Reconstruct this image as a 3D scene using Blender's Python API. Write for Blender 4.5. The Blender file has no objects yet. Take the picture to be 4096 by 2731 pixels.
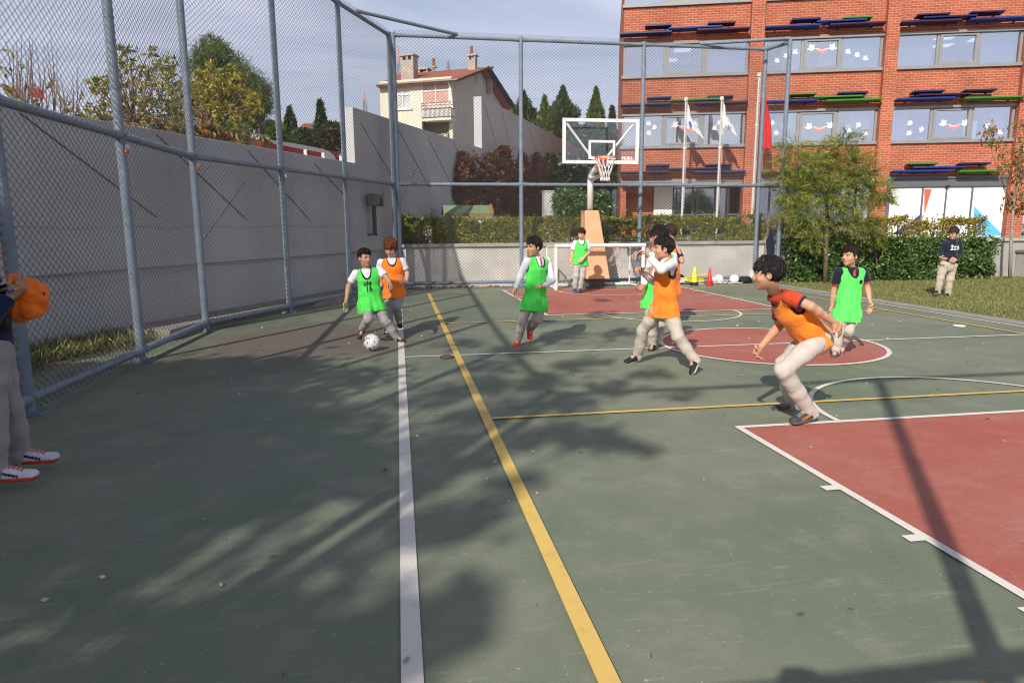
import bpy, bmesh, math, random
import numpy as np
from mathutils import Vector, Matrix, noise
random.seed(7); rng = np.random.default_rng(11)
scene = bpy.context.scene; COL = scene.collection
R = math.radians
# ------------------------------------------------------------------ camera
PX = 4096/2352; FOC = 2731.0; EYE = np.array([0.0, 0.0, 1.6])
PITCH, YAW, ROLL = R(9.625), R(9.352), R(0.339)
def cam_axes():
    cp, sp, cy, sy = math.cos(PITCH), math.sin(PITCH), math.cos(YAW), math.sin(YAW)
    f = np.array([sy*cp, cy*cp, -sp]); r = np.array([cy, -sy, 0.0]); d = np.cross(f, r)
    cr, sr = math.cos(ROLL), math.sin(ROLL)
    return cr*r+sr*d, -sr*r+cr*d, f
CR, CD, CF = cam_axes()
cam = bpy.data.cameras.new('camera'); cam.lens = 24.0; cam.sensor_width = 36.0
cam.clip_start = 0.05; cam.clip_end = 3000
camo = bpy.data.objects.new('camera', cam); COL.objects.link(camo)
camo.matrix_world = Matrix((( CR[0], -CD[0], -CF[0], 0), (CR[1], -CD[1], -CF[1], 0), (CR[2], -CD[2], -CF[2], 1.6), (0, 0, 0, 1)))
scene.camera = camo
# ------------------------------------------------------------------ light
SUN_AZ, SUN_EL = R(33), R(35.0)          # light travels towards SUN_AZ (from +Y to +X)
world = bpy.data.worlds.new('World'); scene.world = world; world.use_nodes = True
nt = world.node_tree; nt.nodes.clear()
out = nt.nodes.new('ShaderNodeOutputWorld'); bg = nt.nodes.new('ShaderNodeBackground')
sky = nt.nodes.new('ShaderNodeTexSky'); sky.sky_type = 'NISHITA'; sky.sun_disc = False
sky.sun_elevation = SUN_EL; sky.sun_rotation = SUN_AZ + math.pi; sky.air_density = 1.1; sky.dust_density = 1.6; sky.ozone_density = 1.4
tc = nt.nodes.new('ShaderNodeTexCoord'); sep = nt.nodes.new('ShaderNodeSeparateXYZ')
nt.links.new(tc.outputs['Generated'], sep.inputs[0])
ad = nt.nodes.new('ShaderNodeMath'); ad.operation = 'ADD'; ad.inputs[1].default_value = 0.22
nt.links.new(sep.outputs[2], ad.inputs[0])
dx = nt.nodes.new('ShaderNodeMath'); dx.operation = 'DIVIDE'; dy = nt.nodes.new('ShaderNodeMath'); dy.operation = 'DIVIDE'
nt.links.new(sep.outputs[0], dx.inputs[0]); nt.links.new(ad.outputs[0], dx.inputs[1])
nt.links.new(sep.outputs[1], dy.inputs[0]); nt.links.new(ad.outputs[0], dy.inputs[1])
cmb = nt.nodes.new('ShaderNodeCombineXYZ'); nt.links.new(dx.outputs[0], cmb.inputs[0]); nt.links.new(dy.outputs[0], cmb.inputs[1])
mp = nt.nodes.new('ShaderNodeMapping'); mp.inputs['Rotation'].default_value = (0, 0, R(20)); mp.inputs['Scale'].default_value = (0.55, 1.5, 1)
nt.links.new(cmb.outputs[0], mp.inputs[0])
nz = nt.nodes.new('ShaderNodeTexNoise'); nz.inputs['Scale'].default_value = 1.5; nz.inputs['Detail'].default_value = 8; nz.inputs['Roughness'].default_value = 0.56
nz.inputs['Distortion'].default_value = 0.5
nt.links.new(mp.outputs[0], nz.inputs['Vector'])
rp = nt.nodes.new('ShaderNodeValToRGB'); rp.color_ramp.elements[0].position = 0.36; rp.color_ramp.elements[0].color = (0.40, 0.40, 0.40, 1)
rp.color_ramp.elements[1].position = 0.64; rp.color_ramp.elements[1].color = (0.97, 0.97, 0.97, 1)
nt.links.new(nz.outputs[0], rp.inputs[0])
mx = nt.nodes.new('ShaderNodeMixRGB'); mx.inputs[2].default_value = (7.3, 7.5, 9.3, 1)     # thin cloud
hi_ = nt.nodes.new('ShaderNodeMapRange'); hi_.inputs[1].default_value = .34; hi_.inputs[2].default_value = .85; hi_.inputs[3].default_value = 1.0; hi_.inputs[4].default_value = .12
nt.links.new(sep.outputs[2], hi_.inputs[0]); mu_ = nt.nodes.new('ShaderNodeMath'); mu_.operation = 'MULTIPLY'; nt.links.new(rp.outputs[0], mu_.inputs[0]); nt.links.new(hi_.outputs[0], mu_.inputs[1])
nt.links.new(mu_.outputs[0], mx.inputs[0]); nt.links.new(sky.outputs[0], mx.inputs[1])
nt.links.new(mx.outputs[0], bg.inputs[0]); bg.inputs[1].default_value = 0.098
nt.links.new(bg.outputs[0], out.inputs[0])
sl = bpy.data.lights.new('sun', 'SUN'); sl.energy = 5.0; sl.angle = R(0.55); sl.color = (1.0, 0.935, 0.835)
so = bpy.data.objects.new('sun', sl); COL.objects.link(so)
SUND = Vector((math.sin(SUN_AZ)*math.cos(SUN_EL), math.cos(SUN_AZ)*math.cos(SUN_EL), -math.sin(SUN_EL)))
so.rotation_euler = SUND.to_track_quat('-Z', 'Y').to_euler(); so.location = (-20, -30, 40)
scene.view_settings.view_transform = 'Standard'; scene.view_settings.look = 'None'
scene.view_settings.exposure = 0.06; scene.view_settings.gamma = 1.0; scene.view_settings.use_curve_mapping = False
scene.render.engine = 'CYCLES'; scene.cycles.max_bounces = 8; scene.cycles.transparent_max_bounces = 12
scene.cycles.use_denoising = True; scene.cycles.filter_width = 1.15
# ------------------------------------------------------------------ measuring helpers (points of the 2352 px wide photograph)
def ray(x, y):
    u = (x*PX-2048)/FOC; v = (y*PX-1365.5)/FOC
    return u*CR+v*CD+CF
def gnd(x, y, z=0.0):
    d = ray(x, y); return EYE+d*(z-1.6)/d[2]
def atY(x, y, Y): d = ray(x, y); return EYE+d*Y/d[1]
def atX(x, y, X): d = ray(x, y); return EYE+d*X/d[0]
def on_plane(x, y, p0, di, off=0.0):
    """ray against the vertical plane through p0 along di -> (distance along di, z)"""
    d = ray(x, y); n = np.array([di[1], -di[0]]); p0 = np.array(p0[:2], float)
    t = ((p0-EYE[:2])@n+off)/(d[:2]@n); P = EYE+t*d
    return float((P[:2]-p0)@np.array(di)), float(P[2])
def crop(ox, oy, s): return lambda x, y: ((ox+x/s)/PX, (oy+y/s)/PX)
k1, k2 = crop(0, 0, 1.68), crop(1300, 0, 1.681)
k3, k4, k5, k6 = crop(2400, 0, 2.613), crop(3200, 0, 2.614), crop(2400, 560, 2.613), crop(3200, 560, 2.614)
kh, kb = crop(1480, 180, 3.408), crop(1600, 600, 2.613)
# ------------------------------------------------------------------ objects
def tag(o, label=None, cat=None, group=None, kind=None):
    if label: o['label'] = label
    if cat: o['category'] = cat
    if group: o['group'] = group
    if kind: o['kind'] = kind
    return o
def empty(name, loc=(0, 0, 0), rz=0.0):
    o = bpy.data.objects.new(name, None); COL.objects.link(o); o.location = loc; o.rotation_euler = (0, 0, rz)
    o.empty_display_size = 0.2; return o
def link(name, me, parent=None, loc=None):
    o = bpy.data.objects.new(name, me); COL.objects.link(o)
    if parent is not None: o.parent = parent
    if loc is not None: o.location = loc
    return o
def copy_tree(o, parent=None):
    c = o.copy(); COL.objects.link(c)
    if parent is not None: c.parent = parent
    for ch in list(o.children): copy_tree(ch, c)
    return c
class MB:
    def __init__(s): s.v = []; s.f = []; s.m = []; s.mi = 0
    def add(s, vs, fs):
        b = len(s.v); s.v += [tuple(map(float, p)) for p in vs]; s.f += [tuple(b+i for i in f) for f in fs]; s.m += [s.mi]*len(fs); return s
    def box(s, c, size, M=None):
        x, y, z = size[0]/2, size[1]/2, size[2]/2
        vs = [Vector(p) for p in ((-x,-y,-z),(x,-y,-z),(x,y,-z),(-x,y,-z),(-x,-y,z),(x,-y,z),(x,y,z),(-x,y,z))]
        if M is not None: vs = [M @ p for p in vs]
        c = Vector(c); return s.add([p+c for p in vs], [(0,3,2,1),(4,5,6,7),(0,1,5,4),(1,2,6,5),(2,3,7,6),(3,0,4,7)])
    def span(s, a, b):      # box by two corners
        return s.box([(a[i]+b[i])/2 for i in range(3)], [abs(b[i]-a[i]) for i in range(3)])
    def tube(s, p0, p1, r0, r1=None, n=10, cap=True):
        r1 = r0 if r1 is None else r1
        p0, p1 = Vector(p0), Vector(p1); d = (p1-p0)
        if d.length < 1e-7: return s
        q = d.to_track_quat('Z', 'Y'); vs = []
        for p, r in ((p0, r0), (p1, r1)):
            for i in range(n):
                a = 2*math.pi*i/n; vs.append(p+q @ Vector((r*math.cos(a), r*math.sin(a), 0)))
        fs = [(i, (i+1) % n, n+(i+1) % n, n+i) for i in range(n)]
        if cap: fs += [tuple(range(n-1, -1, -1)), tuple(range(n, 2*n))]
        return s.add(vs, fs)
    def path(s, pts, r, n=8, cap=True, closed=False):
        pts = [Vector(p) for p in pts]; N = len(pts); vs = []; up = None
        rs = r if hasattr(r, '__len__') else [r]*N
        for i, p in enumerate(pts):
            if closed: d = pts[(i+1) % N]-pts[i-1]
            else: d = pts[min(i+1, N-1)]-pts[max(i-1, 0)]
            d.normalize()
            if up is None: up = d.orthogonal().normalized()
            up = (up-d*up.dot(d)); up = up.normalized() if up.length > 1e-6 else d.orthogonal().normalized()
            sd = d.cross(up)
            for k in range(n):
                a = 2*math.pi*k/n; vs.append(p+(up*math.cos(a)+sd*math.sin(a))*rs[i])
        fs = []
        for i in range(N if closed else N-1):
            j = (i+1) % N
            fs += [(i*n+k, i*n+(k+1) % n, j*n+(k+1) % n, j*n+k) for k in range(n)]
        if cap and not closed: fs += [tuple(range(n-1, -1, -1)), tuple(range((N-1)*n, N*n))]
        return s.add(vs, fs)
    def lathe(s, prof, c=(0, 0, 0), n=20):
        vs = []; c = Vector(c)
        for r, z in prof:
            for i in range(n): a = 2*math.pi*i/n; vs.append(c+Vector((r*math.cos(a), r*math.sin(a), z)))
        fs = []
        for k in range(len(prof)-1):
            fs += [(k*n+i, k*n+(i+1) % n, (k+1)*n+(i+1) % n, (k+1)*n+i) for i in range(n)]
        fs += [tuple(range(n-1, -1, -1)), tuple(range((len(prof)-1)*n, len(prof)*n))]
        return s.add(vs, fs)
    def prism(s, poly, o, ax, ay, th):     # flat polygon in plane (ax, ay) at o, given thickness
        o, ax, ay = Vector(o), Vector(ax), Vector(ay); nn = ax.cross(ay).normalized()*th; n = len(poly)
        vs = [o+ax*x+ay*y for x, y in poly]; vs += [p+nn for p in vs]
        return s.add(vs, [tuple(range(n-1, -1, -1)), tuple(range(n, 2*n))]+[(i, (i+1) % n, n+(i+1) % n, n+i) for i in range(n)])
    def ball(s, c, r, n=16, m=10):
        rr = r if hasattr(r, '__len__') else (r, r, r); c = Vector(c); vs = [c+Vector((0, 0, -rr[2]))]
        for j in range(1, m):
            t = math.pi*j/m
            for i in range(n):
                a = 2*math.pi*i/n; vs.append(c+Vector((rr[0]*math.sin(t)*math.cos(a), rr[1]*math.sin(t)*math.sin(a), -rr[2]*math.cos(t))))
        vs.append(c+Vector((0, 0, rr[2]))); fs = [(0, 1+(i+1) % n, 1+i) for i in range(n)]
        for j in range(m-2):
            b = 1+j*n; fs += [(b+i, b+(i+1) % n, b+n+(i+1) % n, b+n+i) for i in range(n)]
        b = 1+(m-2)*n; fs += [(b+i, b+(i+1) % n, len(vs)-1) for i in range(n)]
        return s.add(vs, fs)
    def build(s, name, mats, parent=None, smooth=False, bevel=0.0, loc=None):
        me = bpy.data.meshes.new(name); me.from_pydata(s.v, [], s.f)
        mats = mats if isinstance(mats, (list, tuple)) else [mats]
        for m in mats: me.materials.append(m)
        if len(mats) > 1: me.polygons.foreach_set('material_index', s.m)
        if smooth: me.polygons.foreach_set('use_smooth', [True]*len(me.polygons))
        me.update()
        bm = bmesh.new(); bm.from_mesh(me); bmesh.ops.recalc_face_normals(bm, faces=bm.faces); bm.to_mesh(me); bm.free()
        o = link(name, me, parent, loc)
        if bevel:
            b = o.modifiers.new('bevel', 'BEVEL'); b.width = bevel; b.segments = 2; b.limit_method = 'ANGLE'
        return o
# ------------------------------------------------------------------ materials
def lin(c): return tuple(((x/255)/12.92 if x/255 <= .04045 else ((x/255+.055)/1.055)**2.4) for x in c)
_mats = {}
def newmat(name):
    m = bpy.data.materials.new(name); m.use_nodes = True; nt = m.node_tree; nt.nodes.clear()
    o = nt.nodes.new('ShaderNodeOutputMaterial'); b = nt.nodes.new('ShaderNodeBsdfPrincipled')
    nt.links.new(b.outputs[0], o.inputs[0]); return m, nt, b, o
def nnoise(nt, vec, scale, detail=4, rough=.55, dist=0.0):
    n = nt.nodes.new('ShaderNodeTexNoise'); n.inputs['Scale'].default_value = scale; n.inputs['Detail'].default_value = detail
    n.inputs['Roughness'].default_value = rough; n.inputs['Distortion'].default_value = dist
    nt.links.new(vec, n.inputs['Vector']); return n.outputs[0]
def nramp(nt, fac, stops):
    r = nt.nodes.new('ShaderNodeValToRGB'); e = r.color_ramp.elements
    while len(e) < len(stops): e.new(0.5)
    for i, (p, c) in enumerate(stops):
        e[i].position = p; e[i].color = (c, c, c, 1) if not hasattr(c, '__len__') else (*c[:3], 1)
    nt.links.new(fac, r.inputs[0]); return r.outputs[0]
def nmix(nt, fac, a, b, mode='MIX'):
    m = nt.nodes.new('ShaderNodeMixRGB'); m.blend_type = mode
    for i, x in ((0, fac), (1, a), (2, b)):
        if hasattr(x, 'links'): nt.links.new(x, m.inputs[i])
        elif i == 0: m.inputs[0].default_value = x
        else: m.inputs[i].default_value = (*x[:3], 1)
    return m.outputs[0]
def nmath(nt, op, a, b=0.0):
    m = nt.nodes.new('ShaderNodeMath'); m.operation = op
    for i, x in ((0, a), (1, b)):
        if hasattr(x, 'links'): nt.links.new(x, m.inputs[i])
        else: m.inputs[i].default_value = x
    return m.outputs[0]
def ncoord(nt, kind='Object', scale=None, rot=None):
    t = nt.nodes.new('ShaderNodeTexCoord'); o = t.outputs[kind]
    if scale or rot:
        m = nt.nodes.new('ShaderNodeMapping'); nt.links.new(o, m.inputs[0])
        if scale: m.inputs['Scale'].default_value = scale
        if rot: m.inputs['Rotation'].default_value = rot
        o = m.outputs[0]
    return o
def nbump(nt, b, h, strength=.3, dist=.01):
    n = nt.nodes.new('ShaderNodeBump'); n.inputs['Strength'].default_value = strength; n.inputs['Distance'].default_value = dist
    nt.links.new(h, n.inputs['Height']); nt.links.new(n.outputs[0], b.inputs['Normal'])
def mat(name, col, rough=.6, var=.12, scale=4.0, bump=0.0, bscale=60.0, metal=0.0, spec=.4, coat=0.0):
    if name in _mats: return _mats[name]
    m, nt, b, o = newmat(name); v = ncoord(nt)
    n = nnoise(nt, v, scale, 6, .6)
    f = nramp(nt, n, [(.3, 1-var), (.7, 1+var)])
    nt.links.new(nmix(nt, 1.0, (*col, 1), f, 'MULTIPLY'), b.inputs['Base Color'])
    b.inputs['Roughness'].default_value = rough; b.inputs['Metallic'].default_value = metal
    b.inputs['Specular IOR Level'].default_value = spec; b.inputs['Coat Weight'].default_value = coat
    if bump: nbump(nt, b, nnoise(nt, v, bscale, 3), bump)
    _mats[name] = m; return m
def leafmat(name, stops, rough=.5, trans=.25, spec=.35):
    if name in _mats: return _mats[name]
    m, nt, b, o = newmat(name); g = nt.nodes.new('ShaderNodeNewGeometry')
    c = nramp(nt, g.outputs['Random Per Island'], stops)
    nt.links.new(c, b.inputs['Base Color']); b.inputs['Roughness'].default_value = rough; b.inputs['Specular IOR Level'].default_value = spec
    t = nt.nodes.new('ShaderNodeBsdfTranslucent'); nt.links.new(c, t.inputs[0])
    mixs = nt.nodes.new('ShaderNodeMixShader'); mixs.inputs[0].default_value = trans
    nt.links.new(b.outputs[0], mixs.inputs[1]); nt.links.new(t.outputs[0], mixs.inputs[2]); nt.links.new(mixs.outputs[0], o.inputs[0])
    _mats[name] = m; return m
# ------------------------------------------------------------------ foliage
def leaves(name, P, size, m, parent=None, aspect=.5, up=.0, jitter=.35, dirs=None):
    """one mesh of small pointed leaf faces (two triangles each) at points P"""
    P = np.asarray(P, float); n = len(P)
    a = rng.normal(size=(n, 3)); a[:, 2] *= (1-up)
    if dirs is not None: a = a*0.45+dirs
    a /= np.linalg.norm(a, axis=1, keepdims=True)
    b = rng.normal(size=(n, 3)); b -= a*(a*b).sum(1, keepdims=True); b /= np.linalg.norm(b, axis=1, keepdims=True)
    nn = np.cross(a, b)
    s = (size*(1+jitter*rng.uniform(-1, 1, n)))[:, None]; w = s*aspect
    V = np.empty((n, 4, 3)); V[:, 0] = P-a*s*.5; V[:, 1] = P+b*w*.5+nn*s*.08; V[:, 2] = P+a*s*.5; V[:, 3] = P-b*w*.5+nn*s*.08
    me = bpy.data.meshes.new(name); me.vertices.add(4*n); me.vertices.foreach_set('co', V.reshape(-1))
    me.loops.add(4*n); me.loops.foreach_set('vertex_index', np.arange(4*n, dtype=np.int32))
    me.polygons.add(n); me.polygons.foreach_set('loop_start', np.arange(0, 4*n, 4, dtype=np.int32)); me.polygons.foreach_set('loop_total', np.full(n, 4, np.int32))
    me.materials.append(m); me.update(); me.validate()
    return link(name, me, parent)
def clumps(c, rad, ncl, crad, npts, shell=.55, seed=0):
    r = np.random.default_rng(abs(seed)+5)
    d = r.normal(size=(ncl, 3)); d /= np.linalg.norm(d, axis=1, keepdims=True)
    q = shell+(1-shell)*r.uniform(0, 1, ncl)**.7
    cc = np.array(c)+d*q[:, None]*np.array(rad)
    idx = r.integers(0, ncl, npts); cr = crad*(0.6+.8*r.uniform(0, 1, ncl))
    return cc, cc[idx]+r.normal(size=(npts, 3))*cr[idx][:, None]*.55
# ================================================================== SETTING: ground, court, walls
def court_mat(name, col, dust, dirt=True):
    m, nt, b, o = newmat(name); v = ncoord(nt)
    big = nnoise(nt, v, .55, 5, .6); mid = nnoise(nt, v, 3.2, 6, .65); fine = nnoise(nt, v, 120, 3, .6)
    c = nmix(nt, nramp(nt, big, [(.36, 0.0), (.68, .55)]), col, dust)
    c = nmix(nt, nramp(nt, mid, [(.50, 0.0), (.74, .42)]), c, tuple(x*1.12 for x in dust))
    c = nmix(nt, nramp(nt, mid, [(.24, .35), (.42, 0.0)]), c, tuple(x*.72 for x in col))
    if dirt:   # brown trodden earth carried in beside the side fence, a patch with its own outline
        g = nt.nodes.new('ShaderNodeMapping'); nt.links.new(v, g.inputs[0]); g.vector_type = 'TEXTURE'
        g.inputs['Location'].default_value = (-1.3, 9.9, 0); g.inputs['Rotation'].default_value = (0, 0, R(-24)); g.inputs['Scale'].default_value = (2.0, 2.7, 1)
        le = nt.nodes.new('ShaderNodeVectorMath'); le.operation = 'LENGTH'; nt.links.new(g.outputs[0], le.inputs[0])
        w = nmath(nt, 'ADD', le.outputs['Value'], nmath(nt, 'MULTIPLY', nmath(nt, 'SUBTRACT', nnoise(nt, v, 1.6, 6, .7), .5), 1.5))
        c = nmix(nt, nramp(nt, w, [(.45, .85), (1.0, 0.0)]), c, (.165, .130, .108))
    # scuffs: short pale scratches in several directions
    for k, (ang, sc, th, amt) in enumerate(((25, (3.5, 42, 1), .66, .34), (-48, (5, 60, 1), .675, .30), (80, (4, 38, 1), .68, .28))):
        vv = ncoord(nt, 'Object', sc, (0, 0, R(ang))); n = nnoise(nt, vv, 1.0, 2, .5, .6)
        gate = nramp(nt, nnoise(nt, v, 1.7+k, 2), [(.46, 0.0), (.6, 1.0)])
        c = nmix(nt, nmath(nt, 'MULTIPLY', nramp(nt, n, [(th-.03, 0.0), (th+.03, amt*.62)]), gate), c, (.42, .40, .36))
    spk = nramp(nt, nnoise(nt, v, 48, 1, .4), [(.735, 0.0), (.775, .5)]); c = nmix(nt, spk, c, (.5, .48, .44))
    c = nmix(nt, 1.0, c, nramp(nt, fine, [(.3, .86), (.7, 1.14)]), 'MULTIPLY')
    nt.links.new(c, b.inputs['Base Color']); b.inputs['Roughness'].default_value = .62; b.inputs['Specular IOR Level'].default_value = .35
    nbump(nt, b, nmath(nt, 'ADD', fine, nnoise(nt, v, 14, 3)), .22, .004); return m
M_green = court_mat('court_green', (.135, .166, .114), (.27, .265, .195))
M_red = court_mat('court_red', (.36, .088, .064), (.40, .19, .145), False)
def paint_mat(name, col):
    m, nt, b, o = newmat(name); v = ncoord(nt)
    n = nnoise(nt, v, 9, 8, .7); c = nmix(nt, nramp(nt, n, [(.52, 0.0), (.78, .65)]), col, tuple(x*.62 for x in col))
    c = nmix(nt, nramp(nt, nnoise(nt, v, 70, 3), [(.62, 0), (.75, .35)]), c, (.2, .2, .17))
    nt.links.new(c, b.inputs['Base Color']); b.inputs['Roughness'].default_value = .6; return m
M_wline = paint_mat('white_line_paint', (.72, .67, .60)); M_yline = paint_mat('yellow_line_paint', (.68, .46, .12))
M_conc = mat('concrete_grey', (.34, .325, .31), .85, .16, 1.4, .3, 90)

def sheet(name, poly, z, m, kind='structure'):
    b = MB(); b.add([(x, y, z) for x, y in poly], [tuple(range(len(poly)))]); return tag(b.build(name, m), kind=kind)
M_earth = mat('earth', (.17, .145, .10), .95, .3, .8, .4, 30)
sheet('ground', [(-900, -900), (900, -900), (900, 900), (-900, 900)], -.03, M_earth)
LX = 10.05                      # right edge of the court
sheet('court', [(-4.6, -9), (LX-.28, -9), (LX-.28, 17.75), (-3.6, 17.75)], 0.0, M_green)
k = MB(); k.span((LX-.28, -9, -.05), (LX, 17.6, .012)); tag(k.build('court_kerb_strip', mat('kerb_concrete', (.27, .265, .24), .9, .2, 3, .3, 70)), kind='structure')

cen = 4.90
def rect(b, x0, y0, x1, y1, z): b.add([(x0, y0, z), (x1, y0, z), (x1, y1, z), (x0, y1, z)], [(0, 1, 2, 3)])
def seg(b, p, q, w, z):
    p, q = np.array(p[:2], float), np.array(q[:2], float); d = (q-p)/np.linalg.norm(q-p); n = np.array([-d[1], d[0]])*w/2
    b.add([(*(p-n), z), (*(q-n), z), (*(q+n), z), (*(p+n), z)], [(0, 1, 2, 3)])
def arc(b, c, r, a0, a1, w, z, n=64):
    vs = []
    for i in range(n+1):
        a = a0+(a1-a0)*i/n
        for rr in (r-w/2, r+w/2): vs.append((c[0]+rr*math.cos(a), c[1]+rr*math.sin(a), z))
    b.add(vs, [(2*i, 2*i+1, 2*i+3, 2*i+2) for i in range(n)])
HALF, YN, YF, NK, FK = 8.40, 5.49, 11.26, 4.89, 11.93
W = MB(); Y = MB(); K = MB()
rect(W, -.04, -8.5, .04, 16.95, .008); seg(W, (9.53, -8.5), (9.53, 16.95), .05, .008); seg(W, (.04, 16.92), (9.5, 16.92), .05, .008)
seg(W, (.04, HALF), (9.5, HALF), .05, .008)
arc(W, (cen, HALF), 1.43, 0, 2*math.pi, .055, .009)
K.add([(cen+1.41*math.cos(a*math.pi/40), HALF+1.41*math.sin(a*math.pi/40), .004) for a in range(80)], [tuple(range(80))])
nc = gnd(2943.3/PX, 1714.1/PX); n2 = gnd(3863.5/PX, 2264/PX); slope = (n2[0]-nc[0])/(n2[1]-nc[1])
def key(ytop, ybase, x0, sl):
    xb = x0+sl*(ybase-ytop)
    K.add([(x0, ytop, .0045), (2*cen-x0, ytop, .0045), (2*cen-xb, ybase, .0045), (xb, ybase, .0045)], [(0, 1, 2, 3)])
    seg(W, (x0-.02, ytop), (2*cen-x0+.02, ytop), .055, .0085); seg(W, (x0, ytop), (xb, ybase), .055, .0088); seg(W, (2*cen-x0, ytop), (2*cen-xb, ybase), .055, .0088)
    return xb
key(NK, -2.2, nc[0]+.03, slope)
fc = gnd(2180.3/PX, 1260.7/PX); fb = gnd(2006/PX, 1160.8/PX)
key(FK, 16.92, fc[0]+.03, (fb[0]-fc[0])/(16.92-fc[1]))
a0 = gnd(3365/PX, 1691/PX)[0]; rft = cen-a0
arc(W, (cen, NK), rft, 0, math.pi, .05, .0095); arc(W, (cen, FK), rft*.93, math.pi, 2*math.pi, .05, .0095)
gL = gnd(1277, 667); arc(W, (5.05, 16.3), 1.2, math.pi, 2*math.pi, .05, .0095)
# lane marks on the sides of the keys
for (x, y) in ((1890, 1124), (2080, 1240), (2352, 1410)):
    p = gnd(x, y); seg(W, (p[0], p[1]), (p[0]+.10, p[1]), .07, .0098)
for (x, y, w) in ((1182, 684, .09), (1172, 673, .05), (1195, 695, .05)):
    p = gnd(x, y); seg(W, (p[0], p[1]), (p[0]+.2, p[1]), w, .0098)
for (x, y, w) in ((1644, 677, .09), (1612, 669, .05), (1700, 688, .05)):
    p = gnd(x, y); seg(W, (p[0]-.25, p[1]), (p[0]+.05, p[1]), w, .0098)
rect(Y, .686-.04, -8.5, .686+.04, 16.32, .0125); seg(Y, (8.92, -8.5), (8.92, 16.32), .05, .0125)
for yy in (YN, YF, 16.30): seg(Y, (.73, yy), (8.9, yy), .05 if yy < 16 else .04, .0122)
tag(K.build('red_court_areas', M_red), kind='structure'); tag(W.build('white_court_lines', M_wline), kind='structure'); tag(Y.build('yellow_court_lines', M_yline), kind='structure')
# round covers let into the court
dc = mat('rusty_cover', (.12, .06, .05), .8, .3, 20); lc = mat('pale_cover', (.62, .62, .58), .7, .1, 20)
for (x, y, r, mm, lab) in ((1026, 822, .085, dc, 'small rusty round cover on the thin white half line near the thick white side line'),
                           (2203, 750, .09, lc, 'small pale round cover on the far right side of the court')):
    p = gnd(x, y); b = MB(); b.lathe([(r, 0.0), (r*.97, .012), (r*.9, .016), (r*.3, .017)], (p[0], p[1], .009), 24); tag(b.build('floor_socket_cover', mm), lab, 'cover', 'round covers in the court')
# terrace behind the low wall, lawn to the right
M_pave = mat('terrace_paving', (.36, .34, .31), .9, .18, 1.2, .2, 60)
b = MB(); b.span((-1.5, 18.56, -.04), (10.4, 80, 1.0)); b.span((10.4, 17.95, -.04), (60, 80, 1.0)); tag(b.build('terrace', M_pave), kind='structure')
M_lawn = mat('lawn_soil', (.17, .17, .065), .95, .35, 1.3, .5, 40)
b = MB(); b.span((LX, -12, -.06), (45, 17.9, .014)); tag(b.build('lawn', M_lawn), kind='structure')
M_grass = leafmat('grass_blades', [(0, (.12, .15, .03)), (.35, (.20, .225, .055)), (.7, (.29, .275, .085)), (.92, (.38, .33, .15)), (1, (.42, .36, .2))], .6, .3)
n = 52000
gx = LX+.02+rng.uniform(0, 1, n)**1.15*11; gy = 5+rng.uniform(0, 1, n)*12.6
P = np.c_[gx, gy, np.full(n, .03)]
lg = leaves('lawn_grass', P, .065, M_grass, None, .16, 0, .5, dirs=np.c_[rng.normal(size=n)*.35, rng.normal(size=n)*.35, np.ones(n)])
tag(lg, kind='stuff')
# ------------------------------------------------------------------ tall retaining wall on the left, three steps up
WP = np.array([-3.91, 10.97]); WD = np.array([.441, .897])/np.hypot(.441, .897); WN = np.array([WD[1], -WD[0]])
def wpt(s, off, z): p = WP+WD*s+WN*off; return (p[0], p[1], z)
def wall_mat():
    m, nt, b, o = newmat('wall_render'); v = ncoord(nt)
    c = nramp(nt, nnoise(nt, v, .7, 6, .6), [(.3, (.45, .445, .445)), (.7, (.545, .54, .54))])
    st = nnoise(nt, ncoord(nt, 'Object', (3.0, 3.0, .16)), 2.0, 5, .6)       # weather streaks
    c = nmix(nt, nramp(nt, st, [(.55, 0), (.8, .35)]), c, (.33, .315, .31))
    pt = nnoise(nt, v, 5, 5, .7); c = nmix(nt, nramp(nt, pt, [(.64, 0), (.8, .3)]), c, (.32, .31, .30))
    nt.links.new(c, b.inputs['Base Color']); b.inputs['Roughness'].default_value = .9
    nbump(nt, b, nmath(nt, 'ADD', nnoise(nt, v, 120, 2), nnoise(nt, v, 9, 4)), .25, .006); return m
M_wall = wall_mat()
rw = tag(empty('retaining_wall', (*WP, 0)), 'tall grey rendered concrete wall stepping up in three sections behind the chain link fence', 'wall')
def wbox(s0, s1, o0, o1, z0, z1):
    vs = [wpt(s, o, z) for z in (z0, z1) for s, o in ((s0, o0), (s1, o0), (s1, o1), (s0, o1))]
    b = MB(); b.add([(p[0]-WP[0], p[1]-WP[1], p[2]) for p in vs], [(0, 3, 2, 1), (4, 5, 6, 7), (0, 1, 5, 4), (1, 2, 6, 5), (2, 3, 7, 6), (3, 0, 4, 7)]); return b
for s0, s1, zt in ((-16, 6.74, 3.08), (6.74, 15.9, 4.35), (15.9, 54, 6.14)):
    wbox(s0, s1-.004, -.30, 0, 1.0, zt).build('wall_section', M_wall, rw, bevel=.008)
wbox(-16, 54, -.30, -.07, -.05, .995).build('recessed_base', M_wall, rw)
wbox(-16, 6.7, -.001, .025, 1.0, 1.28).build('base_band', M_wall, rw, bevel=.01)
M_joint = mat('joint_dark', (.10, .095, .09), .8)
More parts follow.
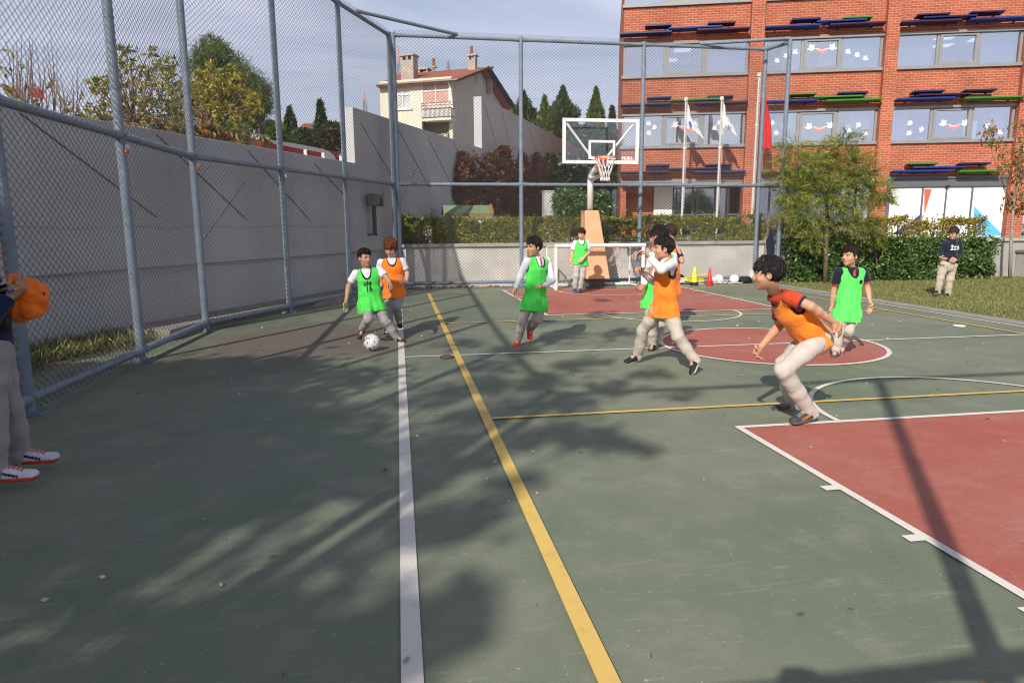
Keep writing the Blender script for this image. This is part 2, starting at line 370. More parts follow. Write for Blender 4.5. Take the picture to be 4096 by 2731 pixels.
jl = [((130, 760), (1050, 1460), k1), ((1050, 905), (1660, 1480), k1), ((1665, 1015), (2090, 1490), k1), ((2110, 1100), (2345, 1345), k1),
      ((240, 830), (500, 1270), k2), ((480, 850), (700, 1260), k2), ((690, 925), (840, 1225), k2), ((865, 970), (950, 1130), k2),
      ((1070, 700), (1150, 970), k2), ((1190, 755), (1260, 1060), k2), ((1370, 860), (1420, 1010), k2)]
for a, c, kk in jl:
    sa, za = on_plane(*kk(*a), WP, WD); sc, zc = on_plane(*kk(*c), WP, WD)
    top = 3.08 if sa < 6.74 else (4.35 if sa < 15.9 else 6.14)
    b = MB(); p = Vector(wpt(sa, .006, min(za, top-.02)))-Vector((*WP, 0)); q = Vector(wpt(sc, .006, zc))-Vector((*WP, 0))
    b.tube(p, q, .008, .008, 6); b.build('wall_cable', M_joint, rw)
# faint diagonal hairlines running the other way
for s, z in ((1.2, 2.4), (8.8, 3.3)):
    b = MB(); p = Vector(wpt(s, .003, z-1.3))-Vector((*WP, 0)); q = Vector(wpt(s+1.5, .003, z))-Vector((*WP, 0)); b.tube(p, q, .005, .005, 4); b.build('wall_crack', M_joint, rw)
# concrete footing ledge between wall and fence
b = MB(); s0, s1 = -.6, 7.2
vs = [(*p[:2], z) for z in (-.03, .16) for p in (wpt(s0, -.06, 0), wpt(s1, -.06, 0), (-.35, 17.4), (-1.30, 14.9), (-2.28, 13.1), (-3.12, 11.0), (-3.25, 10.3))]
b.add(vs, [tuple(range(6, -1, -1)), tuple(range(7, 14))]+[(i, (i+1) % 7, 7+(i+1) % 7, 7+i) for i in range(7)])
tag(b.build('concrete_ledge', mat('ledge_concrete', (.27, .245, .21), .9, .25, 2.5, .4, 50), bevel=.015), kind='structure')
# weeds in the strip between fence and wall
n = 5200; s = rng.uniform(-9.0, -.4, n); o = rng.uniform(0.02, 1.0, n)
P = np.array([wpt(s[i], o[i]*1.1*(1 if s[i] < -3 else .8), .05+.1*rng.uniform()) for i in range(n)])
tag(leaves('weed_grass', P, .24, leafmat('weeds', [(0, (.06, .08, .02)), (.4, (.13, .15, .035)), (.7, (.24, .22, .07)), (1, (.34, .27, .12))], .6, .3), None, .06, 0, .6,
           dirs=np.c_[rng.normal(size=n)*.5, rng.normal(size=n)*.5, np.ones(n)]), kind='stuff')
# ------------------------------------------------------------------ low wall at the back with coping, and its right-hand stretch
M_low = mat('rough_low_wall', (.62, .585, .54), .92, .14, 1.6, .6, 45)
lw = tag(empty('low_wall', (5, 18.4, 0)), 'low rough pale concrete wall with a thin coping under the boxwood hedge', 'wall')
b = MB(); b.span((-5.35, 0, -.05), (5.6, .15, 1.04)); b.build('wall_face', M_low, lw)
b = MB()
for i in range(6): b.span((-5.4+i*1.86, -.06, 1.045), (-5.4+(i+1)*1.86-.012, .36, 1.13))
b.build('coping', mat('coping_stone', (.42, .40, .37), .9, .2, 2, .3, 60), lw, bevel=.006)
rwl = tag(empty('low_wall', (17.4, 17.75, 0)), 'low smooth concrete wall with flat coping right of the slim red-leaved tree', 'wall')
b = MB(); b.span((-.55, 0, -.05), (8, .19, 1.06)); b.build('wall_face', M_conc, rwl); b = MB(); b.span((-.6, -.07, 1.065), (8, .4, 1.14)); b.build('coping', mat('coping_stone', (.42, .40, .37)), rwl, bevel=.006)
b = MB(); b.span((.75, -.35, -.05), (8, -.01, .72)); b.build('concrete_plinth', mat('concrete_grey', (1, 1, 1)), rwl, bevel=.01)
b = MB(); b.span((.7, -.40, .725), (8, -.01, .80)); b.build('plinth_cap', mat('dark_cap', (.16, .16, .165), .7), rwl, bevel=.006)
# rubble strip at the foot of the fence
n = 900; b = MB()
for i in range(220):
    x = random.uniform(.1, 10); r = random.uniform(.012, .035); b.ball((x, random.uniform(17.78, 18.25), r*.4), (r*random.uniform(.8, 1.6), r, r*.7), 5, 4)
for i in range(120):
    f = random.random(); x = -3.1+f*3; y = 11.6+f*5.8; r = random.uniform(.01, .03); b.ball((x-.05+random.uniform(-.1, .12), y+.1, r*.4), (r*1.4, r, r*.6), 5, 4)
tag(b.build('gravel', mat('gravel', (.22, .18, .14), .95, .4, 9)), kind='stuff')
# tiny litter on the court: leaf scraps and chalky bits
n = 420; P = np.c_[rng.uniform(-2.9, 8.5, n), rng.uniform(1.4, 15, n), np.full(n, .012)]
tag(leaves('leaf_litter', P, .03, leafmat('litter', [(0, (.10, .06, .03)), (.4, (.30, .24, .12)), (.75, (.55, .50, .42)), (.93, (.6, .58, .52)), (1, (.62, .20, .08))], .8, .0), None, .5, .93, .6), kind='stuff')
# ================================================================== CHAIN LINK FENCES
def fence_paint():
    m, nt, b, o = newmat('fence_paint'); v = ncoord(nt)
    c = nramp(nt, nnoise(nt, v, 7, 6, .65), [(.3, (.125, .16, .205)), (.62, (.18, .22, .27)), (.8, (.27, .305, .34))])
    nt.links.new(c, b.inputs['Base Color']); b.inputs['Roughness'].default_value = .42; b.inputs['Specular IOR Level'].default_value = .5
    nbump(nt, b, nnoise(nt, v, 60, 3), .12, .003); return m
M_fence = fence_paint(); M_wire = mat('mesh_wire', (.115, .12, .125), .45, .15, 20, metal=.25)
ZT, ZM, ZB = 6.2, 2.65, .13
def mesh_panel(p, q, z0=.02, z1=6.33, pitch=.096, parent=None, o=(0, 0, 0), r=.0031):
    """chain link between two posts: two families of slanting wires, woven: each wire bows slightly in and out of the plane"""
    p, q = np.array(p, float), np.array(q, float); L = np.linalg.norm(q-p); d = (q-p)/L; nrm = np.array([-d[1], d[0]])
    H = z1-z0; vs = []; fs = []
    k = .62                                     # slope: diamonds a little taller than wide
    step = pitch*1.0
    def strip(a, c, off):
        base = len(vs)
        for (s, z) in (a, c):
            x, y = p+d*s+nrm*off-np.array(o[:2])
            t = np.array([-(c[1]-a[1]), (c[0]-a[0])]); t /= np.linalg.norm(t)
            for (u, w) in ((r, 0), (0, r), (-r, 0), (0, -r)):
                vs.append((x+d[0]*t[0]*u+nrm[0]*w, y+d[1]*t[0]*u+nrm[1]*w, z0+z+t[1]*u))
        fs.extend([(base+i, base+(i+1) % 4, base+4+(i+1) % 4, base+4+i) for i in range(4)])
    sl = .84
    nmax = int((L+H/sl)/step)+1
    for sg in (1, -1):
        for i in range(nmax):
            s0 = i*step-H/sl      # s at z=0 for rising wires
            zA = max(0, (0-s0)*sl); zB = min(H, (L-s0)*sl)
            if zB <= zA+.01: continue
            sA = s0+zA/sl; sB = s0+zB/sl
            if sg > 0: strip((sA, zA), (sB, zB), .0016)
            else: strip((L-sA, zA), (L-sB, zB), -.0016)
    me = bpy.data.meshes.new('mesh_panel'); me.from_pydata(vs, [], fs); me.materials.append(M_wire); me.update()
    return link('mesh_panel', me, parent)
def post(parent, x, y, o, r=.054, zt=ZT+.06, plate=True, tilt=0):
    b = MB(); b.tube((x-o[0], y-o[1], 0), (x-o[0], y-o[1], zt), r, r, 14); b.ball((x-o[0], y-o[1], zt), (r, r, r*.35), 14, 6)
    for z in np.arange(.5, 6.1, .38): b.tube((x-o[0], y-o[1], z), (x-o[0], y-o[1], z+.008), r+.004, r+.004, 12)      # tie wires
    ob = b.build('post', M_fence, parent, smooth=False)
    if plate:
        b = MB(); b.box((x-o[0], y-o[1], .012), (.26, .22, .018))
        for sx in (-1, 1):
            for sy in (-1, 1): b.tube((x-o[0]+sx*.095, y-o[1]+sy*.075, .02), (x-o[0]+sx*.095, y-o[1]+sy*.075, .045), .011, .011, 6)
        b.build('base_plate', M_fence, parent)
    return ob
def rail(parent, p, q, z, o, name, r=.043, zq=None):
    b = MB(); zq = z if zq is None else zq
    P, Q = Vector((p[0]-o[0], p[1]-o[1], z)), Vector((q[0]-o[0], q[1]-o[1], zq)); d = (Q-P).normalized(); L = (Q-P).length
    b.tube(P+d*.04, Q-d*.04, r, r, 12)
    b.tube(P+d*.03, P+d*.20, r*1.35, r*1.02, 12); b.tube(Q-d*.03, Q-d*.20, r*1.35, r*1.02, 12)      # flattened, welded ends
    side = d.cross(Vector((0, 0, 1))).normalized(); up = side.cross(d); n = int(L/.115)                 # spiral tie wire
    pts = [P+d*(.2+(L-.4)*i/(n*6))+(side*math.cos(i*math.pi/3)+up*math.sin(i*math.pi/3))*(r+.003) for i in range(n*6+1)]
    b.path(pts, .0035, 4); return b.build(name, M_fence, parent)
def fence(name, pts, label, kinds=('bottom_rail', 'mid_rail', 'top_rail'), pitch=.096, plates=True, z1=6.33, mesh=True):
    o = pts[0]; e = tag(empty(name, (o[0], o[1], 0)), label, 'fence', 'chain link fences round the court')
    for i, (x, y) in enumerate(pts): post(e, x, y, o, plate=plates)
    for p, q in zip(pts[:-1], pts[1:]):
        for z, nme in ((ZB, 'bottom_rail'), (ZM, 'mid_rail'), (ZT, 'top_rail')): rail(e, p, q, z, o, nme)
        if mesh: mesh_panel(p, q, .02, z1, pitch, e, o)
        for z in ((1.02, 1.62) if mesh else ()):
            b = MB(); mid = ((p[0]+q[0])/2-o[0], (p[1]+q[1])/2-o[1], z-.03); b.path([(p[0]-o[0], p[1]-o[1], z), mid, (q[0]-o[0], q[1]-o[1], z)], .0032, 5)
            b.build('tension_wire', M_wire, e)
    return e, o
side_pts = [(-3.42, -1.1), (-3.40, 1.4), (-3.33, 3.95), (-3.23, 6.41), (-3.12, 8.78), (-3.0, 11.2), (-2.06, 13.36), (-1.08, 15.55), (-.06, 17.9)]
fs_, o1 = fence('chain_link_fence', side_pts, 'tall blue grey chain link fence bending along the left side before the grey wall')
bp = [(.05, 17.92), (3.22, 17.92), (6.47, 17.92), (9.88, 17.92), (10.13, 17.18)]
fb_, o2 = fence('chain_link_fence', bp, 'tall blue grey chain link fence across the back behind the small goal and hoop')
b = MB(); pa = (np.array(side_pts[7])*.66+np.array(side_pts[8])*.34); b.tube((pa[0]-o1[0], pa[1]-o1[1], ZT+.07), (1.62-o1[0], 17.92-o1[1], ZT+.07), .04, .04, 10); b.build('corner_brace', M_fence, fs_)
b = MB(); b.tube((8.0-o2[0], 0, ZT+.07), (10.13-o2[0], 17.18-o2[1], ZT+.1), .04, .04, 10); b.build('corner_brace', M_fence, fb_)
fence('fence_frame', [(-3.3, -1.22), (.05, -1.22), (3.4, -1.22), (6.8, -1.22), (10.2, -1.22)], 'tall post and rail fence frame closing the near end of the court behind the viewer', mesh=False)
# small charms tied to the left fence posts
M_char = mat('orange_plastic', (.75, .16, .03), .4); M_clr = mat('pale_plastic', (.6, .58, .55), .25); M_strg = mat('blue_string', (.10, .2, .42), .8)
for i, (x, y, c) in enumerate((((300), 345, 'orange and clear plastic bottle charm on the second nearest visible fence post'), (455, 378, 'pale and orange plastic charm hanging on the third visible fence post'), (661, 404, 'small pale plastic charm hanging on the fourth visible fence post'))):
    px, py = side_pts[4+i]; p = np.array([px+.065, py-.03, 2.62]); ob = empty('bottle_charm', p)
    tag(ob, c, 'charm', 'plastic charms tied to the fence posts')
    b = MB(); b.path([(-.02, 0, .06), (.0, 0, .0), (.012, -.005, -.07), (-.01, 0, -.19)], .004, 5); b.build('string', M_strg, ob)
    b = MB(); b.lathe([(.008, 0), (.024, -.012), (.027, -.05), (.016, -.075)], (.01, 0, -.07), 10); b.build('bottle', M_clr, ob, True)
    if i < 2: b = MB(); b.ball((.014, -.01, -.15), (.03, .03, .026), 10, 8); b.build('cap', M_char, ob, True)
# ================================================================== SCHOOL BUILDING (local x along the facade, y into the building)
B0 = np.array([10.0, 30.3]); BANG = R(-17.2); BE = np.array([math.cos(BANG), math.sin(BANG)])
def bu(p, off=0.0): return on_plane(p[0], p[1], B0, BE, off)
def brick_mat():
    m, nt, b, o = newmat('red_brick'); v = ncoord(nt); sp = nt.nodes.new('ShaderNodeSeparateXYZ'); nt.links.new(v, sp.inputs[0])
    cb = nt.nodes.new('ShaderNodeCombineXYZ'); nt.links.new(nmath(nt, 'ADD', sp.outputs[0], sp.outputs[1]), cb.inputs[0]); nt.links.new(sp.outputs[2], cb.inputs[1])
    br = nt.nodes.new('ShaderNodeTexBrick'); br.inputs['Scale'].default_value = 1.0; br.inputs['Brick Width'].default_value = .29; br.inputs['Row Height'].default_value = .098
    br.inputs['Mortar Size'].default_value = .0105; br.inputs['Mortar Smooth'].default_value = .2; br.inputs['Bias'].default_value = -.1
    br.inputs['Color1'].default_value = (.40, .108, .056, 1); br.inputs['Color2'].default_value = (.31, .078, .043, 1); br.inputs['Mortar'].default_value = (.50, .27, .185, 1)
    nt.links.new(cb.outputs[0], br.inputs['Vector'])
    c = nmix(nt, 1.0, br.outputs[0], nramp(nt, nnoise(nt, v, .9, 6, .65), [(.3, .82), (.7, 1.16)]), 'MULTIPLY')
    nt.links.new(c, b.inputs['Base Color']); b.inputs['Roughness'].default_value = .85; b.inputs['Specular IOR Level'].default_value = .2
    nbump(nt, b, nmath(nt, 'SUBTRACT', 1.0, br.outputs[1]), .5, .012); return m
M_brick = brick_mat()
M_frame = mat('grey_aluminium', (.27, .265, .27), .45, .08, 3, metal=.2); M_dkframe = mat('dark_aluminium', (.11, .115, .125), .45, .1, 3)
def glass_mat(name, fac, tint=(.92, .95, 1), ttint=(.82, .87, .95)):
    m, nt, b, o = newmat(name); nt.nodes.remove(b)
    g = nt.nodes.new('ShaderNodeBsdfGlossy'); g.inputs['Roughness'].default_value = .02; g.inputs['Color'].default_value = (*tint, 1)
    t = nt.nodes.new('ShaderNodeBsdfTransparent'); t.inputs[0].default_value = (*ttint, 1)
    bp_ = nt.nodes.new('ShaderNodeBump'); bp_.inputs['Strength'].default_value = .04; bp_.inputs['Distance'].default_value = .05
    nt.links.new(nnoise(nt, ncoord(nt), .8, 2), bp_.inputs['Height']); nt.links.new(bp_.outputs[0], g.inputs['Normal'])
    mi = nt.nodes.new('ShaderNodeMixShader'); mi.inputs[0].default_value = fac
    nt.links.new(t.outputs[0], mi.inputs[1]); nt.links.new(g.outputs[0], mi.inputs[2]); nt.links.new(mi.outputs[0], o.inputs[0]); return m
M_glass = glass_mat('window_glass', .56); M_glass2 = glass_mat('ground_floor_glass', .22); M_clear = glass_mat('backboard_acrylic', .07, ttint=(.98, .985, .98))
M_room = mat('room_interior', (.20, .21, .25), .9, .2, .6); M_curt = mat('curtain_cloth', (.62, .66, .72), .9, .06, 6)
M_white = mat('white_paint', (.74, .71, .67), .5, .05, 3); M_sticker = mat('white_sticker', (.72, .76, .77), .6, .03); M_redst = mat('red_sticker', (.68, .24, .20), .6, .05)
M_lamp = mat('lamp_panel', (.9, .9, .86), .6, .02); M_soffit = mat('soffit', (.30, .25, .22), .8, .06, 2)
_l = M_lamp.node_tree.nodes['Principled BSDF']; _l.inputs['Emission Color'].default_value = (1, .97, .9, 1); _l.inputs['Emission Strength'].default_value = 1.6
school = tag(empty('school_building', (*B0, 0), BANG), 'red brick school building with ribbon windows and coloured sunshade fins', 'building')
LEV = [(3.58, 4.92), (6.42, 7.90), (9.36, 10.82), (12.3, 13.6)]          # brick bands (z)
PIL = [(5.30, 5.86), (10.70, 11.20), (16.05, 16.65), (21.6, 22.2)]
BAY = [(0.0, 5.30), (5.86, 10.70), (11.20, 16.05), (16.65, 21.6)]
for ub in BAY:
    for z0, z1 in LEV:
        b = MB(); b.span((ub[0], 0, z0), (ub[1]-.002, .32, z1)); b.build('brick_spandrel', M_brick, school)
for a, c in PIL:
    b = MB(); b.span((a, -.26, .9), (c, .34, 13.6)); b.build('brick_pillar', M_brick, school)
b = MB(); b.span((.02, .35, 13.4), (22, 14, 13.62)); b.build('roof_slab', M_conc, school)
b = MB(); b.span((.0, .34, .9), (.25, 14, 13.4)); b.build('end_wall', M_brick, school)
for z0, z1, in LEV[:3]:      # floor slab behind each band
    b = MB(); b.span((.26, .33, z0+.12), (21.9, 6, z1-.15)); b.build('floor_slab', M_room, school)
def dove(b, cx, cz, s, flip, tilt, y):
    f = -1 if flip else 1
    body = [(-.50, .02), (-.40, .10), (-.28, .13), (-.16, .05), (.05, .02), (.30, -.06), (.52, -.02), (.44, -.14), (.54, -.24), (.28, -.22), (.02, -.28), (-.22, -.20), (-.36, -.04)]
    w1 = [(-.16, .03), (-.30, .32), (-.24, .56), (-.10, .40), (.02, .30), (.12, .05)]
    w2 = [(.00, .02), (.04, .34), (.24, .58), (.28, .36), (.34, .20), (.26, -.04)]
    ct, st = math.cos(tilt), math.sin(tilt)
    for i, poly in enumerate((body, w1, w2)):
        pts = [(f*(x*ct-z*st)*s, (x*st+z*ct)*s) for x, z in poly]
        b.prism(pts, (cx, y-.004-.0015*i, cz), (1, 0, 0), (0, 0, 1), -.0012)
def window(ua, ub, z0, z1, curt, tint=0):
    """frame (this part) with mullions and a middle opening sash; panes, curtains and stickers are its children"""
    w = ub-ua; f = MB()
    f.span((ua-.06, -.10, z0-.13), (ub+(.0), .30, z0)); f.span((ua, -.06, z1), (ub, .30, z1+.10))
    f.span((ua+.01, .04, z0), (ua+.10, .16, z1)); f.span((ub-.10, .04, z0), (ub-.01, .16, z1))
    m = [ua+w*.338, ua+w*.665]
    for x in m: f.span((x-.055, .03, z0), (x+.055, .16, z1))
    x0, x1 = m[0]+.056, m[1]-.056
    for a, c in (((x0, .0, z0+.02), (x0+.11, .14, z1-.02)), ((x1-.11, .0, z0+.02), (x1, .14, z1-.02)), ((x0+.11, .0, z0+.02), (x1-.11, .14, z0+.12)), ((x0+.11, .0, z1-.10), (x1-.11, .14, z1-.02))): f.span(a, c)
    fo = f.build('window', M_frame, school, bevel=.006)
    for a, c, e in ((ua+.10, m[0]-.055, 0), (x0+.11, x1-.11, .11), (m[1]+.055, ub-.10, 0)):
        g = MB(); g.span((a, .085, z0+e), (c, .093, z1-e)); g.build('pane', M_glass, fo)
    for a, c in curt:                      # gathered curtains
        xa, xb = ua+w*a, ua+w*c; n = max(8, int((xb-xa)/.022)); vs = []; ph = random.random()*6
        for i in range(n+1):
            x = xa+(xb-xa)*i/n; yy = .40+.045*math.sin(x*2*math.pi/.17+ph)+.02*math.sin(x*2*math.pi/.41+ph)
            vs += [(x, yy, z0), (x+.01*math.sin(i), yy+.01, z1+.1)]
        cm = MB(); cm.add(vs, [(2*i, 2*i+2, 2*i+3, 2*i+1) for i in range(n)]); cm.build('curtain', M_curt, fo, True)
    r = MB(); r.span((ua, 4.2, z0-.5), (ub, 4.25, z1+.6)); r.build('room_back_wall', M_room, fo)
    r = MB(); r.span((ua, .45, z1+.08), (ub, 4.2, z1+.12)); r.build('room_ceiling', mat('room_ceiling_white', (.42, .43, .46), .9), fo)
    return fo
W3, W2, W4 = (8.03, 9.27), (5.05, 6.33), (10.95, 12.2)
wins = {}
for bi, (ua, ub) in enumerate(BAY):
    wins[bi, 2] = window(ua, ub, *W2, [(.02, .16), (.74, .98)] if bi == 0 else ([(.02, .33), (.80, .97)] if bi == 1 else [(.02, .18), (.78, .96)]))
    wins[bi, 3] = window(ua, ub, *W3, [(.20, .33), (.67, .98)] if bi == 0 else ([(.18, .42), (.5, .64), (.68, .98)] if bi == 1 else [(.02, .33), (.67, .98)]))
    wins[bi, 4] = window(ua, ub, *W4, [(.02, .30)])
for bi, pts in ((0, ((.42, 3.2), (.50, 1.4))), (2, ((.42, 2.6), (.58, 2.4), (.47, 1.0), (.8, 1.6)))):
    ua, ub = BAY[bi]
    for fx, d in pts:
        b = MB(); b.span((ua+(ub-ua)*fx-.35, d-.3, W3[1]+.055), (ua+(ub-ua)*fx+.35, d+.3, W3[1]+.075)); b.build('ceiling_lamp', M_lamp, wins[bi, 3])
# small things standing on the window sill inside
for bi, lv, items in ((2, 3, ((.05, .40, .20, (.75, .72, .45)), (.16, .10, .22, (.72, .55, .55)), (.20, .10, .22, (.72, .58, .56)), (.32, .08, .14, (.6, .12, .1)), (.95, .22, .14, (.7, .72, .7)), (.97, .08, .3, (.7, .75, .72)))), (2, 2, ((.27, .15, .12, (.7, .72, .7)), (.74, .3, .16, (.6, .7, .8)), (.83, .36, .2, (.25, .45, .7))))):
    ua, ub = BAY[bi]; z0 = (W3 if lv == 3 else W2)[0]
    for q, (fx, w, h, c) in enumerate(items):
        b = MB(); b.span((ua+(ub-ua)*fx, .17, z0), (ua+(ub-ua)*fx+w, .33, z0+h)); b.build('sill_box', mat('sill_item_%d%d%d' % (bi, lv, q), c, .6), wins[bi, lv], bevel=.006)
def stick(win, pts, flip=False, size=.25):
    for (p, t) in pts:
        u, z = bu(p, -.08); b = MB(); dove(b, u, z, size, flip if t >= 0 else not flip, t*.3, .085); b.build('dove_sticker', M_sticker, win)
def garland(win, p, q, sag=.10):
    (u0, z0), (u1, z1) = bu(p, -.08), bu(q, -.08)
    for u, z, fl in ((u0, z0, True), (u1, z1, False)):
        b = MB(); dove(b, u, z+.05, .33, fl, .15, .085); b.build('dove_sticker', M_sticker, win)
    a, c = u0+.19, u1-.19; b = MB(); n = 5
    for i in range(n):
        t = (i+.5)/n; x = a+(c-a)*t; zz = (z0+z1)/2-sag*(1-(2*t-1)**2); an = .5*(2*t-1)
        pts = [(-.055, .055), (.055, .055), (.05, -.05), (0, -.035), (-.05, -.05)]
        b.prism([(px*math.cos(an)-pz*math.sin(an), px*math.sin(an)+pz*math.cos(an)) for px, pz in pts], (x, .081, zz), (1, 0, 0), (0, 0, 1), -.0012)
    b.build('bunting_sticker', M_redst, win)
    b = MB()
    for i in range(n):
        t = (i+.5)/n; x = a+(c-a)*t; zz = (z0+z1)/2-sag*(1-(2*t-1)**2); b.prism([(-.07, .058), (.07, .058), (.07, .078), (-.07, .078)], (x, .079, zz), (1, 0, 0), (0, 0, 1), -.0012)
    b.build('bunting_cord_sticker', M_sticker, win)
stick(wins[0, 2], [(k3(507, 1295), .5), (k3(570, 1335), -.3), (k3(510, 1395), .2), (k3(1195, 1345), 0), (k3(1265, 1385), .4), (k3(1250, 1285), -.5)])
garland(wins[0, 2], k3(785, 1325), k3(985, 1320))
stick(wins[1, 3], [(k3(1850, 640), 0), (k3(1945, 590), .2), (k3(2040, 550), .3)])
garland(wins[1, 3], k4(120, 522), k4(338, 515)); stick(wins[1, 3], [(k4(502, 547), .0), (k4(597, 580), .1), (k4(683, 615), .2)])
stick(wins[1, 2], [(k3(1800, 1290), .4), (k3(1840, 1395), .6), (k3(1930, 1318), -.3), (k4(615, 1310), -1.2), (k4(685, 1405), -.8), (k4(520, 1372), .5)])
garland(wins[1, 2], k4(92, 1342), k4(312, 1332))
stick(wins[2, 2], [(k4(1152, 1292), -.2), (k4(1143, 1397), -.3), (k4(1275, 1358), -1.8), (k4(1960, 1322), .3), (k4(2090, 1388), .2)])
garland(wins[2, 2], k4(1497, 1308), k4(1722, 1308), .12)
# dark music stands silhouettes seen on the right-hand window: thin stands with round pads
for x, h in ((1897, 60), (1935, 60)):
    u, z = bu(k4(x, 1340), -.3); b = MB(); b.tube((u, .34, W2[0]), (u+.03, .34, z+.55), .016, .012, 6); b.ball((u+.03, .34, z+.62), (.09, .02, .07), 10, 6); b.ball((u-.05, .34, z+.42), (.06, .02, .05), 10, 6); b.build('music_stand', mat('black_metal', (.02, .02, .022), .5), wins[2, 2])
# sunshade fins
FC = {'n': mat('navy_fin', (.010, .015, .080), .35, .06), 'b': mat('blue_fin', (.012, .032, .17), .35, .06), 'p': mat('plum_fin', (.035, .012, .055), .35, .06), 'g': mat('green_fin', (.045, .17, .018), .35, .06)}
FIN = {k3: [(470, 745, 290, 'n'), (720, 1270, 315, 'b'), (1125, 1410, 262, 'p'), (1010, 1560, 330, 'p'), (210, 745, 370, 'n'), (1995, 2295, 225, 'n'), (1725, 2290, 300, 'b'),
            (490, 740, 1035, 'n'), (740, 1265, 1060, 'g'), (1115, 1390, 1025, 'n'), (1000, 1540, 1090, 'p'), (215, 740, 1108, 'n'), (1960, 2250, 1000, 'g'), (1740, 2260, 1072, 'b')],
       k4: [(165, 680, 245, 'b'), (440, 745, 207, 'g'), (300, 888, 275, 'p'), (1215, 1550, 175, 'p'), (1275, 1830, 205, 'n'), (1045, 1665, 250, 'p'), (1765, 2120, 150, 'p'), (1760, 2390, 220, 'b'),
            (130, 640, 1030, 'g'), (390, 695, 988, 'n'), (265, 845, 1065, 'g'), (1165, 1490, 973, 'n'), (1225, 1765, 1008, 'p'), (1000, 1605, 1050, 'b'), (1700, 2035, 960, 'p'), (1700, 2330, 1040, 'g')],
       k5: [(480, 725, 275, 'n'), (720, 1220, 310, 'p'), (1105, 1375, 270, 'n'), (985, 1515, 342, 'b'), (210, 725, 348, 'n'), (1690, 2200, 335, 'g')],
       k6: [(0, 125, 258, 'b'), (470, 810, 335, 'p'), (1115, 1425, 258, 'g'), (1170, 1700, 298, 'b'), (960, 1555, 335, 'b'), (1650, 1975, 255, 'p'), (1645, 2095, 335, 'g')]}
for kk, L in FIN.items():
    for x0, x1, y, c in L:
        (u0, z), (u1, _) = bu(kk(x0, y), .30), bu(kk(x1, y), .30); b = MB()
        M = Matrix.Rotation(R(-7), 3, 'X'); um, w = (u0+u1)/2, u1-u0
        b.box((um, -.30, z), (w, .42, .065), M)
        ob = b.build('sunshade_fin', FC[c], school, bevel=.004)
        for s in (-.30, .30):
            bb = MB(); bb.span((um+w*s-.02, -.16, z-.085), (um+w*s+.02, .0, z-.055)); bb.build('bracket', mat('bracket_black', (.015, .017, .03), .5), ob)
# ground floor: recessed left bays
REC = -1.6
b = MB(); b.span((.0, -.04, 3.46), (10.72, 2.2, 3.575)); b.build('slab_edge', M_frame, school)
b = MB(); b.span((.02, -.01, 3.36), (10.7, 2.2, 3.455)); b.build('soffit', M_soffit, school)
ua, ub_ = bu((1434, 460), REC)[0], bu((1501, 460), REC)[0]; uc = bu((1544, 460), REC)[0]
b = MB(); b.span((ua, 1.6, .9), (ub_, 2.0, 3.355)); b.build('brick_recess_wall', M_brick, school)
b = MB(); b.span((ub_+.01, 1.45, .9), (uc, 2.0, 3.355)); b.build('white_wall_panel', M_white, school)
f = MB()
for x in (uc+.04, uc+.95, uc+1.95, uc+3.1, uc+4.4, 7.6, 8.5, 9.6, 10.6): f.span((x-.04, 1.62, .95), (x+.04, 1.72, 3.34))
for z in (3.28, 2.05, 1.02): f.span((uc+.08, 1.635, z-.035), (10.6, 1.705, z+.035))
fo = f.build('glazed_front', M_dkframe, school); g = MB(); g.span((uc+.05, 1.665, 1.0), (10.6, 1.672, 3.3)); g.build('pane', M_glass2, fo)
g = MB(); g.span((uc+.05, 4.5, .9), (10.6, 4.55, 3.4)); g.build('room_back_wall', mat('dim_room', (.07, .07, .075), .9), fo)
g = MB()
for x, z, w, h in ((uc+1.0, 1.5, .6, .7), (uc+2.6, 1.3, .8, .5), (uc+3.6, 1.4, .5, .8), (8.0, 1.5, .7, .6)): g.span((x, 3.2, z-.5), (x+w, 3.6, z-.5+h))
g.build('cupboard', mat('cupboard_wood', (.22, .16, .10), .7), fo)
# entrance with printed panels
pz0, pz1 = 1.0, bu(k6(1500, 503), -.08)[1]
EX = [bu(k6(x, 505), -.08)[0] for x in (948, 1278, 1296, 1526, 1542, 1796, 1814, 2185)]
b = MB(); b.span((11.2, .0, 3.12), (16.05, .30, 3.44)); b.span((11.2, .03, pz1+.02), (16.05, .28, 3.11)); b.span((11.2, -.05, 3.45), (16.05, .3, 3.575)); ent = b.build('entrance_header', M_dkframe, school, bevel=.006)
for a, c in ((11.2, EX[0]), (EX[1], EX[2]), (EX[3], EX[4]), (EX[5], EX[6]), (EX[7], 16.05)): b = MB(); b.span((a, .05, .95), (c, .2, pz1+.015)); b.build('door_frame', M_dkframe, ent)
M_panel = mat('printed_panel', (.74, .73, .75), .35, .02, 2); PC = {'n': mat('panel_navy', (.035, .055, .16), .4), 'o': mat('panel_orange', (.62, .11, .06), .4), 'l': mat('panel_blue', (.10, .42, .78), .4), 'w': mat('panel_line', (.86, .86, .86), .4)}
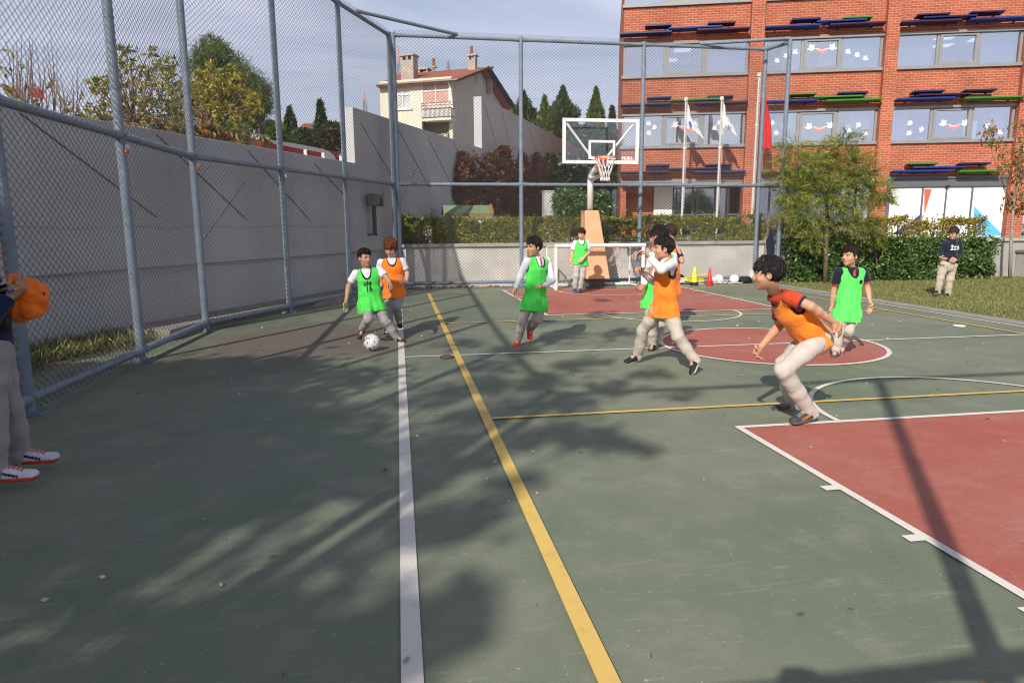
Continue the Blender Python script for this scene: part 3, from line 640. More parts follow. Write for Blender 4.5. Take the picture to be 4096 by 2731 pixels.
for i in range(4):
    b = MB(); b.span((EX[2*i]+.002, .08, .96), (EX[2*i+1]-.002, .14, pz1)); p = b.build('door_panel' if i in (1, 2) else 'fixed_panel', M_panel, ent, bevel=.004)
    polys = {0: [('n', [(950, 510), (990, 660), (950, 680), (950, 600)]), ('n', [(1145, 866), (1272, 785), (1272, 990), (950, 990)])], 1: [('o', [(1300, 515), (1378, 515), (1304, 768), (1300, 768)])],
             2: [], 3: [('l', [(1820, 690), (2135, 1000), (1820, 1000)])]}[i]
    for c, poly in polys:
        b = MB(); pts = [bu(k6(*q), -.08) for q in poly]; pts = [(min(max(u, EX[2*i]+.004), EX[2*i+1]-.004), max(z, .98)) for u, z in pts]
        b.prism(pts, (0, .0785, 0), (1, 0, 0), (0, 0, 1), -.0012); b.build('printed_shape', PC[c], p)
    for c in {0: [((1272, 562), (990, 660)), ((990, 660), (1050, 900))], 1: [((1300, 770), (1480, 880))], 2: [((1790, 580), (1560, 870))], 3: [((1825, 525), (2165, 742))]}[i]:
        (x0, z0), (x1, z1) = bu(k6(*c[0]), -.08), bu(k6(*c[1]), -.08); d = np.array([x1-x0, z1-z0]); n_ = np.array([-d[1], d[0]])/np.linalg.norm(d)*.008
        b = MB(); b.prism([(x0-n_[0], z0-n_[1]), (x1-n_[0], z1-n_[1]), (x1+n_[0], z1+n_[1]), (x0+n_[0], z0+n_[1])], (0, .0765, 0), (1, 0, 0), (0, 0, 1), -.0012); b.build('printed_line', PC['w'], p)
u, z = bu(k6(1550, 484), .05); b = MB(); b.box((u, -.03, z), (.16, .07, .06)); b.build('door_sensor', mat('bracket_black', (0, 0, 0)), ent)
u, z = bu(k6(770, 435), .1); b = MB(); b.lathe([(.10, 0), (.13, .03), (.12, .10), (.05, .12)], (0, 0, 0), 16); ob = b.build('wall_lamp', M_white, school); ob.location = (u, -.02, z); ob.rotation_euler = (R(90), 0, 0)
# ------------------------------------------------------------------ flagpoles with flags, close in front of the facade
M_pole = mat('flagpole_paint', (.55, .54, .52), .4, .08, 3); M_flagw = mat('white_flag', (.74, .74, .76), .8, .05, 3); M_flagr = mat('red_flag', (.62, .02, .025), .75, .1, 3)
def bloc(u, y, z=0.0): p = B0+BE*u+np.array([-BE[1], BE[0]])*y; return (p[0], p[1], z)
def flag_mesh(name, top, foot, sweep, m, parent, ox=.05, folds=3, curl=.12, lean=.2):
    """a limp flag hanging in folds: narrow at the top, its lower edge swinging out to the right"""
    N, K = 26, 22; vs = []
    for j in range(N+1):
        t = j/N; z = top+(foot-top)*t
        for i in range(K+1):
            s = i/K; w = sweep*(.16+.84*t**.85)
            x = ox+w*s+.03*math.sin(8*t+4*s); y = curl*math.sin(s*math.pi*folds+2.2*t)*(.35+.65*t)*min(1, s*4+.1); zz = z-(s**1.2)*lean*(1-t*.4)+.04*math.sin(9*s+3*t)*t
            vs.append((x, y, zz))
    b = MB(); b.add(vs, [(j*(K+1)+i, j*(K+1)+i+1, (j+1)*(K+1)+i+1, (j+1)*(K+1)+i) for j in range(N) for i in range(K)])
    ob = b.build(name, m, parent, True); sd = ob.modifiers.new('s', 'SOLIDIFY'); sd.thickness = .006; return ob
def flagpole(ptop, pbot, label):
    u, zt = bu(ptop, 1.6); e = tag(empty('flagpole', bloc(u, -1.6), BANG), label, 'flagpole', 'flagpoles in front of the school')
    b = MB(); b.tube((0, 0, .98), (0, 0, zt-.1), .055, .04, 12); b.build('pole', M_pole, e, False)
    b = MB(); b.lathe([(.05, 0), (.085, .02), (.085, .14), (.05, .17)], (0, 0, zt-.12), 12); b.build('finial', mat('finial_ivory', (.62, .58, .48), .5), e)
    b = MB(); b.path([(.05, -.04, zt-.1), (.075, -.05, zt-2), (.06, -.06, 2.2)], .006, 5); b.build('halyard', M_white, e)
    b = MB(); b.lathe([(.058, 0), (.075, .02), (.075, .07), (.058, .09)], (0, 0, zt-2.05), 10); b.build('cleat_ring', M_white, e)
    return e, u, zt
M_navy2 = mat('logo_blue', (.03, .12, .5), .6); M_or2 = mat('logo_orange', (.7, .25, .05), .6); M_txt = mat('flag_text', (.16, .16, .2), .7)
def text_mesh(txt, size, m, parent, loc, rot, name='lettering', ext=.002, align='CENTER', shear=0, bold=0.0, wx=1.0):
    cu = bpy.data.curves.new(name, 'FONT'); cu.body = txt; cu.size = size; cu.extrude = ext; cu.align_x = align; cu.align_y = 'CENTER'; cu.shear = shear; cu.offset = bold; cu.resolution_u = 3
    t = bpy.data.objects.new('tmp', cu); COL.objects.link(t); dg = bpy.context.evaluated_depsgraph_get()
    me = bpy.data.meshes.new_from_object(t.evaluated_get(dg)); bpy.data.objects.remove(t)
    me.name = name; me.materials.clear(); me.materials.append(m); o = link(name, me, parent, loc); o.rotation_euler = rot; o.scale = (wx, 1, 1); return o
for pt, pb, sw, lab, tx in ((k3(900, 1030), k5(872, 800), .80, 'white flag with a blue and orange stripe hanging limp on the left grey pole', None),
                            (k3(1275, 1022), k5(1240, 845), .66, 'white flag with dark lettering hanging limp on the middle grey pole', 'ide')):
    e, u, zt = flagpole(pt, pb, 'grey flagpole carrying a white flag, '+('left' if tx is None else 'middle')+' one of the three before the brick wall')
    fe = tag(empty('flag', bloc(u, -1.6), BANG), lab, 'flag', 'flags on the poles')
    f = flag_mesh('cloth', zt-.14, zt-1.2, sw, M_flagw, fe, lean=.72 if tx is None else .55, curl=.05)
    if tx is None:
        for (x, z, m_, rz) in ((.2, zt-1.05, M_navy2, -.3), (.24, zt-1.28, M_or2, -.3)):
            b = MB(); b.box((0, 0, 0), (.10, .012, .24), Matrix.Rotation(rz, 3, 'Y')); o = b.build('stripe', m_, fe); o.location = (x, -.085, z)
    else: text_mesh('ide', .26, M_txt, fe, (.29, -.085, zt-1.18), (R(90), R(10), 0))
e, u, zt = flagpole(k3(1665, 775), k5(1625, 810), 'tallest grey flagpole, carrying a red flag beside the brick pillar')
fe = tag(empty('flag', bloc(u, -1.6), BANG), 'long red flag hanging limp on the right pole by the brick pillar', 'flag', 'flags on the poles')
flag_mesh('cloth', zt-.72, zt-2.95, .50, M_flagr, fe, ox=.24, folds=4, curl=.07, lean=.15)
# ================================================================== HOUSE ON THE SLOPE, CANOPY, MASTS
Hc = atY(1037, 184, 55.5); HE = np.array([.893, -.45]); HD = np.array([.45, .893]); HANG = math.atan2(-.45, .893)
def hu(x, y, s=0.0): return on_plane(*kh(x, y), Hc[:2]+HD*s, HE)           # (u along front, z)
def hs(x, y): return on_plane(*kh(x, y), Hc[:2], HD)
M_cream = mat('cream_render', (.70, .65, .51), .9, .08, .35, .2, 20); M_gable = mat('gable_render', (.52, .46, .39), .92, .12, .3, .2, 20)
house = tag(empty('house', (Hc[0], Hc[1], 0), HANG), 'cream rendered house with red tiled roof standing above the grey wall', 'house')
uL = hu(135, 700)[0]; sR, zb = hs(1790, 905); zE = hu(1110, 484)[1]; sA, zA = hs(1500, 335); 
b = MB(); b.span((uL, 0, 1), (-.005, .28, zE)); 
M_clap = M_cream
def tri(b, P, th): b.prism(P, (0, 0, 0), (0, 1, 0), (0, 0, 1), th)
hw = MB(); op = [(hu(345, 620), hu(570, 865)), (hu(345, 1100), hu(570, 1350)), (hu(700, 520), hu(1092, 805)), (hu(705, 1010), hu(1100, 1400))]
# front wall cut around the openings: vertical strips
xs = sorted({uL, 0.0}|{p[0] for o_ in op for p in o_}); zlo, zhi = 1.0, zE+.3
for xa, xb in zip(xs[:-1], xs[1:]):
    xm = (xa+xb)/2; cuts = sorted([(o_[1][1], o_[0][1]) for o_ in op if min(o_[0][0], o_[1][0]) < xm < max(o_[0][0], o_[1][0])]); z = zlo
    for c0, c1 in cuts: hw.span((xa, 0, z), (xb, .3, c0)); z = c1
    hw.span((xa, 0, z), (xb, .3, zhi))
hw.build('front_wall', M_cream, house)
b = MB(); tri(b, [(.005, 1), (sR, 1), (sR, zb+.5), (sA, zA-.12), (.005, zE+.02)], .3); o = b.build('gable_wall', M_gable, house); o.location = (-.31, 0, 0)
b = MB(); b.span((uL, .31, 1), (uL+.25, sR, zE)); b.build('far_side_wall', M_cream, house)
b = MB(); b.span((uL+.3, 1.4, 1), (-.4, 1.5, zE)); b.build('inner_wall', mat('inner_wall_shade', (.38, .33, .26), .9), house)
def roof_mat():
    m, nt, b, o = newmat('roof_tiles'); v = ncoord(nt); w = nt.nodes.new('ShaderNodeTexWave'); w.inputs['Scale'].default_value = 1.6; w.inputs['Distortion'].default_value = 1.2; w.inputs['Detail'].default_value = 2
    nt.links.new(v, w.inputs[0]); c = nramp(nt, nnoise(nt, v, 3.5, 6, .7), [(.3, (.20, .055, .03)), (.55, (.40, .12, .065)), (.75, (.50, .20, .12))])
    c = nmix(nt, nramp(nt, w.outputs[1], [(.1, .45), (.4, 0)]), c, (.12, .04, .03)); nt.links.new(c, b.inputs['Base Color']); b.inputs['Roughness'].default_value = .85; nbump(nt, b, w.outputs[1], .6, .05); return m
M_tile = roof_mat()
eF = -.55; zf = hu(640, 500, eF)[1]-.02; uEL = hu(85, 548, eF)[0]; uER = .75; rid = hu(370, 432, sA)[0]+.3; bS, bZ = hs(1878, 888); bS += .4
zr = zA+.15
rf = MB(); top = [(uEL, eF, zf), (uER, eF, zf), (uER, sA, zr), (rid, sA, zr), (uER, bS, bZ), (uEL, bS, bZ)]
vs = top+[(x, y, z-.16) for x, y, z in top]
rf.add(vs, [(0, 1, 2, 3), (3, 2, 4, 5), (0, 3, 5), (6, 9, 8, 7), (9, 11, 10, 8), (6, 11, 9), (0, 6, 7, 1), (1, 7, 8, 2), (2, 8, 10, 4), (4, 10, 11, 5), (5, 11, 6, 0)])
ro = rf.build('roof', M_tile, house)
b = MB(); b.path([(uEL, eF-.05, zf-.02), (uER, eF-.05, zf-.06)], .055, 8); b.build('gutter', mat('gutter_grey', (.30, .29, .28), .5), ro)
b = MB(); b.path([(uER+.01, eF, zf-.10), (uER+.01, sA, zr-.10)], .10, 6); b.path([(uER+.012, sA, zr-.12), (uER+.012, bS, bZ-.12)], .22, 6); b.build('verge_board', mat('dark_verge', (.035, .028, .024), .9), ro)
M_chim = mat('chimney_render', (.40, .35, .29), .95, .25, 1.2, .4, 20)
def chimney(x0, x1, yt, yb, s, cap=True, pots=0):
    (ua, zt), (ub2, _), (_, zb2) = hu(x0, yt, s), hu(x1, yt, s), hu(x0, yb, s); w = ub2-ua; dd = min(.9, w*.8)
    b = MB(); b.span((ua, s, zb2-1.2), (ub2, s+dd, zt-.45)); c = b.build('chimney', M_chim, house)
    b = MB(); q = w*.16
    for xx in (ua, ub2-q): b.span((xx, s, zt-.46), (xx+q, s+dd, zt-.14))
    if w > 1: b.span(((ua+ub2)/2-q/2, s, zt-.46), ((ua+ub2)/2+q/2, s+dd, zt-.14))
    b.build('vent_pier', M_chim, c); b = MB(); b.span((ua-.1, s-.1, zt-.14), (ub2+.1, s+dd+.1, zt)); b.build('cap', M_chim, c)
    if pots: b = MB(); b.tube(((ua+ub2)/2-.1, s+.3, zt), ((ua+ub2)/2-.1, s+.3, zt+.7), .14, .12, 10); b.build('pot', mat('clay_pot', (.25, .10, .07), .9), c)
chimney(412, 585, 132, 430, 1.6); chimney(1332, 1432, 130, 325, sA*.8, pots=1); chimney(1590, 1650, 292, 470, sA+1.6); chimney(655, 780, 318, 360, sA-.2); chimney(850, 880, 290, 345, sA-.2, pots=1)
M_whiteframe = mat('white_upvc', (.78, .77, .75), .4, .03)
def hwin(o_, cols, rows, shade):
    (x0, z1), (x1, z0) = o_; b = MB(); t = .09
    b.span((x0, -.03, z0), (x1, .1, z0+t)); b.span((x0, -.03, z1-t), (x1, .1, z1))
    for c in cols: b.span((x0+(x1-x0)*c-t/2, -.025, z0+t), (x0+(x1-x0)*c+t/2, .09, z1-t))
    for r_ in rows: b.span((x0+t, -.02, z0+(z1-z0)*r_-t/2), (x1-t, .085, z0+(z1-z0)*r_+t/2))
    f = b.build('window', M_whiteframe, house); g = MB(); g.span((x0+.04, .04, z0+.05), (x1-.04, .06, z1-.05)); g.build('pane', shade, f); return f
M_dayglass = mat('curtained_glass', (.52, .53, .52), .15, .2, 1.5, spec=.8); M_pinkglass = mat('pink_curtained_glass', (.56, .33, .26), .2, .15, 1.2, spec=.7)
f1 = hwin(op[0], (.02, .44, .98), (.74,), M_dayglass); hwin(op[1], (.02, .44, .98), (), M_dayglass); hwin(op[2], (.02, .5, .98), (.62,), M_pinkglass)
(x0, z1), (x1, z0) = hu(330, 870), hu(580, 885); b = MB(); b.span((x0, -.12, z0), (x1, -.035, z1)); b.build('window_sill', M_whiteframe, f1)
(x0, z1), (x1, z0) = hu(700, 800, -.9), hu(1105, 990, -.9); b = MB(); b.span((x0, -.9, z0-.15), (x1, -.005, z0+.02)); bal = b.build('balcony', M_cream, house)
b = MB(); b.span((x0+.03, -.86, z0+.03), (x1-.03, -.83, z1-.42)); b.span((x0+.03, -.82, z0+.03), (x0+.06, -.05, z1-.42)); b.span((x1-.06, -.82, z0+.03), (x1-.03, -.05, z1-.42)); b.build('balustrade_panel', mat('white_corrugated', (.72, .70, .70), .6, .1, 8), bal)
b = MB()
for z in (z1, z1-.18, z1-.42, z0+.1): b.path([(x0, -.05, z), (x0, -.9, z), (x1, -.9, z), (x1, -.05, z)], .022, 5)
for t in np.linspace(0, 1, 24): b.tube((x0+(x1-x0)*t, -.9, z0+.02), (x0+(x1-x0)*t, -.9, z1), .014, .014, 4)
b.build('railing', mat('rail_rust', (.16, .09, .07), .8), bal)
b = MB(); b.path([(hu(1070, 485, -.3)[0], -.4, zf-.1), (hu(1100, 585)[0], -.08, hu(1100, 585)[1]), (hu(1145, 965)[0], -.08, hu(1145, 965)[1])], .07, 8); b.build('downpipe', M_whiteframe, house)
(x0, z1), (x1, z0) = op[3]
b = MB(); b.path([(x0+.05, -.2, z1-1.25), ((x0+x1)/2, -.2, z1-1.33), (x1-.05, -.2, z1-1.2)], .02, 4); b.build('washing_line', M_white, house)
cols = [(.03, .03, .035), (.02, .02, .025), (.65, .62, .62), (.03, .03, .04), (.62, .58, .58), (.03, .03, .03), (.55, .1, .15), (.02, .02, .02), (.35, .25, .15), (.30, .2, .14), (.2, .22, .25), (.62, .6, .56), (.55, .42, .28)]
for i, c in enumerate(cols):
    t = (i+.5)/len(cols); x = x0+.15+(x1-x0-.3)*t; w = (x1-x0)/len(cols)*random.uniform(.75, 1.05); h = random.uniform(.55, 1.25); vs = []
    for j in range(5):
        for q in range(5): vs.append((x+w*(q/4-.5), -.2+.05*math.sin(q*1.9+i), z1-1.28-h*j/4+.03*math.sin(q*2+i)))
    b = MB(); b.add(vs, [(j*5+q, j*5+q+1, j*5+q+6, j*5+q+5) for j in range(4) for q in range(4)]); o = b.build('laundry', mat('laundry_%d' % i, c, .9), None)
    o.matrix_world = Matrix.Translation((Hc[0], Hc[1], 0)) @ Matrix.Rotation(HANG, 4, 'Z'); tag(o, None, 'laundry', 'washing hung on the balcony line')
    o['label'] = ('dark piece of washing on the line of the lower house balcony', 'light or coloured piece of washing on the line of the lower house balcony')[0 if max(c) < .1 else 1]
# red and white roof structure beyond the wall
kc = crop(960, 380, 4.704); CP = WP-WN*9
def cu_(x, y): return on_plane(*kc(x, y), CP, WD)
can = tag(empty('canopy', (CP[0], CP[1], 0), math.atan2(WD[1], WD[0])), 'red canopy with a white band curving down behind the grey wall', 'canopy')
def cpoly(pts, name, m, y, th): b = MB(); b.prism([cu_(*p) for p in pts], (0, y, 0), (1, 0, 0), (0, 0, 1), -th); return b.build(name, m, can)
cpoly([(480, 832), (1960, 1095), (1960, 1300), (480, 1100)], 'fascia', mat('canopy_red', (.42, .025, .03), .5, .08, 1), 0, 3)
cpoly([(560, 848), (900, 895), (1300, 965), (1560, 1020), (1690, 1075), (1780, 1160), (1810, 1300), (1600, 1300), (1575, 1180), (1520, 1085), (1300, 1045), (830, 958), (545, 910)], 'white_band', M_white, -.02, .05)
cpoly([(530, 1045), (980, 1110), (980, 1200), (530, 1200)], 'ochre_panel', mat('ochre_panel', (.5, .36, .2), .7), -.03, .05)
cpoly([(1840, 1150), (1880, 1110), (1925, 1100), (1925, 1300), (1890, 1300), (1890, 1180)], 'white_emblem', M_white, -.03, .05)
for x0 in (1235, 1565, 1895):
    sA_, zA_ = on_plane(*kc(x0, 1195), WP-WN*.15, WD); b = MB(); p = wpt(sA_, -.15, 3.08); b.box((p[0], p[1], 3.145), (.06, .06, .13)); tag(b.build('wall_post', M_white), 'short white post standing on top of the left grey wall before the red canopy', 'post', 'short posts on the wall top')
# radio masts far away
def mast(x, yt, yb, Yd, w, label):
    p, q = atY(x, yt, Yd), atY(x, yb, Yd); b = MB(); H = p[2]-q[2]; n = 12
    for i in range(n):
        z0, z1 = q[2]+H*.72*i/n, q[2]+H*.72*(i+1)/n; r0, r1 = w*(1-.6*i/n), w*(1-.6*(i+1)/n)
        c0 = [Vector((p[0]+r0*a, Yd+r0*c, z0)) for a, c in ((-1, -1), (1, -1), (1, 1), (-1, 1))]; c1 = [Vector((p[0]+r1*a, Yd+r1*c, z1)) for a, c in ((-1, -1), (1, -1), (1, 1), (-1, 1))]
        for j in range(4): b.tube(c0[j], c1[j], w*.09, w*.09, 4); b.tube(c0[j], c1[(j+1) % 4], w*.06, w*.06, 4); b.tube(c0[j], c0[(j+1) % 4], w*.06, w*.06, 4)
    e = tag(empty('radio_mast', (0, 0, 0)), label, 'mast', 'radio masts on the skyline'); b.build('lattice', mat('mast_grey', (.32, .33, .36), .7), e)
    b = MB(); b.tube((p[0], Yd, q[2]+H*.70), (p[0], Yd, p[2]), w*.16, w*.1, 6); b.build('antenna', mat('mast_red', (.62, .22, .2), .7), e)
mast(915, 105, 235, 260, 1.6, 'tall grey lattice radio mast rising behind the large chimney of the house'); mast(837, 210, 275, 260, 1.2, 'small red and grey radio mast left of the house above the stepped wall'); mast(1029, 132, 165, 260, .7, 'tip of a red and white mast showing over the house ridge')
# ================================================================== VEGETATION
M_bark = mat('bark_brown', (.13, .09, .065), .95, .35, 9, .6, 40); M_barkg = mat('bark_grey', (.30, .26, .23), .9, .35, 14, .4, 50); M_barkd = mat('bark_dark', (.075, .055, .042), .95, .3, 9, .5, 40)
M_twig = mat('twig', (.20, .13, .10), .9, .3, 9)
LM = {'box': leafmat('boxwood_leaf', [(0, (.081, .112, .021)), (.4, (.181, .226, .036)), (.75, (.344, .354, .051)), (.93, (.544, .471, .073)), (1, (.544, .307, .073))], .4, .25),
      'laurel': leafmat('laurel_leaf', [(0, (.030, .064, .018)), (.5, (.060, .117, .030)), (.85, (.104, .179, .042)), (1, (.189, .282, .056))], .36, .12, .5),
      'privet': leafmat('privet_leaf', [(0, (.072, .087, .017)), (.35, (.189, .189, .029)), (.7, (.392, .319, .043)), (1, (.580, .392, .051))], .45, .3),
      'feather': leafmat('feathery_leaf', [(0, (.094, .143, .035)), (.3, (.182, .231, .044)), (.6, (.374, .363, .058)), (.85, (.550, .473, .077)), (1, (.605, .517, .099))], .55, .35),
      'rust': leafmat('rusty_leaf', [(0, (.102, .116, .026)), (.45, (.203, .174, .043)), (.75, (.319, .160, .051)), (1, (.435, .131, .043))], .45, .25),
      'pine': leafmat('pine_needle', [(0, (.04, .065, .016)), (.5, (.10, .145, .026)), (.85, (.18, .23, .04)), (1, (.24, .27, .06))], .5, .2),
      'yellow': leafmat('yellowing_leaf', [(0, (.11, .125, .024)), (.35, (.25, .24, .034)), (.7, (.42, .355, .05)), (1, (.56, .43, .075))], .5, .35),
      'cypress': leafmat('cypress_leaf', [(0, (.022, .038, .014)), (.5, (.043, .068, .02)), (.9, (.074, .108, .029)), (1, (.11, .13, .036))], .6, .08),
      'ivyred': leafmat('red_vine_leaf', [(0, (.05, .012, .012)), (.4, (.125, .024, .022)), (.7, (.21, .052, .028)), (.86, (.19, .11, .035)), (1, (.09, .11, .028))], .5, .2),
      'ivydark': leafmat('dark_ivy_leaf', [(0, (.013, .024, .009)), (.6, (.03, .05, .016)), (.93, (.06, .08, .024)), (1, (.22, .165, .04))], .4, .1),
      'shade': leafmat('shade_tree_leaf', [(0, (.03, .055, .015)), (1, (.07, .11, .03))], .5, .2)}
def stem(parent, pts, r0, r1, m, name='trunk', n=9):
    N = len(pts); b = MB(); b.path(pts, [r0+(r1-r0)*i/(N-1) for i in range(N)], n); return b.build(name, m, parent, True)
def limbs(parent, root, ends, r, m, name='branches', sag=.15):
    b = MB()
    for e in ends:
        root_, e = np.array(root), np.array(e); mid = root_*.5+e*.5+np.array([0, 0, -sag*abs(e[2]-root_[2])])+rng.normal(size=3)*.06*np.linalg.norm(e-root_)
        pts = [root_*(1-t)**2+2*mid*t*(1-t)+e*t*t for t in np.linspace(0, 1, 7)]; b.path(pts, [r*(1-.85*t) for t in np.linspace(0, 1, 7)], 6)
    return b.build(name, m, parent, True)
def hedge(name, x0, x1, y0, y1, z0, z1, n, size, m, label, wav=.07, topvar=.08, cut=None, gaps=.0, aspect=.55):
    e = tag(empty(name, ((x0+x1)/2, (y0+y1)/2, z0)), label, 'hedge'); c = np.array([(x0+x1)/2, (y0+y1)/2, z0])
    L, D, H = x1-x0, y1-y0, z1-z0; P = []
    u = rng.uniform(0, 1, n*2); f = rng.uniform(0, 1, n*2)
    X = x0+L*u; Hx = H+topvar*(np.sin(X*1.9)+.8*np.sin(X*4.3+1)+.5*np.sin(X*9.1))*.6
    kind = rng.uniform(0, 1, n*2); fr, tp = H/(H+D*.8), 1
    front = kind < .50; top = (kind >= .50) & (kind < .80); ends = kind >= .96
    Yv = np.where(front, y0+np.abs(rng.normal(size=n*2))*.09, y0+D*f); Zv = np.where(front, Hx*f, Hx-np.abs(rng.normal(size=n*2))*.09)
    inn = (kind >= .80) & ~ends; Zv = np.where(inn, Hx*rng.uniform(0, 1, n*2), Zv)
    X = np.where(ends, np.where(f < .5, x0, x1)+rng.normal(size=n*2)*.07, X); Zv = np.where(ends, Hx*rng.uniform(0, 1, n*2), Zv); Yv = np.where(ends, y0+D*rng.uniform(0, 1, n*2), Yv)
    bul = wav*(np.sin(X*3.1)+np.sin(X*7.3+Zv*5)+np.sin(Zv*8+X*2))*.5
    Yv = Yv+np.where(front, bul, 0); Zv += rng.normal(size=n*2)*.025
    P = np.c_[X, Yv, z0+Zv]
    dens = np.array([noise.noise(Vector((p[0]*2.6, p[1]*2.6, p[2]*3.2))) for p in P]); P = P[dens > -.28+gaps][:n]
    # upright shoots poking out of the top
    k = int(L*9); xs_ = rng.uniform(x0, x1, k); sh = []
    for x in xs_:
        h = H+rng.uniform(.02, .22)*(.4+abs(math.sin(x*1.3))); yb = rng.uniform(y0+.05, y1-.05)
        for q in range(9): sh.append((x+rng.normal()*.012, yb+rng.normal()*.012, z0+H*.85+(h-H*.85)*q/8))
    leaves('foliage', np.concatenate([P, np.array(sh)])-c, size, m, e, aspect)
    b = MB()
    for x in np.arange(x0+.15, x1, .42):
        xx = x+random.uniform(-.1, .1); yy = y0+D*random.uniform(.25, .7)
        for q in range(3): b.path([(xx-c[0], yy-c[1], -.02), (xx-c[0]+random.uniform(-.12, .12), yy-c[1]+random.uniform(-.1, .1), H*.45), (xx-c[0]+random.uniform(-.25, .25), yy-c[1]+random.uniform(-.15, .15), H*.9)], [.018, .012, .004], 5)
    b.path([(x0+.1-c[0], y0+D*.5-c[1], .01), (x1-.1-c[0], y0+D*.5-c[1], .01)], .02, 5); b.build('stems', M_twig, e); return e
hedge('boxwood_hedge', .1, 10.6, 18.75, 19.45, 1.0, 1.80, 42000, .064, LM['box'], 'long clipped boxwood hedge yellow green on the low wall behind the hoop', .06, .05)
hedge('laurel_hedge', 10.55, 16.85, 17.05, 17.72, 0.0, 1.16, 17000, .115, LM['laurel'], 'dark glossy laurel hedge at the back edge of the lawn', .08, .04, aspect=.42)
hedge('privet_hedge', 10.6, 17.3, 18.0, 18.5, 1.0, 1.72, 13000, .062, LM['privet'], 'thin yellowing hedge with gaps above the dark laurel hedge', .07, .10, gaps=.12)
# ---- slim trees on the lawn
def feather_tree():
    base = gnd(1895, 651); e = tag(empty('feathery_tree', base), 'slender lawn tree with feathery yellow green foliage in front of the laurel hedge', 'tree'); Yt = base[1]
    def L(x, y, dy=0.0): return atY(x, y, Yt+dy)-base
    stem(e, [(0, 0, -.02), L(1897, 590), L(1900, 520), L(1899, 450), L(1905, 390), L(1920, 340)], .068, .018, M_bark)
    C = [((1822, 345), .26, 520), ((1840, 375), .34, 900), ((1862, 395), .30, 700), ((1895, 400), .40, 1400), ((1895, 365), .32, 1000), ((1880, 345), .22, 400), ((1945, 330), .26, 520), ((1945, 315), .16, 240), ((1962, 375), .36, 1100), ((1985, 400), .28, 700),
         ((1850, 430), .36, 1200), ((1825, 440), .30, 800), ((1940, 420), .34, 1000), ((1980, 435), .32, 800), ((2015, 440), .28, 600), ((2022, 455), .24, 420), ((1815, 480), .24, 600), ((1845, 490), .26, 700), ((1855, 520), .22, 480), ((1865, 545), .20, 420),
         ((1930, 470), .30, 800), ((1965, 480), .26, 560), ((1985, 515), .28, 620), ((2005, 535), .24, 480), ((1950, 510), .18, 280), ((1905, 495), .22, 360), ((1808, 505), .16, 240), ((1900, 440), .34, 1000), ((1795, 400), .2, 260), ((1800, 345), .14, 150), ((1925, 545), .14, 150)]
    P = []; D = []; T_ = []; ends = []
    for (x, y), r_, n in C:
        dyv = rng.uniform(-.55, .55); c = L(x, y, dyv); ends.append(c); r2 = r_*1.16; n = int(n*2.5); ns = max(6, n//26)
        for s in range(ns):          # drooping feathery sprays built of many fine leaflets
            a = rng.normal(size=3); a /= np.linalg.norm(a); o = c+a*r2*rng.uniform(.15, 1.0)*np.array([1, 1, .75]); dr = a*np.array([1, 1, .4])+np.array([0, 0, -.30+.45*(o[2] > c[2])]); dr /= np.linalg.norm(dr)
            k = n//ns; t = rng.uniform(0, 1, k)[:, None]; T_.append(t[:, 0]*(.55+.45*(o[2] > c[2]-.05))); P.append(o+dr*t*.34+np.array([0, 0, -1])*(t**2)*.06+rng.normal(size=(k, 3))*.028); D.append(np.repeat((dr+np.array([0, 0, -.15]))[None], k, 0))
    PP, DD, TT = np.concatenate(P), np.concatenate(D)*1.3, np.concatenate(T_); tip = (TT+rng.normal(size=len(TT))*.18) > .44  # yellow tips; inner and lower leaflets darkened, putting crown shade into their colour
    leaves('crown', PP[~tip], .115, leafmat('feathery_shaded_leaf', [(0, (.045, .083, .024)), (.6, (.112, .173, .039)), (1, (.225, .270, .060))], .55, .25), e, .085, 0, .5, dirs=DD[~tip]); leaves('crown_tips', PP[tip], .125, LM['feather'], e, .075, 0, .5, dirs=DD[tip])
    limbs(e, L(1899, 455), [ends[i] for i in (1, 3, 4, 8, 11, 13, 14, 16, 17, 20, 21, 22)], .026, M_bark); return e
feather_tree()
def rust_tree():
    base = gnd(2320, 641); e = tag(empty('slim_tree', base), 'slim pale-barked tree with red and green leaves at the right edge by the concrete wall', 'tree'); Yt = base[1]
    def L(x, y, dy=0.0): return atY(x, y, Yt+dy)-base
    stem(e, [(0, 0, -.02), L(2322, 560), L(2328, 470), L(2338, 400), L(2342, 330)], .052, .016, M_barkg)
    C = []
    for i in range(46):
        t = random.random(); y = 300+185*t; w = 18+48*math.sin(math.pi*min(1, t*1.05))**.7
        C.append((2348+random.uniform(-w, w*1.2), y))
    P = [];
    for (x, y) in C+[(2262, 300), (2270, 312), (2282, 300), (2290, 330), (2340, 290), (2275, 330), (2318, 480), (2335, 487)]:
        c = L(x, y, rng.uniform(-.6, .6)); P.append(c+rng.normal(size=(30, 3))*np.array([.10, .10, .09]))
    leaves('crown', np.concatenate(P), .125, LM['rust'], e, .40, 0, .3, dirs=np.tile(np.array([0, 0, -.8]), (sum(len(p) for p in P), 1)))
    limbs(e, L(2328, 470), [L(2265, 303, -.3), L(2290, 340, .3), L(2300, 380, 0), L(2345, 295, 0), L(2400, 330, .2), L(2380, 300, -.2)], .02, M_twig)
rust_tree()
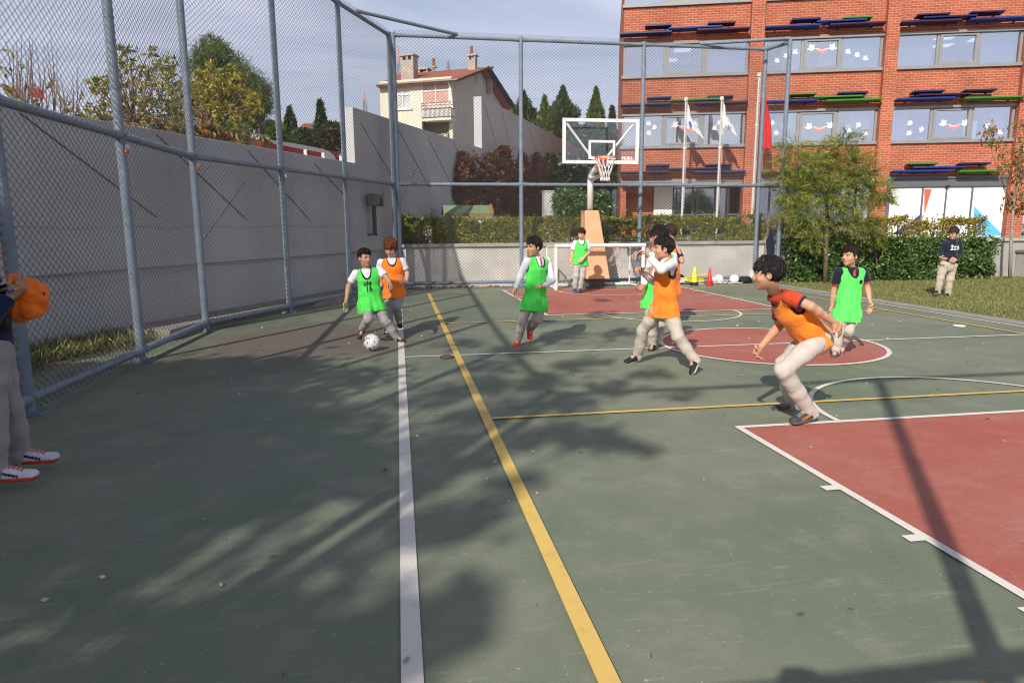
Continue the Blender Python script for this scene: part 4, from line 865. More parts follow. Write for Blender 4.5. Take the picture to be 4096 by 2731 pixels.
# ---- trees beyond the grey wall
def px_tree(name, label, Yt, trunk, C, lm, size, rtr, mbark, group='trees beyond the grey wall', aspect=.4, dirs=None, limbn=10, seed=1, spread=1.0, cat='tree'):
    """trunk: list of pixel points; C: (x, y, radius in m, leaves)"""
    b0 = atY(*trunk[0], Yt); base = np.array([b0[0], Yt, b0[2]]); e = tag(empty(name, base), label, cat, group)
    def L(x, y, dy=0.0): return atY(x, y, Yt+dy)-base
    stem(e, [L(*p) for p in trunk], rtr, rtr*.3, mbark)
    P = []; ends = []
    for x, y, r_, n in C:
        c = L(x, y, rng.uniform(-1, 1)*spread); ends.append(c); cc, p = clumps(c, (r_, r_, r_*.8), max(3, n//40), r_*.35, n, .35, seed); P.append(p)
    leaves('crown', np.concatenate(P), size, lm, e, aspect, 0, .4, dirs=dirs)
    if limbn: limbs(e, L(*trunk[len(trunk)//2]), [ends[i] for i in range(0, len(ends), max(1, len(ends)//limbn))], rtr*.4, mbark)
    return e
pine = [(487, 108, .42, 900), (475, 130, .5, 1000), (505, 125, .45, 900), (460, 160, .6, 1100), (500, 165, .7, 1400), (530, 155, .55, 1000), (545, 180, .65, 1200), (565, 190, .55, 900), (520, 210, .75, 1500), (480, 220, .8, 1400), (560, 225, .7, 1300), (592, 208, .5, 800), (605, 222, .42, 700), (610, 240, .4, 600), (575, 255, .6, 1100), (600, 262, .45, 700), (535, 260, .7, 1300), (490, 270, .7, 1200), (560, 290, .6, 1000), (520, 305, .6, 1000), (555, 325, .5, 700), (460, 250, .6, 900), (590, 285, .4, 500), (440, 285, .6, 800), (400, 290, .5, 600)]
px_tree('pine_tree', 'tall dark green pine behind the yellowing tree, topmost of the left group', 26, [(515, 400), (515, 320), (510, 240), (498, 160), (490, 110)], pine, LM['pine'], .26, .22, M_barkd, aspect=.07, spread=1.1, limbn=14)
yel = [(455, 175, .32, 150), (480, 165, .38, 220), (505, 185, .36, 220), (530, 170, .34, 170), (545, 190, .28, 120), (470, 210, .36, 200), (500, 220, .40, 240), (535, 225, .36, 180), (560, 215, .3, 130), (575, 235, .26, 110), (585, 225, .2, 60), (455, 250, .34, 160), (490, 260, .36, 170), (530, 260, .36, 160), (560, 250, .3, 110), (430, 230, .30, 120), (400, 215, .34, 140), (415, 195, .3, 100), (390, 240, .34, 140), (590, 245, .2, 60), (440, 200, .34, 130)]
px_tree('autumn_tree', 'yellowing broadleaf tree in front of the dark pine', 19, [(475, 400), (480, 330), (482, 280), (480, 220), (490, 170)], yel, LM['yellow'], .125, .09, M_twig, spread=.7, limbn=16)
yel2 = [(265, 115, .26, 70), (290, 120, .25, 55), (345, 112, .16, 25), (345, 130, .22, 40), (385, 135, .22, 40), (255, 150, .3, 80), (285, 160, .34, 90), (320, 165, .34, 90), (360, 165, .36, 110), (375, 150, .28, 60), (220, 185, .26, 70), (200, 190, .2, 50), (250, 195, .36, 120), (300, 200, .4, 130), (340, 205, .4, 130), (380, 195, .34, 110), (215, 215, .3, 80), (260, 235, .42, 160), (310, 240, .42, 150), (355, 240, .4, 140), (200, 255, .32, 100), (240, 265, .42, 160), (290, 275, .42, 160), (340, 275, .4, 140), (190, 275, .3, 90), (390, 260, .3, 100), (330, 300, .3, 90), (375, 300, .3, 90)]
px_tree('autumn_tree', 'sparse yellowing tree with bare twigs showing, left of the dark pine', 16.5, [(315, 400), (312, 330), (308, 280), (305, 220), (300, 150)], yel2, LM['yellow'], .115, .07, M_twig, spread=.6, limbn=28)
bare = [(8, 205, .16, 26), (20, 215, .14, 22), (60, 200, .14, 16), (100, 190, .10, 8), (110, 180, .1, 8), (10, 250, .2, 34), (60, 240, .16, 16), (140, 235, .14, 14), (175, 215, .1, 10), (160, 262, .2, 30), (15, 120, .1, 10), (40, 145, .1, 8), (0, 160, .14, 14), (85, 250, .16, 14)]
bt = px_tree('bare_sapling', 'almost leafless sapling with thin upright twigs at the far left above the wall', 12.5, [(75, 420), (75, 330), (78, 270)], bare, LM['yellow'], .10, .03, M_twig, spread=.4, limbn=0)
tw = MB(); b0 = atY(75, 420, 12.5)
for i in range(46):
    x0 = random.uniform(20, 175); x1 = x0+random.uniform(-28, 22); yt = random.uniform(70, 190) if x0 < 130 else random.uniform(150, 230); dyv = random.uniform(-.4, .4)
    pts = [atY(75+(x0-75)*.4, 330, 12.5+dyv*.3)-b0, atY(x0, 265, 12.5+dyv)-b0, atY((x0+x1)/2+3, (265+yt)/2, 12.5+dyv)-b0, atY(x1, yt, 12.5+dyv)-b0]; tw.path(pts, [.011, .009, .006, .003], 5)
    p = np.array(pts[2])*(.5)+np.array(pts[1])*.5; tw.path([p, p+np.array([random.uniform(-.25, .25), 0, random.uniform(.15, .4)])], [.004, .002], 4)
tw.build('twigs', M_twig, bt)
shr = [(430, 300, .3, 110), (400, 305, .3, 110), (450, 310, .3, 110), (470, 300, .3, 110), (350, 290, .3, 100), (500, 315, .3, 100), (225, 285, .3, 100), (175, 275, .2, 60), (550, 318, .25, 70), (600, 325, .2, 50)]
px_tree('leafy_shrub', 'leggy green shrub with reddish stems just above the top of the left grey wall', 15.2, [(435, 420), (440, 350), (445, 310)], shr, LM['rust'], .15, .04, M_twig, spread=.4, limbn=10, cat='shrub')
# distant cypresses and firs
def cone_tree(name, label, x, yt, yb, w, Yt, n, lm=LM['cypress'], size=.5, shape='flame', ragged=.12, seed=0, group='distant evergreens'):
    p, q = atY(x, yt, Yt), atY(x, yb, Yt); W_ = w/1568*Yt*.5; H = p[2]-q[2]; e = tag(empty(name, (p[0], Yt, q[2])), label, 'tree', group)
    t = rng.uniform(0, 1, n)**.8
    if shape == 'flame': rad = np.minimum(1, t*2.6+.05)*(1-.55*(1-t)**3)*np.where(t < .12, .75, 1)
    elif shape == 'fir': rad = (t*.97+.03)*(0.62+.38*np.abs(np.sin(t*26)))
    else: rad = np.sqrt(np.clip(1-(2*t-1)**2*.9, 0, 1))
    a = rng.uniform(0, 2*math.pi, n); lump = 1+ragged*np.array([noise.noise(Vector((math.cos(a_)*1.7+seed, math.sin(a_)*1.7, t_*6))) for a_, t_ in zip(a, t)])*2.2
    rr = W_*rad*lump*np.sqrt(rng.uniform(.25, 1.05, n)); Z = H*(1-t)+rng.normal(size=n)*size*.2
    P = np.c_[rr*np.cos(a), rr*np.sin(a), Z]; d = np.c_[np.cos(a)*.5, np.sin(a)*.5, np.full(n, .9 if shape == 'flame' else (-.1 if shape == 'fir' else .2))]
    leaves('crown', P, size, lm, e, .3, 0, .4, dirs=d)
    b = MB(); b.tube((0, 0, -4), (0, 0, H*.9), W_*.12+.05, .04, 8); b.build('trunk', M_barkd, e); return e
cone_tree('cypress', 'slim dark cypress standing beyond the red canopy', 665, 250, 330, 24, 70, 2600, size=.6)
cone_tree('fir_tree', 'layered grey green fir beyond the red canopy', 735, 236, 335, 46, 62, 2600, size=.6, shape='fir', ragged=.05)
cone_tree('round_evergreen', 'broad brownish evergreen right of the layered fir', 762, 285, 345, 52, 55, 3000, leafmat('brownish_leaf', [(0, (.03, .03, .012)), (.6, (.07, .065, .02)), (1, (.13, .10, .03))]), .5, 'ball', .1, 4)
cone_tree('round_evergreen', 'low dark evergreen between the cypress and the fir', 700, 298, 350, 56, 58, 3000, LM['cypress'], .5, 'ball', .14, 9)
cone_tree('round_evergreen', 'green bushy evergreen beside the fence post left of the slim cypress', 632, 282, 345, 46, 50, 2800, LM['pine'], .5, 'ball', .14, 13)
cone_tree('round_evergreen', 'dark evergreen tucked against the sunlit end of the second wall section', 803, 305, 390, 30, 45, 2200, LM['cypress'], .4, 'ball', .14, 17)
cone_tree('cypress', 'broad open-crowned cypress right of the house roof', 1203, 217, 330, 58, 44, 4200, size=.42, shape='flame', ragged=.42, seed=3)
cone_tree('cypress', 'narrow pointed cypress, second of the row right of the house', 1251, 224, 350, 32, 42, 3600, LM['pine'], .38, 'flame', .06, 5)
cone_tree('cypress', 'tallest broad cypress in the row left of the backboard', 1293, 203, 360, 64, 46, 6500, size=.44, shape='flame', ragged=.40, seed=8)
cone_tree('cypress', 'tall slim cypress seen above and through the backboard', 1369, 204, 360, 42, 48, 5200, LM['pine'], .42, 'flame', .06, 11)
cone_tree('cypress', 'short cypress beside the brick building', 1406, 247, 380, 46, 46, 3600, size=.42, shape='fir', ragged=.1, seed=14)
cone_tree('round_evergreen', 'wide dark evergreen mass behind the backboard', 1335, 290, 430, 110, 43, 7500, LM['cypress'], .42, 'ball', .18, 21)
cone_tree('round_evergreen', 'small dark evergreen at the brick building corner', 1400, 300, 430, 60, 41, 4200, LM['cypress'], .4, 'ball', .18, 25)
# hill with houses far away
hb = MB(); NX = 40; vs = []
for j in range(2):
    for i in range(NX+1):
        x = -110+130*i/NX; h = 19+5*math.sin(i*.35)+3*math.sin(i*.9+1) if j else 0; vs.append((x, 170+90*j, h))
hb.add(vs, [(i, i+1, NX+2+i, NX+1+i) for i in range(NX)])
tag(hb.build('hillside', mat('hill_green', (.06, .07, .035), .95, .4, .05), smooth=True), kind='structure')
M_hw = mat('far_house_white', (.62, .60, .56), .9, .1, .2); M_hr = mat('far_roof', (.36, .13, .08), .9, .2, .3); M_hwin = mat('far_window', (.08, .09, .11), .4)
hl = ['with two window rows, leftmost of the hill houses', 'half hidden behind the bushy evergreen', 'above the red canopy', 'beside the slim cypress', 'highest of the hill houses', 'with a wide roof left of the fir', 'lowest of the hill houses', 'behind the small yellow leaves near the far left', 'next to the sparse yellow tree']
for i, (x, y, w, h) in enumerate(((556, 308, 30, 18), (590, 292, 34, 16), (598, 306, 24, 14), (700, 294, 26, 12), (712, 288, 30, 14), (726, 300, 22, 18), (705, 312, 40, 14), (298, 285, 40, 14), (240, 268, 30, 12))):
    Yd = 165-6*i % 20; p = atY(x, y, Yd); s = Yd/1568; Wd, Hd = w*s, h*s
    e = tag(empty('far_house', (p[0], Yd, p[2]-Hd), .25-.1*(i % 4)), 'small white red-roofed far house, '+hl[i], 'house', 'far houses on the hillside')
    b = MB(); b.span((-Wd/2, 0, -3), (Wd/2, Wd*.7, Hd)); b.build('walls', M_hw, e)
    b = MB(); b.add([(-Wd*.56, -.4, Hd), (Wd*.56, -.4, Hd), (Wd*.56, Wd*.76, Hd), (-Wd*.56, Wd*.76, Hd), (-Wd*.3, Wd*.35, Hd+Wd*.2), (Wd*.3, Wd*.35, Hd+Wd*.2)], [(0, 1, 5, 4), (1, 2, 5), (2, 3, 4, 5), (3, 0, 4), (0, 3, 2, 1)]); b.build('roof', M_hr, e)
    for k in range(3): b = MB(); b.span((-Wd*.36+k*Wd*.28, -.06, Hd*.3), (-Wd*.36+k*Wd*.28+Wd*.14, -.005, Hd*.7)); b.build('window', M_hwin, e)
# far red flag on its pole at the left
p = atY(92, 210, 60); e = tag(empty('flagpole', (p[0]-.9, 60, p[2]-6)), 'thin far flagpole with a small red flag behind the bare twigs', 'flagpole'); b = MB(); b.tube((0, 0, -3), (0, 0, 7), .05, .04, 8); b.build('pole', M_pole, e)
fe = tag(empty('flag', (p[0]-.85, 60, p[2])), 'small far red flag among the bare twigs at the left', 'flag'); vs = []
for j in range(8):
    for i in range(10): vs.append((i*.12, .1*math.sin(i*.9), .35-j*.1-.03*i+.05*math.sin(i*.9+1)))
b = MB(); b.add(vs, [(j*10+i, j*10+i+1, j*10+i+11, j*10+i+10) for j in range(7) for i in range(9)]); b.build('cloth', M_flagr, fe, True)
# ---- climbers on the wall, clipped bushes
def on_wall(pxs, n, off=(.03, .28), sd=0):
    """leaf points on the wall face inside a polygon given in picture points"""
    poly = np.array([on_plane(x, y, WP, WD) for x, y in pxs]); lo, hi = poly.min(0), poly.max(0); out = []
    while len(out) < n:
        q = lo+(hi-lo)*rng.uniform(0, 1, 2); c = False; j = len(poly)-1
        for i in range(len(poly)):
            if (poly[i][1] > q[1]) != (poly[j][1] > q[1]) and q[0] < (poly[j][0]-poly[i][0])*(q[1]-poly[i][1])/(poly[j][1]-poly[i][1])+poly[i][0]: c = not c
            j = i
        if not c or noise.noise(Vector((q[0]*1.3+sd, q[1]*1.0, sd*3))) < -.22: continue
        th = off[0]+(off[1]-off[0])*abs(rng.normal())*.5*(1+noise.noise(Vector((q[0]*2, q[1]*2, 7)))); out.append(wpt(q[0], th, q[1]))
    return np.array(out)
def climber(name, label, pxs, n, m, size, off, sd, stemsn=6):
    P = on_wall(pxs, n, off, sd); c = P.mean(0); c[2] = 1.0; e = tag(empty(name, c), label, 'climber', 'climbers on the grey wall'); leaves('foliage', P-c, size, m, e, .75)
    b = MB(); lo = P[P[:, 2] < np.percentile(P[:, 2], 30)]; hi = P[P[:, 2] > np.percentile(P[:, 2], 70)]
    for i in range(stemsn): p = lo[rng.integers(len(lo))]-c; q = hi[rng.integers(len(hi))]-c; b.path([(p[0], p[1], .0), p, (p+q)/2+rng.normal(size=3)*.1*np.array([.3, .3, 1]), q], [.02, .016, .012, .006], 5)
    b.build('stems', M_twig, e)
kb2 = kb
climber('red_vine', 'dark red creeper spreading over the stepped grey wall in tall fingers', [kb2(*p) for p in ((590, 20), (640, 15), (680, 80), (720, 120), (770, 45), (800, 120), (850, 130), (880, 30), (960, 20), (1040, -40), (1075, -40), (1110, 20), (1120, 130), (1160, 110), (1210, 110), (1240, 20), (1280, 40), (1300, 160), (1330, 130), (1400, 20), (1440, 80), (1490, 200), (1510, 400), (1520, 700), (1100, 730), (800, 620), (560, 580), (530, 420), (545, 260))], 24000, LM['ivyred'], .105, (.03, .35), 2, 16)
climber('green_ivy', 'dense dark green ivy covering the far end of the tall grey wall', [kb2(*p) for p in ((1490, 90), (1540, 30), (1640, 60), (1760, 120), (1900, 200), (2020, 250), (2100, 310), (2110, 400), (2090, 520), (1500, 640), (1480, 400))], 15000, LM['ivydark'], .22, (.05, .7), 5, 8)
def bush(label, x, y, w, h, Yt, n):
    c = atY(x, y, Yt); s = Yt/1568; e = tag(empty('clipped_bush', (c[0], Yt, 1.0)), label, 'bush', 'clipped bushes on the terrace')
    _, P = clumps((0, 0, c[2]-1.0), (w*s/2, w*s/2, h*s/2), 90, .16, n, .72, int(x)); P = P[P[:, 2] > 0]; leaves('foliage', P, .10, LM['laurel'], e, .5)
    b = MB(); b.path([(0, 0, 0), (.05, 0, c[2]-1)], [.05, .02], 6); b.build('stem', M_bark, e)
bush('large clipped bush behind the hoop pole, left of the pole', *kb(1770, 560), 70, 66, 24.5, 7000); bush('smaller rounded bush just right of the hoop pole', *kb(2080, 570), 48, 52, 25, 4200)
# ---- big trees outside the picture, behind on the left: they throw the dappled shade over the near court
def shade_tree(x, y, h, label, C):
    e = tag(empty('shade_tree', (x, y, 0)), label, 'tree', 'big trees behind the viewer'); stem(e, [(0, 0, -.02), (.1, .1, h*.3), (.0, .2, h*.6), (.2, .2, h*.85)], .26, .08, M_bark)
    P = []; ends = []
    for (cx, cy, cz, r_, n) in C:
        c = np.array([cx-x, cy-y, cz]); ends.append(c); p = c+rng.normal(size=(n, 3))*np.array([r_, r_, r_*.8])*.55; P.append(p)
    leaves('crown', np.concatenate(P), .19, LM['shade'], e, .6); limbs(e, (0, .1, h*.4), ends[::4], .06, M_bark)
SH = np.array([math.sin(SUN_AZ), math.cos(SUN_AZ)])/math.tan(SUN_EL)
def over(gx, gy, z): return gx-SH[0]*z, gy-SH[1]*z
def blob(gx, gy, z, r_, n): x, y = over(gx, gy, z); return (x, y, z, r_, n)

_seen = [(690, 1215, .30), (800, 1255, .22), (930, 1140, .22), (880, 985, .28), (340, 972, .22), (960, 1000, .2), (545, 1020, .22), (450, 1010, .16), (150, 1300, .2), (60, 1330, .2), (960, 1270, .2), (830, 1130, .22), (620, 915, .25), (740, 930, .2), (80, 1520, .25), (870, 1400, .18), (935, 1545, .26), (960, 1560, .2), (850, 1560, .15)]
_lit = [(*gnd(x, y)[:2], r_) for x, y, r_ in _seen]; _blobs = []; _r = random.Random(5)
for gy in np.arange(.6, 8.4, .5):
    edge = np.interp(gy, [.6, 1.8, 2.6, 3.2, 4.0, 4.8, 5.6, 6.4, 7.4, 8.4], [-.35, -.25, .0, -.1, .05, .1, .1, -.3, -.8, -1.9])
    for gx in np.arange(-4.2, edge+.01, .5):
        x, y = gx+_r.uniform(-.16, .16), gy+_r.uniform(-.16, .16)
        if any((x-a)**2+(y-c)**2 < (r_+.22)**2 for a, c, r_ in _lit): continue
        _blobs.append((x, y, 6.3+1.0*math.sin(x*1.1+y*.7)+_r.uniform(-.5, .5)+y*.12, .50, 270))
_fing = [(990, 1205, .24, 90), (1050, 1195, .14, 50), (1100, 1185, .07, 22), (960, 1430, .22, 80), (1010, 1445, .16, 50), (1050, 1450, .08, 22), (960, 1110, .14, 40), (1050, 1075, .14, 40), (1120, 1055, .14, 40), (1150, 1120, .14, 30), (1210, 1005, .22, 60), (1290, 995, .22, 60), (1360, 1005, .18, 50), (1430, 1020, .11, 34), (1490, 1036, .06, 18),
         (1010, 1030, .26, 80), (1070, 965, .26, 80), (1180, 940, .24, 70), (1300, 925, .26, 70), (1400, 890, .26, 70), (1250, 875, .26, 70), (1110, 885, .30, 90), (1000, 905, .30, 90), (1340, 835, .28, 70), (1180, 805, .3, 80), (1290, 775, .36, 100), (1430, 765, .28, 70), (1060, 790, .26, 60), (1500, 860, .22, 44), (1120, 840, .26, 60), (1240, 740, .3, 70), (1380, 720, .26, 46), (1560, 905, .2, 30), (1380, 690, .2, 30)]
for x, y, r_, n in _fing: g = gnd(x, y); _blobs.append((g[0], g[1], 8.0+.15*g[1]+_r.uniform(-.4, .4), r_, n))
_far = [blob(*b_) for b_ in _blobs]; _A = [b_ for b_ in _far if b_[0] < -6.2]; _B = [b_ for b_ in _far if b_[0] >= -6.2]
shade_tree(-8.4, -6.2, 8.5, 'large leafy tree behind the viewer on the left whose shade falls on the near court', _A)
shade_tree(-9.2, -9.5, 9.5, 'second leafy tree behind the viewer with a looser, broken crown', _B)
# ================================================================== BASKETBALL STAND
M_hwhite = mat('hoop_white_paint', (.82, .79, .76), .35, .06, 3); M_pad = mat('peach_pad', (.66, .36, .20), .6, .10, 2.2, .15, 30); M_rim = mat('rim_orange', (.62, .09, .03), .4, .08, 4); M_net = mat('net_cord', (.75, .73, .70), .8, .05)
YB = 15.95
cL, cR_ = atY(1292, 322.5, YB), atY(1467, 327, YB); bx0, bx1 = cL[0], cR_[0]; zt_ = (atY(1292, 270, YB)[2]+atY(1467, 276, YB)[2])/2; zb_ = (atY(1292, 375, YB)[2]+atY(1467, 378, YB)[2])/2
pb = atY(1364, 640, 17.3); hx = pb[0]
hoop = tag(empty('basketball_stand', (hx, 17.3, 0)), 'basketball stand with clear white-framed backboard, orange rim and tapering peach pad', 'basketball hoop')
def hl_(p): return (p[0]-hx, p[1]-17.3, p[2])
wt, wb = .185, .31; zp0, zp1 = .24, 1.97; vs = []
for z, w, y0, y1 in ((zp0, wb, -.42, .30), (zp1, wt, -.16, .22)):
    xo = .0 if z < 1 else -.12
    vs += [(xo-w, y0, z), (xo+w, y0, z), (xo+w, y1, z), (xo-w, y1, z)]
b = MB(); b.add(vs, [(0, 3, 2, 1), (4, 5, 6, 7), (0, 1, 5, 4), (1, 2, 6, 5), (2, 3, 7, 6), (3, 0, 4, 7)]); b.build('base_pad', M_pad, hoop, bevel=.02)
b = MB(); b.span((-.45, -.5, .0), (.45, .45, .05)); b.span((-.2, -.3, .05), (.2, .3, .24)); b.build('base_plate', mat('base_steel', (.10, .09, .08), .7, .2, 4), hoop)
jx = -.12; zj = zb_-.06
b = MB(); arc_ = [(jx, .03, 1.9), (jx, .03, zj-.18)]+[(jx+.06*(1-math.cos(t)), .03-.2*(1-math.cos(t)), zj-.18+.18*math.sin(t)) for t in np.linspace(.2, math.pi/2, 7)]; mid = ((bx0+bx1)/2-hx, YB-17.3+.14, zj+.05)
b.path(arc_+[mid], .078, 14); b.build('pole', M_hwhite, hoop, True)
b = MB(); b.path([(jx+.02, -.03, 2.75), (jx+.16, -.45, zj-.12), ((jx+mid[0])/2+.1, -.7, zj-.02)], .055, 12); b.build('arm_brace', M_hwhite, hoop, True)
bd = MB(); t = .075
for a, c in (((bx0, YB-.02, zt_-t), (bx1, YB+.02, zt_)), ((bx0, YB-.02, zb_), (bx1, YB+.02, zb_+t)), ((bx0, YB-.02, zb_+t), (bx0+t, YB+.02, zt_-t)), ((bx1-t, YB-.02, zb_+t), (bx1, YB+.02, zt_-t))): bd.span(hl_(a), hl_(c))
bo = bd.build('backboard_frame', M_hwhite, hoop, bevel=.006)
g = MB(); g.span(hl_((bx0+t*.5, YB-.004, zb_+t*.5)), hl_((bx1-t*.5, YB+.004, zt_-t*.5))); g.build('clear_board', M_clear, bo)
q0, q1 = atY(1352, 322, YB), atY(1412, 366, YB); g = MB(); t2 = .055
for a, c in (((q0[0], YB-.012, q0[2]-t2), (q1[0], YB-.006, q0[2])), ((q0[0], YB-.012, q1[2]), (q1[0], YB-.006, q1[2]+t2)), ((q0[0], YB-.012, q1[2]+t2), (q0[0]+t2, YB-.006, q0[2]-t2)), ((q1[0]-t2, YB-.012, q1[2]+t2), (q1[0], YB-.006, q0[2]-t2))): g.span(hl_(a), hl_(c))
g.build('target_square', M_hwhite, bo)
for i in range(8):
    for (x, z) in ((bx0+.035+(bx1-bx0-.07)*i/7, zt_-.037), (bx0+.035+(bx1-bx0-.07)*i/7, zb_+.037)): p = hl_((x, YB-.021, z)); b = MB(); b.tube(p, (p[0], p[1]-.006, p[2]), .012, .012, 6); b.build('bolt', mat('bolt_steel', (.3, .29, .28), .4, metal=.6), bo)
for x, z in ((bx0+.1, zt_-.1), (bx1-.12, zt_-.1)):
    b = MB(); b.path([(mid[0]+(.12 if x > hx+.2 else -.12), mid[1], zb_+.08), hl_((x, YB+.05, z))], .028, 10); b.build('board_stay', M_hwhite, hoop)
rc = atY(1391, 361, YB-.42); rcx, rcz = rc[0], rc[2]; RR = .245
b = MB(); b.path([(rcx-hx+RR*math.cos(a), YB-.42-17.3+RR*math.sin(a), rcz) for a in np.linspace(0, 2*math.pi, 33)[:-1]], .014, 8, closed=True)
rim = b.build('rim', M_rim, hoop, True)
b = MB(); b.span((rcx-hx-.10, YB-17.3-.20, rcz-.05), (rcx-hx+.10, YB-17.3-.03, rcz+.012)); b.add([(rcx-hx-.08, YB-17.3-.19, rcz-.05), (rcx-hx+.08, YB-17.3-.19, rcz-.05), (rcx-hx+.05, YB-17.3-.03, rcz-.30), (rcx-hx-.05, YB-17.3-.03, rcz-.30), (rcx-hx-.08, YB-17.3-.03, rcz-.05), (rcx-hx+.08, YB-17.3-.03, rcz-.05)], [(0, 1, 2, 3), (4, 3, 2, 5), (0, 3, 4), (1, 5, 2), (0, 4, 5, 1)]); b.build('rim_bracket', M_rim, rim)
b = MB(); n = 12
def nr(t): return RR*(1-.62*t**.75)
for i in range(n):
    for sg in (1, -1):
        pts = []
        for k in range(15):
            t_ = k/14; a = 2*math.pi*(i+sg*1.5*max(0, t_-.25))/n; r_ = nr(t_)-.004*sg; pts.append((rcx-hx+r_*math.cos(a), YB-.42-17.3+r_*math.sin(a), rcz-.01-.44*t_))
        b.path(pts, .0075, 5)
    a = 2*math.pi*i/n; r_ = nr(1); p = (rcx-hx+r_*math.cos(a), YB-.42-17.3+r_*math.sin(a), rcz-.45); b.path([p, (p[0]+.01*math.cos(a*3), p[1], p[2]-.05), (p[0]+.02*math.cos(a*5), p[1], p[2]-.085)], [.013, .018, .012], 6)
b.build('net', M_net, hoop, True)
text_mesh('MUSU', .092, M_hwhite, bo, hl_((bx1-.285, YB-.009, zb_+.128)), (R(90), 0, 0), 'lettering', .002, 'CENTER', 0, .004, 1.05)
text_mesh('SPOR', .036, M_hwhite, bo, hl_((bx1-.115, YB-.009, zb_+.112)), (R(90), 0, 0), 'lettering', .002)
b = MB(); p = hl_((bx1-.42, YB-.009, zb_+.083)); b.span(p, (p[0]+.34, p[1]+.002, p[2]+.006)); b.build('lettering_rule', M_hwhite, bo)
# ================================================================== SMALL GOAL
YG = 16.72; gl = atY(1277, 665, YG); gr_ = atY(1476, 655, YG); zc = (atY(1277, 566, YG)[2]+atY(1470, 562, YG)[2])/2; M_goal = mat('goal_white', (.74, .69, .64), .45, .12, 5)
goal = tag(empty('football_goal', (gl[0], YG, 0)), 'small white football goal with a torn net in front of the back fence', 'goal'); GW = gr_[0]-gl[0]; GD = .95
def gp(name, p, q, r_): b = MB(); b.tube(p, q, r_, r_, 12); return b.build(name, M_goal, goal)
gp('post', (0, 0, 0), (0, 0, zc-.045), .048); gp('post', (GW, 0, 0), (GW, 0, zc-.045), .048); gp('crossbar', (-.048, 0, zc), (GW+.048, 0, zc), .048)
for x in (0, GW):
    gp('side_bar', (x, .05, .04), (x-.04, GD, .04), .03); gp('rear_stay', (x-.04, GD-.03, .06), (x-.04, GD-.05, zc-.05), .018); gp('top_arm', (x, .04, zc), (x-.04, GD-.05, zc-.04), .018)
gp('rear_bar', (-.06, GD, .04), (GW-.02, GD, .04), .04)
b = MB(); M_rope = mat('net_rope', (.62, .57, .48), .9, .2, 20)
def rope(pts, r_=.006): b.path(pts, r_, 5)
for i in range(13):           # right-hand rag of net still hanging from the bar
    x = GW*(.33+.034*i); f = max(0, 1-abs(i-4)/9); L = zc*(.25+.72*f); rope([(x+.03*math.sin(i+k*.8)+.06*k/8*(i-5)*.3, .1+.6*k/8, zc-.02-L*k/8-.05*math.sin(math.pi*k/8)) for k in range(9)])
for k in range(1, 9): rope([(GW*(.33+.034*i)+.05*math.sin(k+i)*.5, .1+.6*k/8, zc-.02-zc*(.25+.72*max(0, 1-abs(i-4)/9))*k/8) for i in range(13)])
rope([(GW*.12, .5, .18), (GW*.3, .7, .30), (GW*.5, .8, .40), (GW*.68, .75, .52), (GW*.82, .7, .62)], .009)
for i in range(16): x = -.05+.05*i+random.uniform(-.02, .02); rope([(x, GD-.05, .05+.14*random.random()), (x+.03, GD-.1, .12), (x+.06, GD-.02, .03), (x+.02, GD-.1, .01)], .006)
for i in range(7): x = GW*(.6+.05*i); rope([(x, .7, .58), (x+.02, .7, .5), (x-.03, .72, .42+.08*random.random())], .007)
for sx in (0,): 
    for k in range(7): rope([(sx-.02, .08+.12*k, zc-.03), (sx-.05, .1+.12*k, zc*.5), (sx-.05, .2+.1*k, .06)], .005)
b.build('net', M_rope, goal)
# ================================================================== BALL, CONES, KIT BY THE FENCE
def football(p, r_, label, m, rot=(0, 0, 0), name='football', group=None):
    b = MB(); b.ball((0, 0, 0), r_, 40, 24); o = b.build(name, m, None, True); o.location = (p[0], p[1], p[2] if len(p) > 2 and p[2] > .001 else r_+.009); o.rotation_euler = rot; return tag(o, label, 'ball', group)
def ball_mat(name, base, dark, thr=.0, sw=1.0):
    m, nt, b, o = newmat(name); v = ncoord(nt, 'Generated'); mpn = nt.nodes.new('ShaderNodeMapping'); nt.links.new(v, mpn.inputs[0]); mpn.inputs['Location'].default_value = (-.5, -.5, -.5)
    vo = nt.nodes.new('ShaderNodeTexVoronoi'); vo.feature = 'DISTANCE_TO_EDGE'; vo.inputs['Scale'].default_value = 3.1; vo.inputs['Randomness'].default_value = .55; nt.links.new(mpn.outputs[0], vo.inputs['Vector'])
    seam = nramp(nt, vo.outputs['Distance'], [(.0, 1), (.018, 0)]); pat = nramp(nt, nnoise(nt, mpn.outputs[0], 3.4, 1, .4, 1.6), [(.585-thr, 0), (.605-thr, 1)])
    c = nmix(nt, pat, base, dark); c = nmix(nt, nmath(nt, 'MULTIPLY', seam, .5), c, (.2, .2, .2)); c = nmix(nt, nramp(nt, nnoise(nt, mpn.outputs[0], 9, 5, .7), [(.55, 0), (.75, .35)]), c, (.38, .35, .31))
    nt.links.new(c, b.inputs['Base Color']); b.inputs['Roughness'].default_value = .38; nbump(nt, b, nmath(nt, 'SUBTRACT', 1.0, seam), .4, .004); return m
p = gnd(855, 806); football((p[0], p[1]), .108, 'white football with dark grey swooshes on the court by the running boy', ball_mat('ball_white_grey', (.72, .72, .73), (.05, .055, .055), .01), (.4, .3, 1.1), 'football')
kq = crop(2700, 1050, 5.88); M_lime = mat('lime_plastic', (.62, .72, .03), .45, .06, 4); M_blackp = mat('black_rubber', (.015, .015, .016), .6, .1, 6); M_redp = mat('red_plastic', (.62, .035, .03), .45, .08, 4); M_yelp = mat('yellow_plastic', (.72, .58, .04), .4, .06, 4)
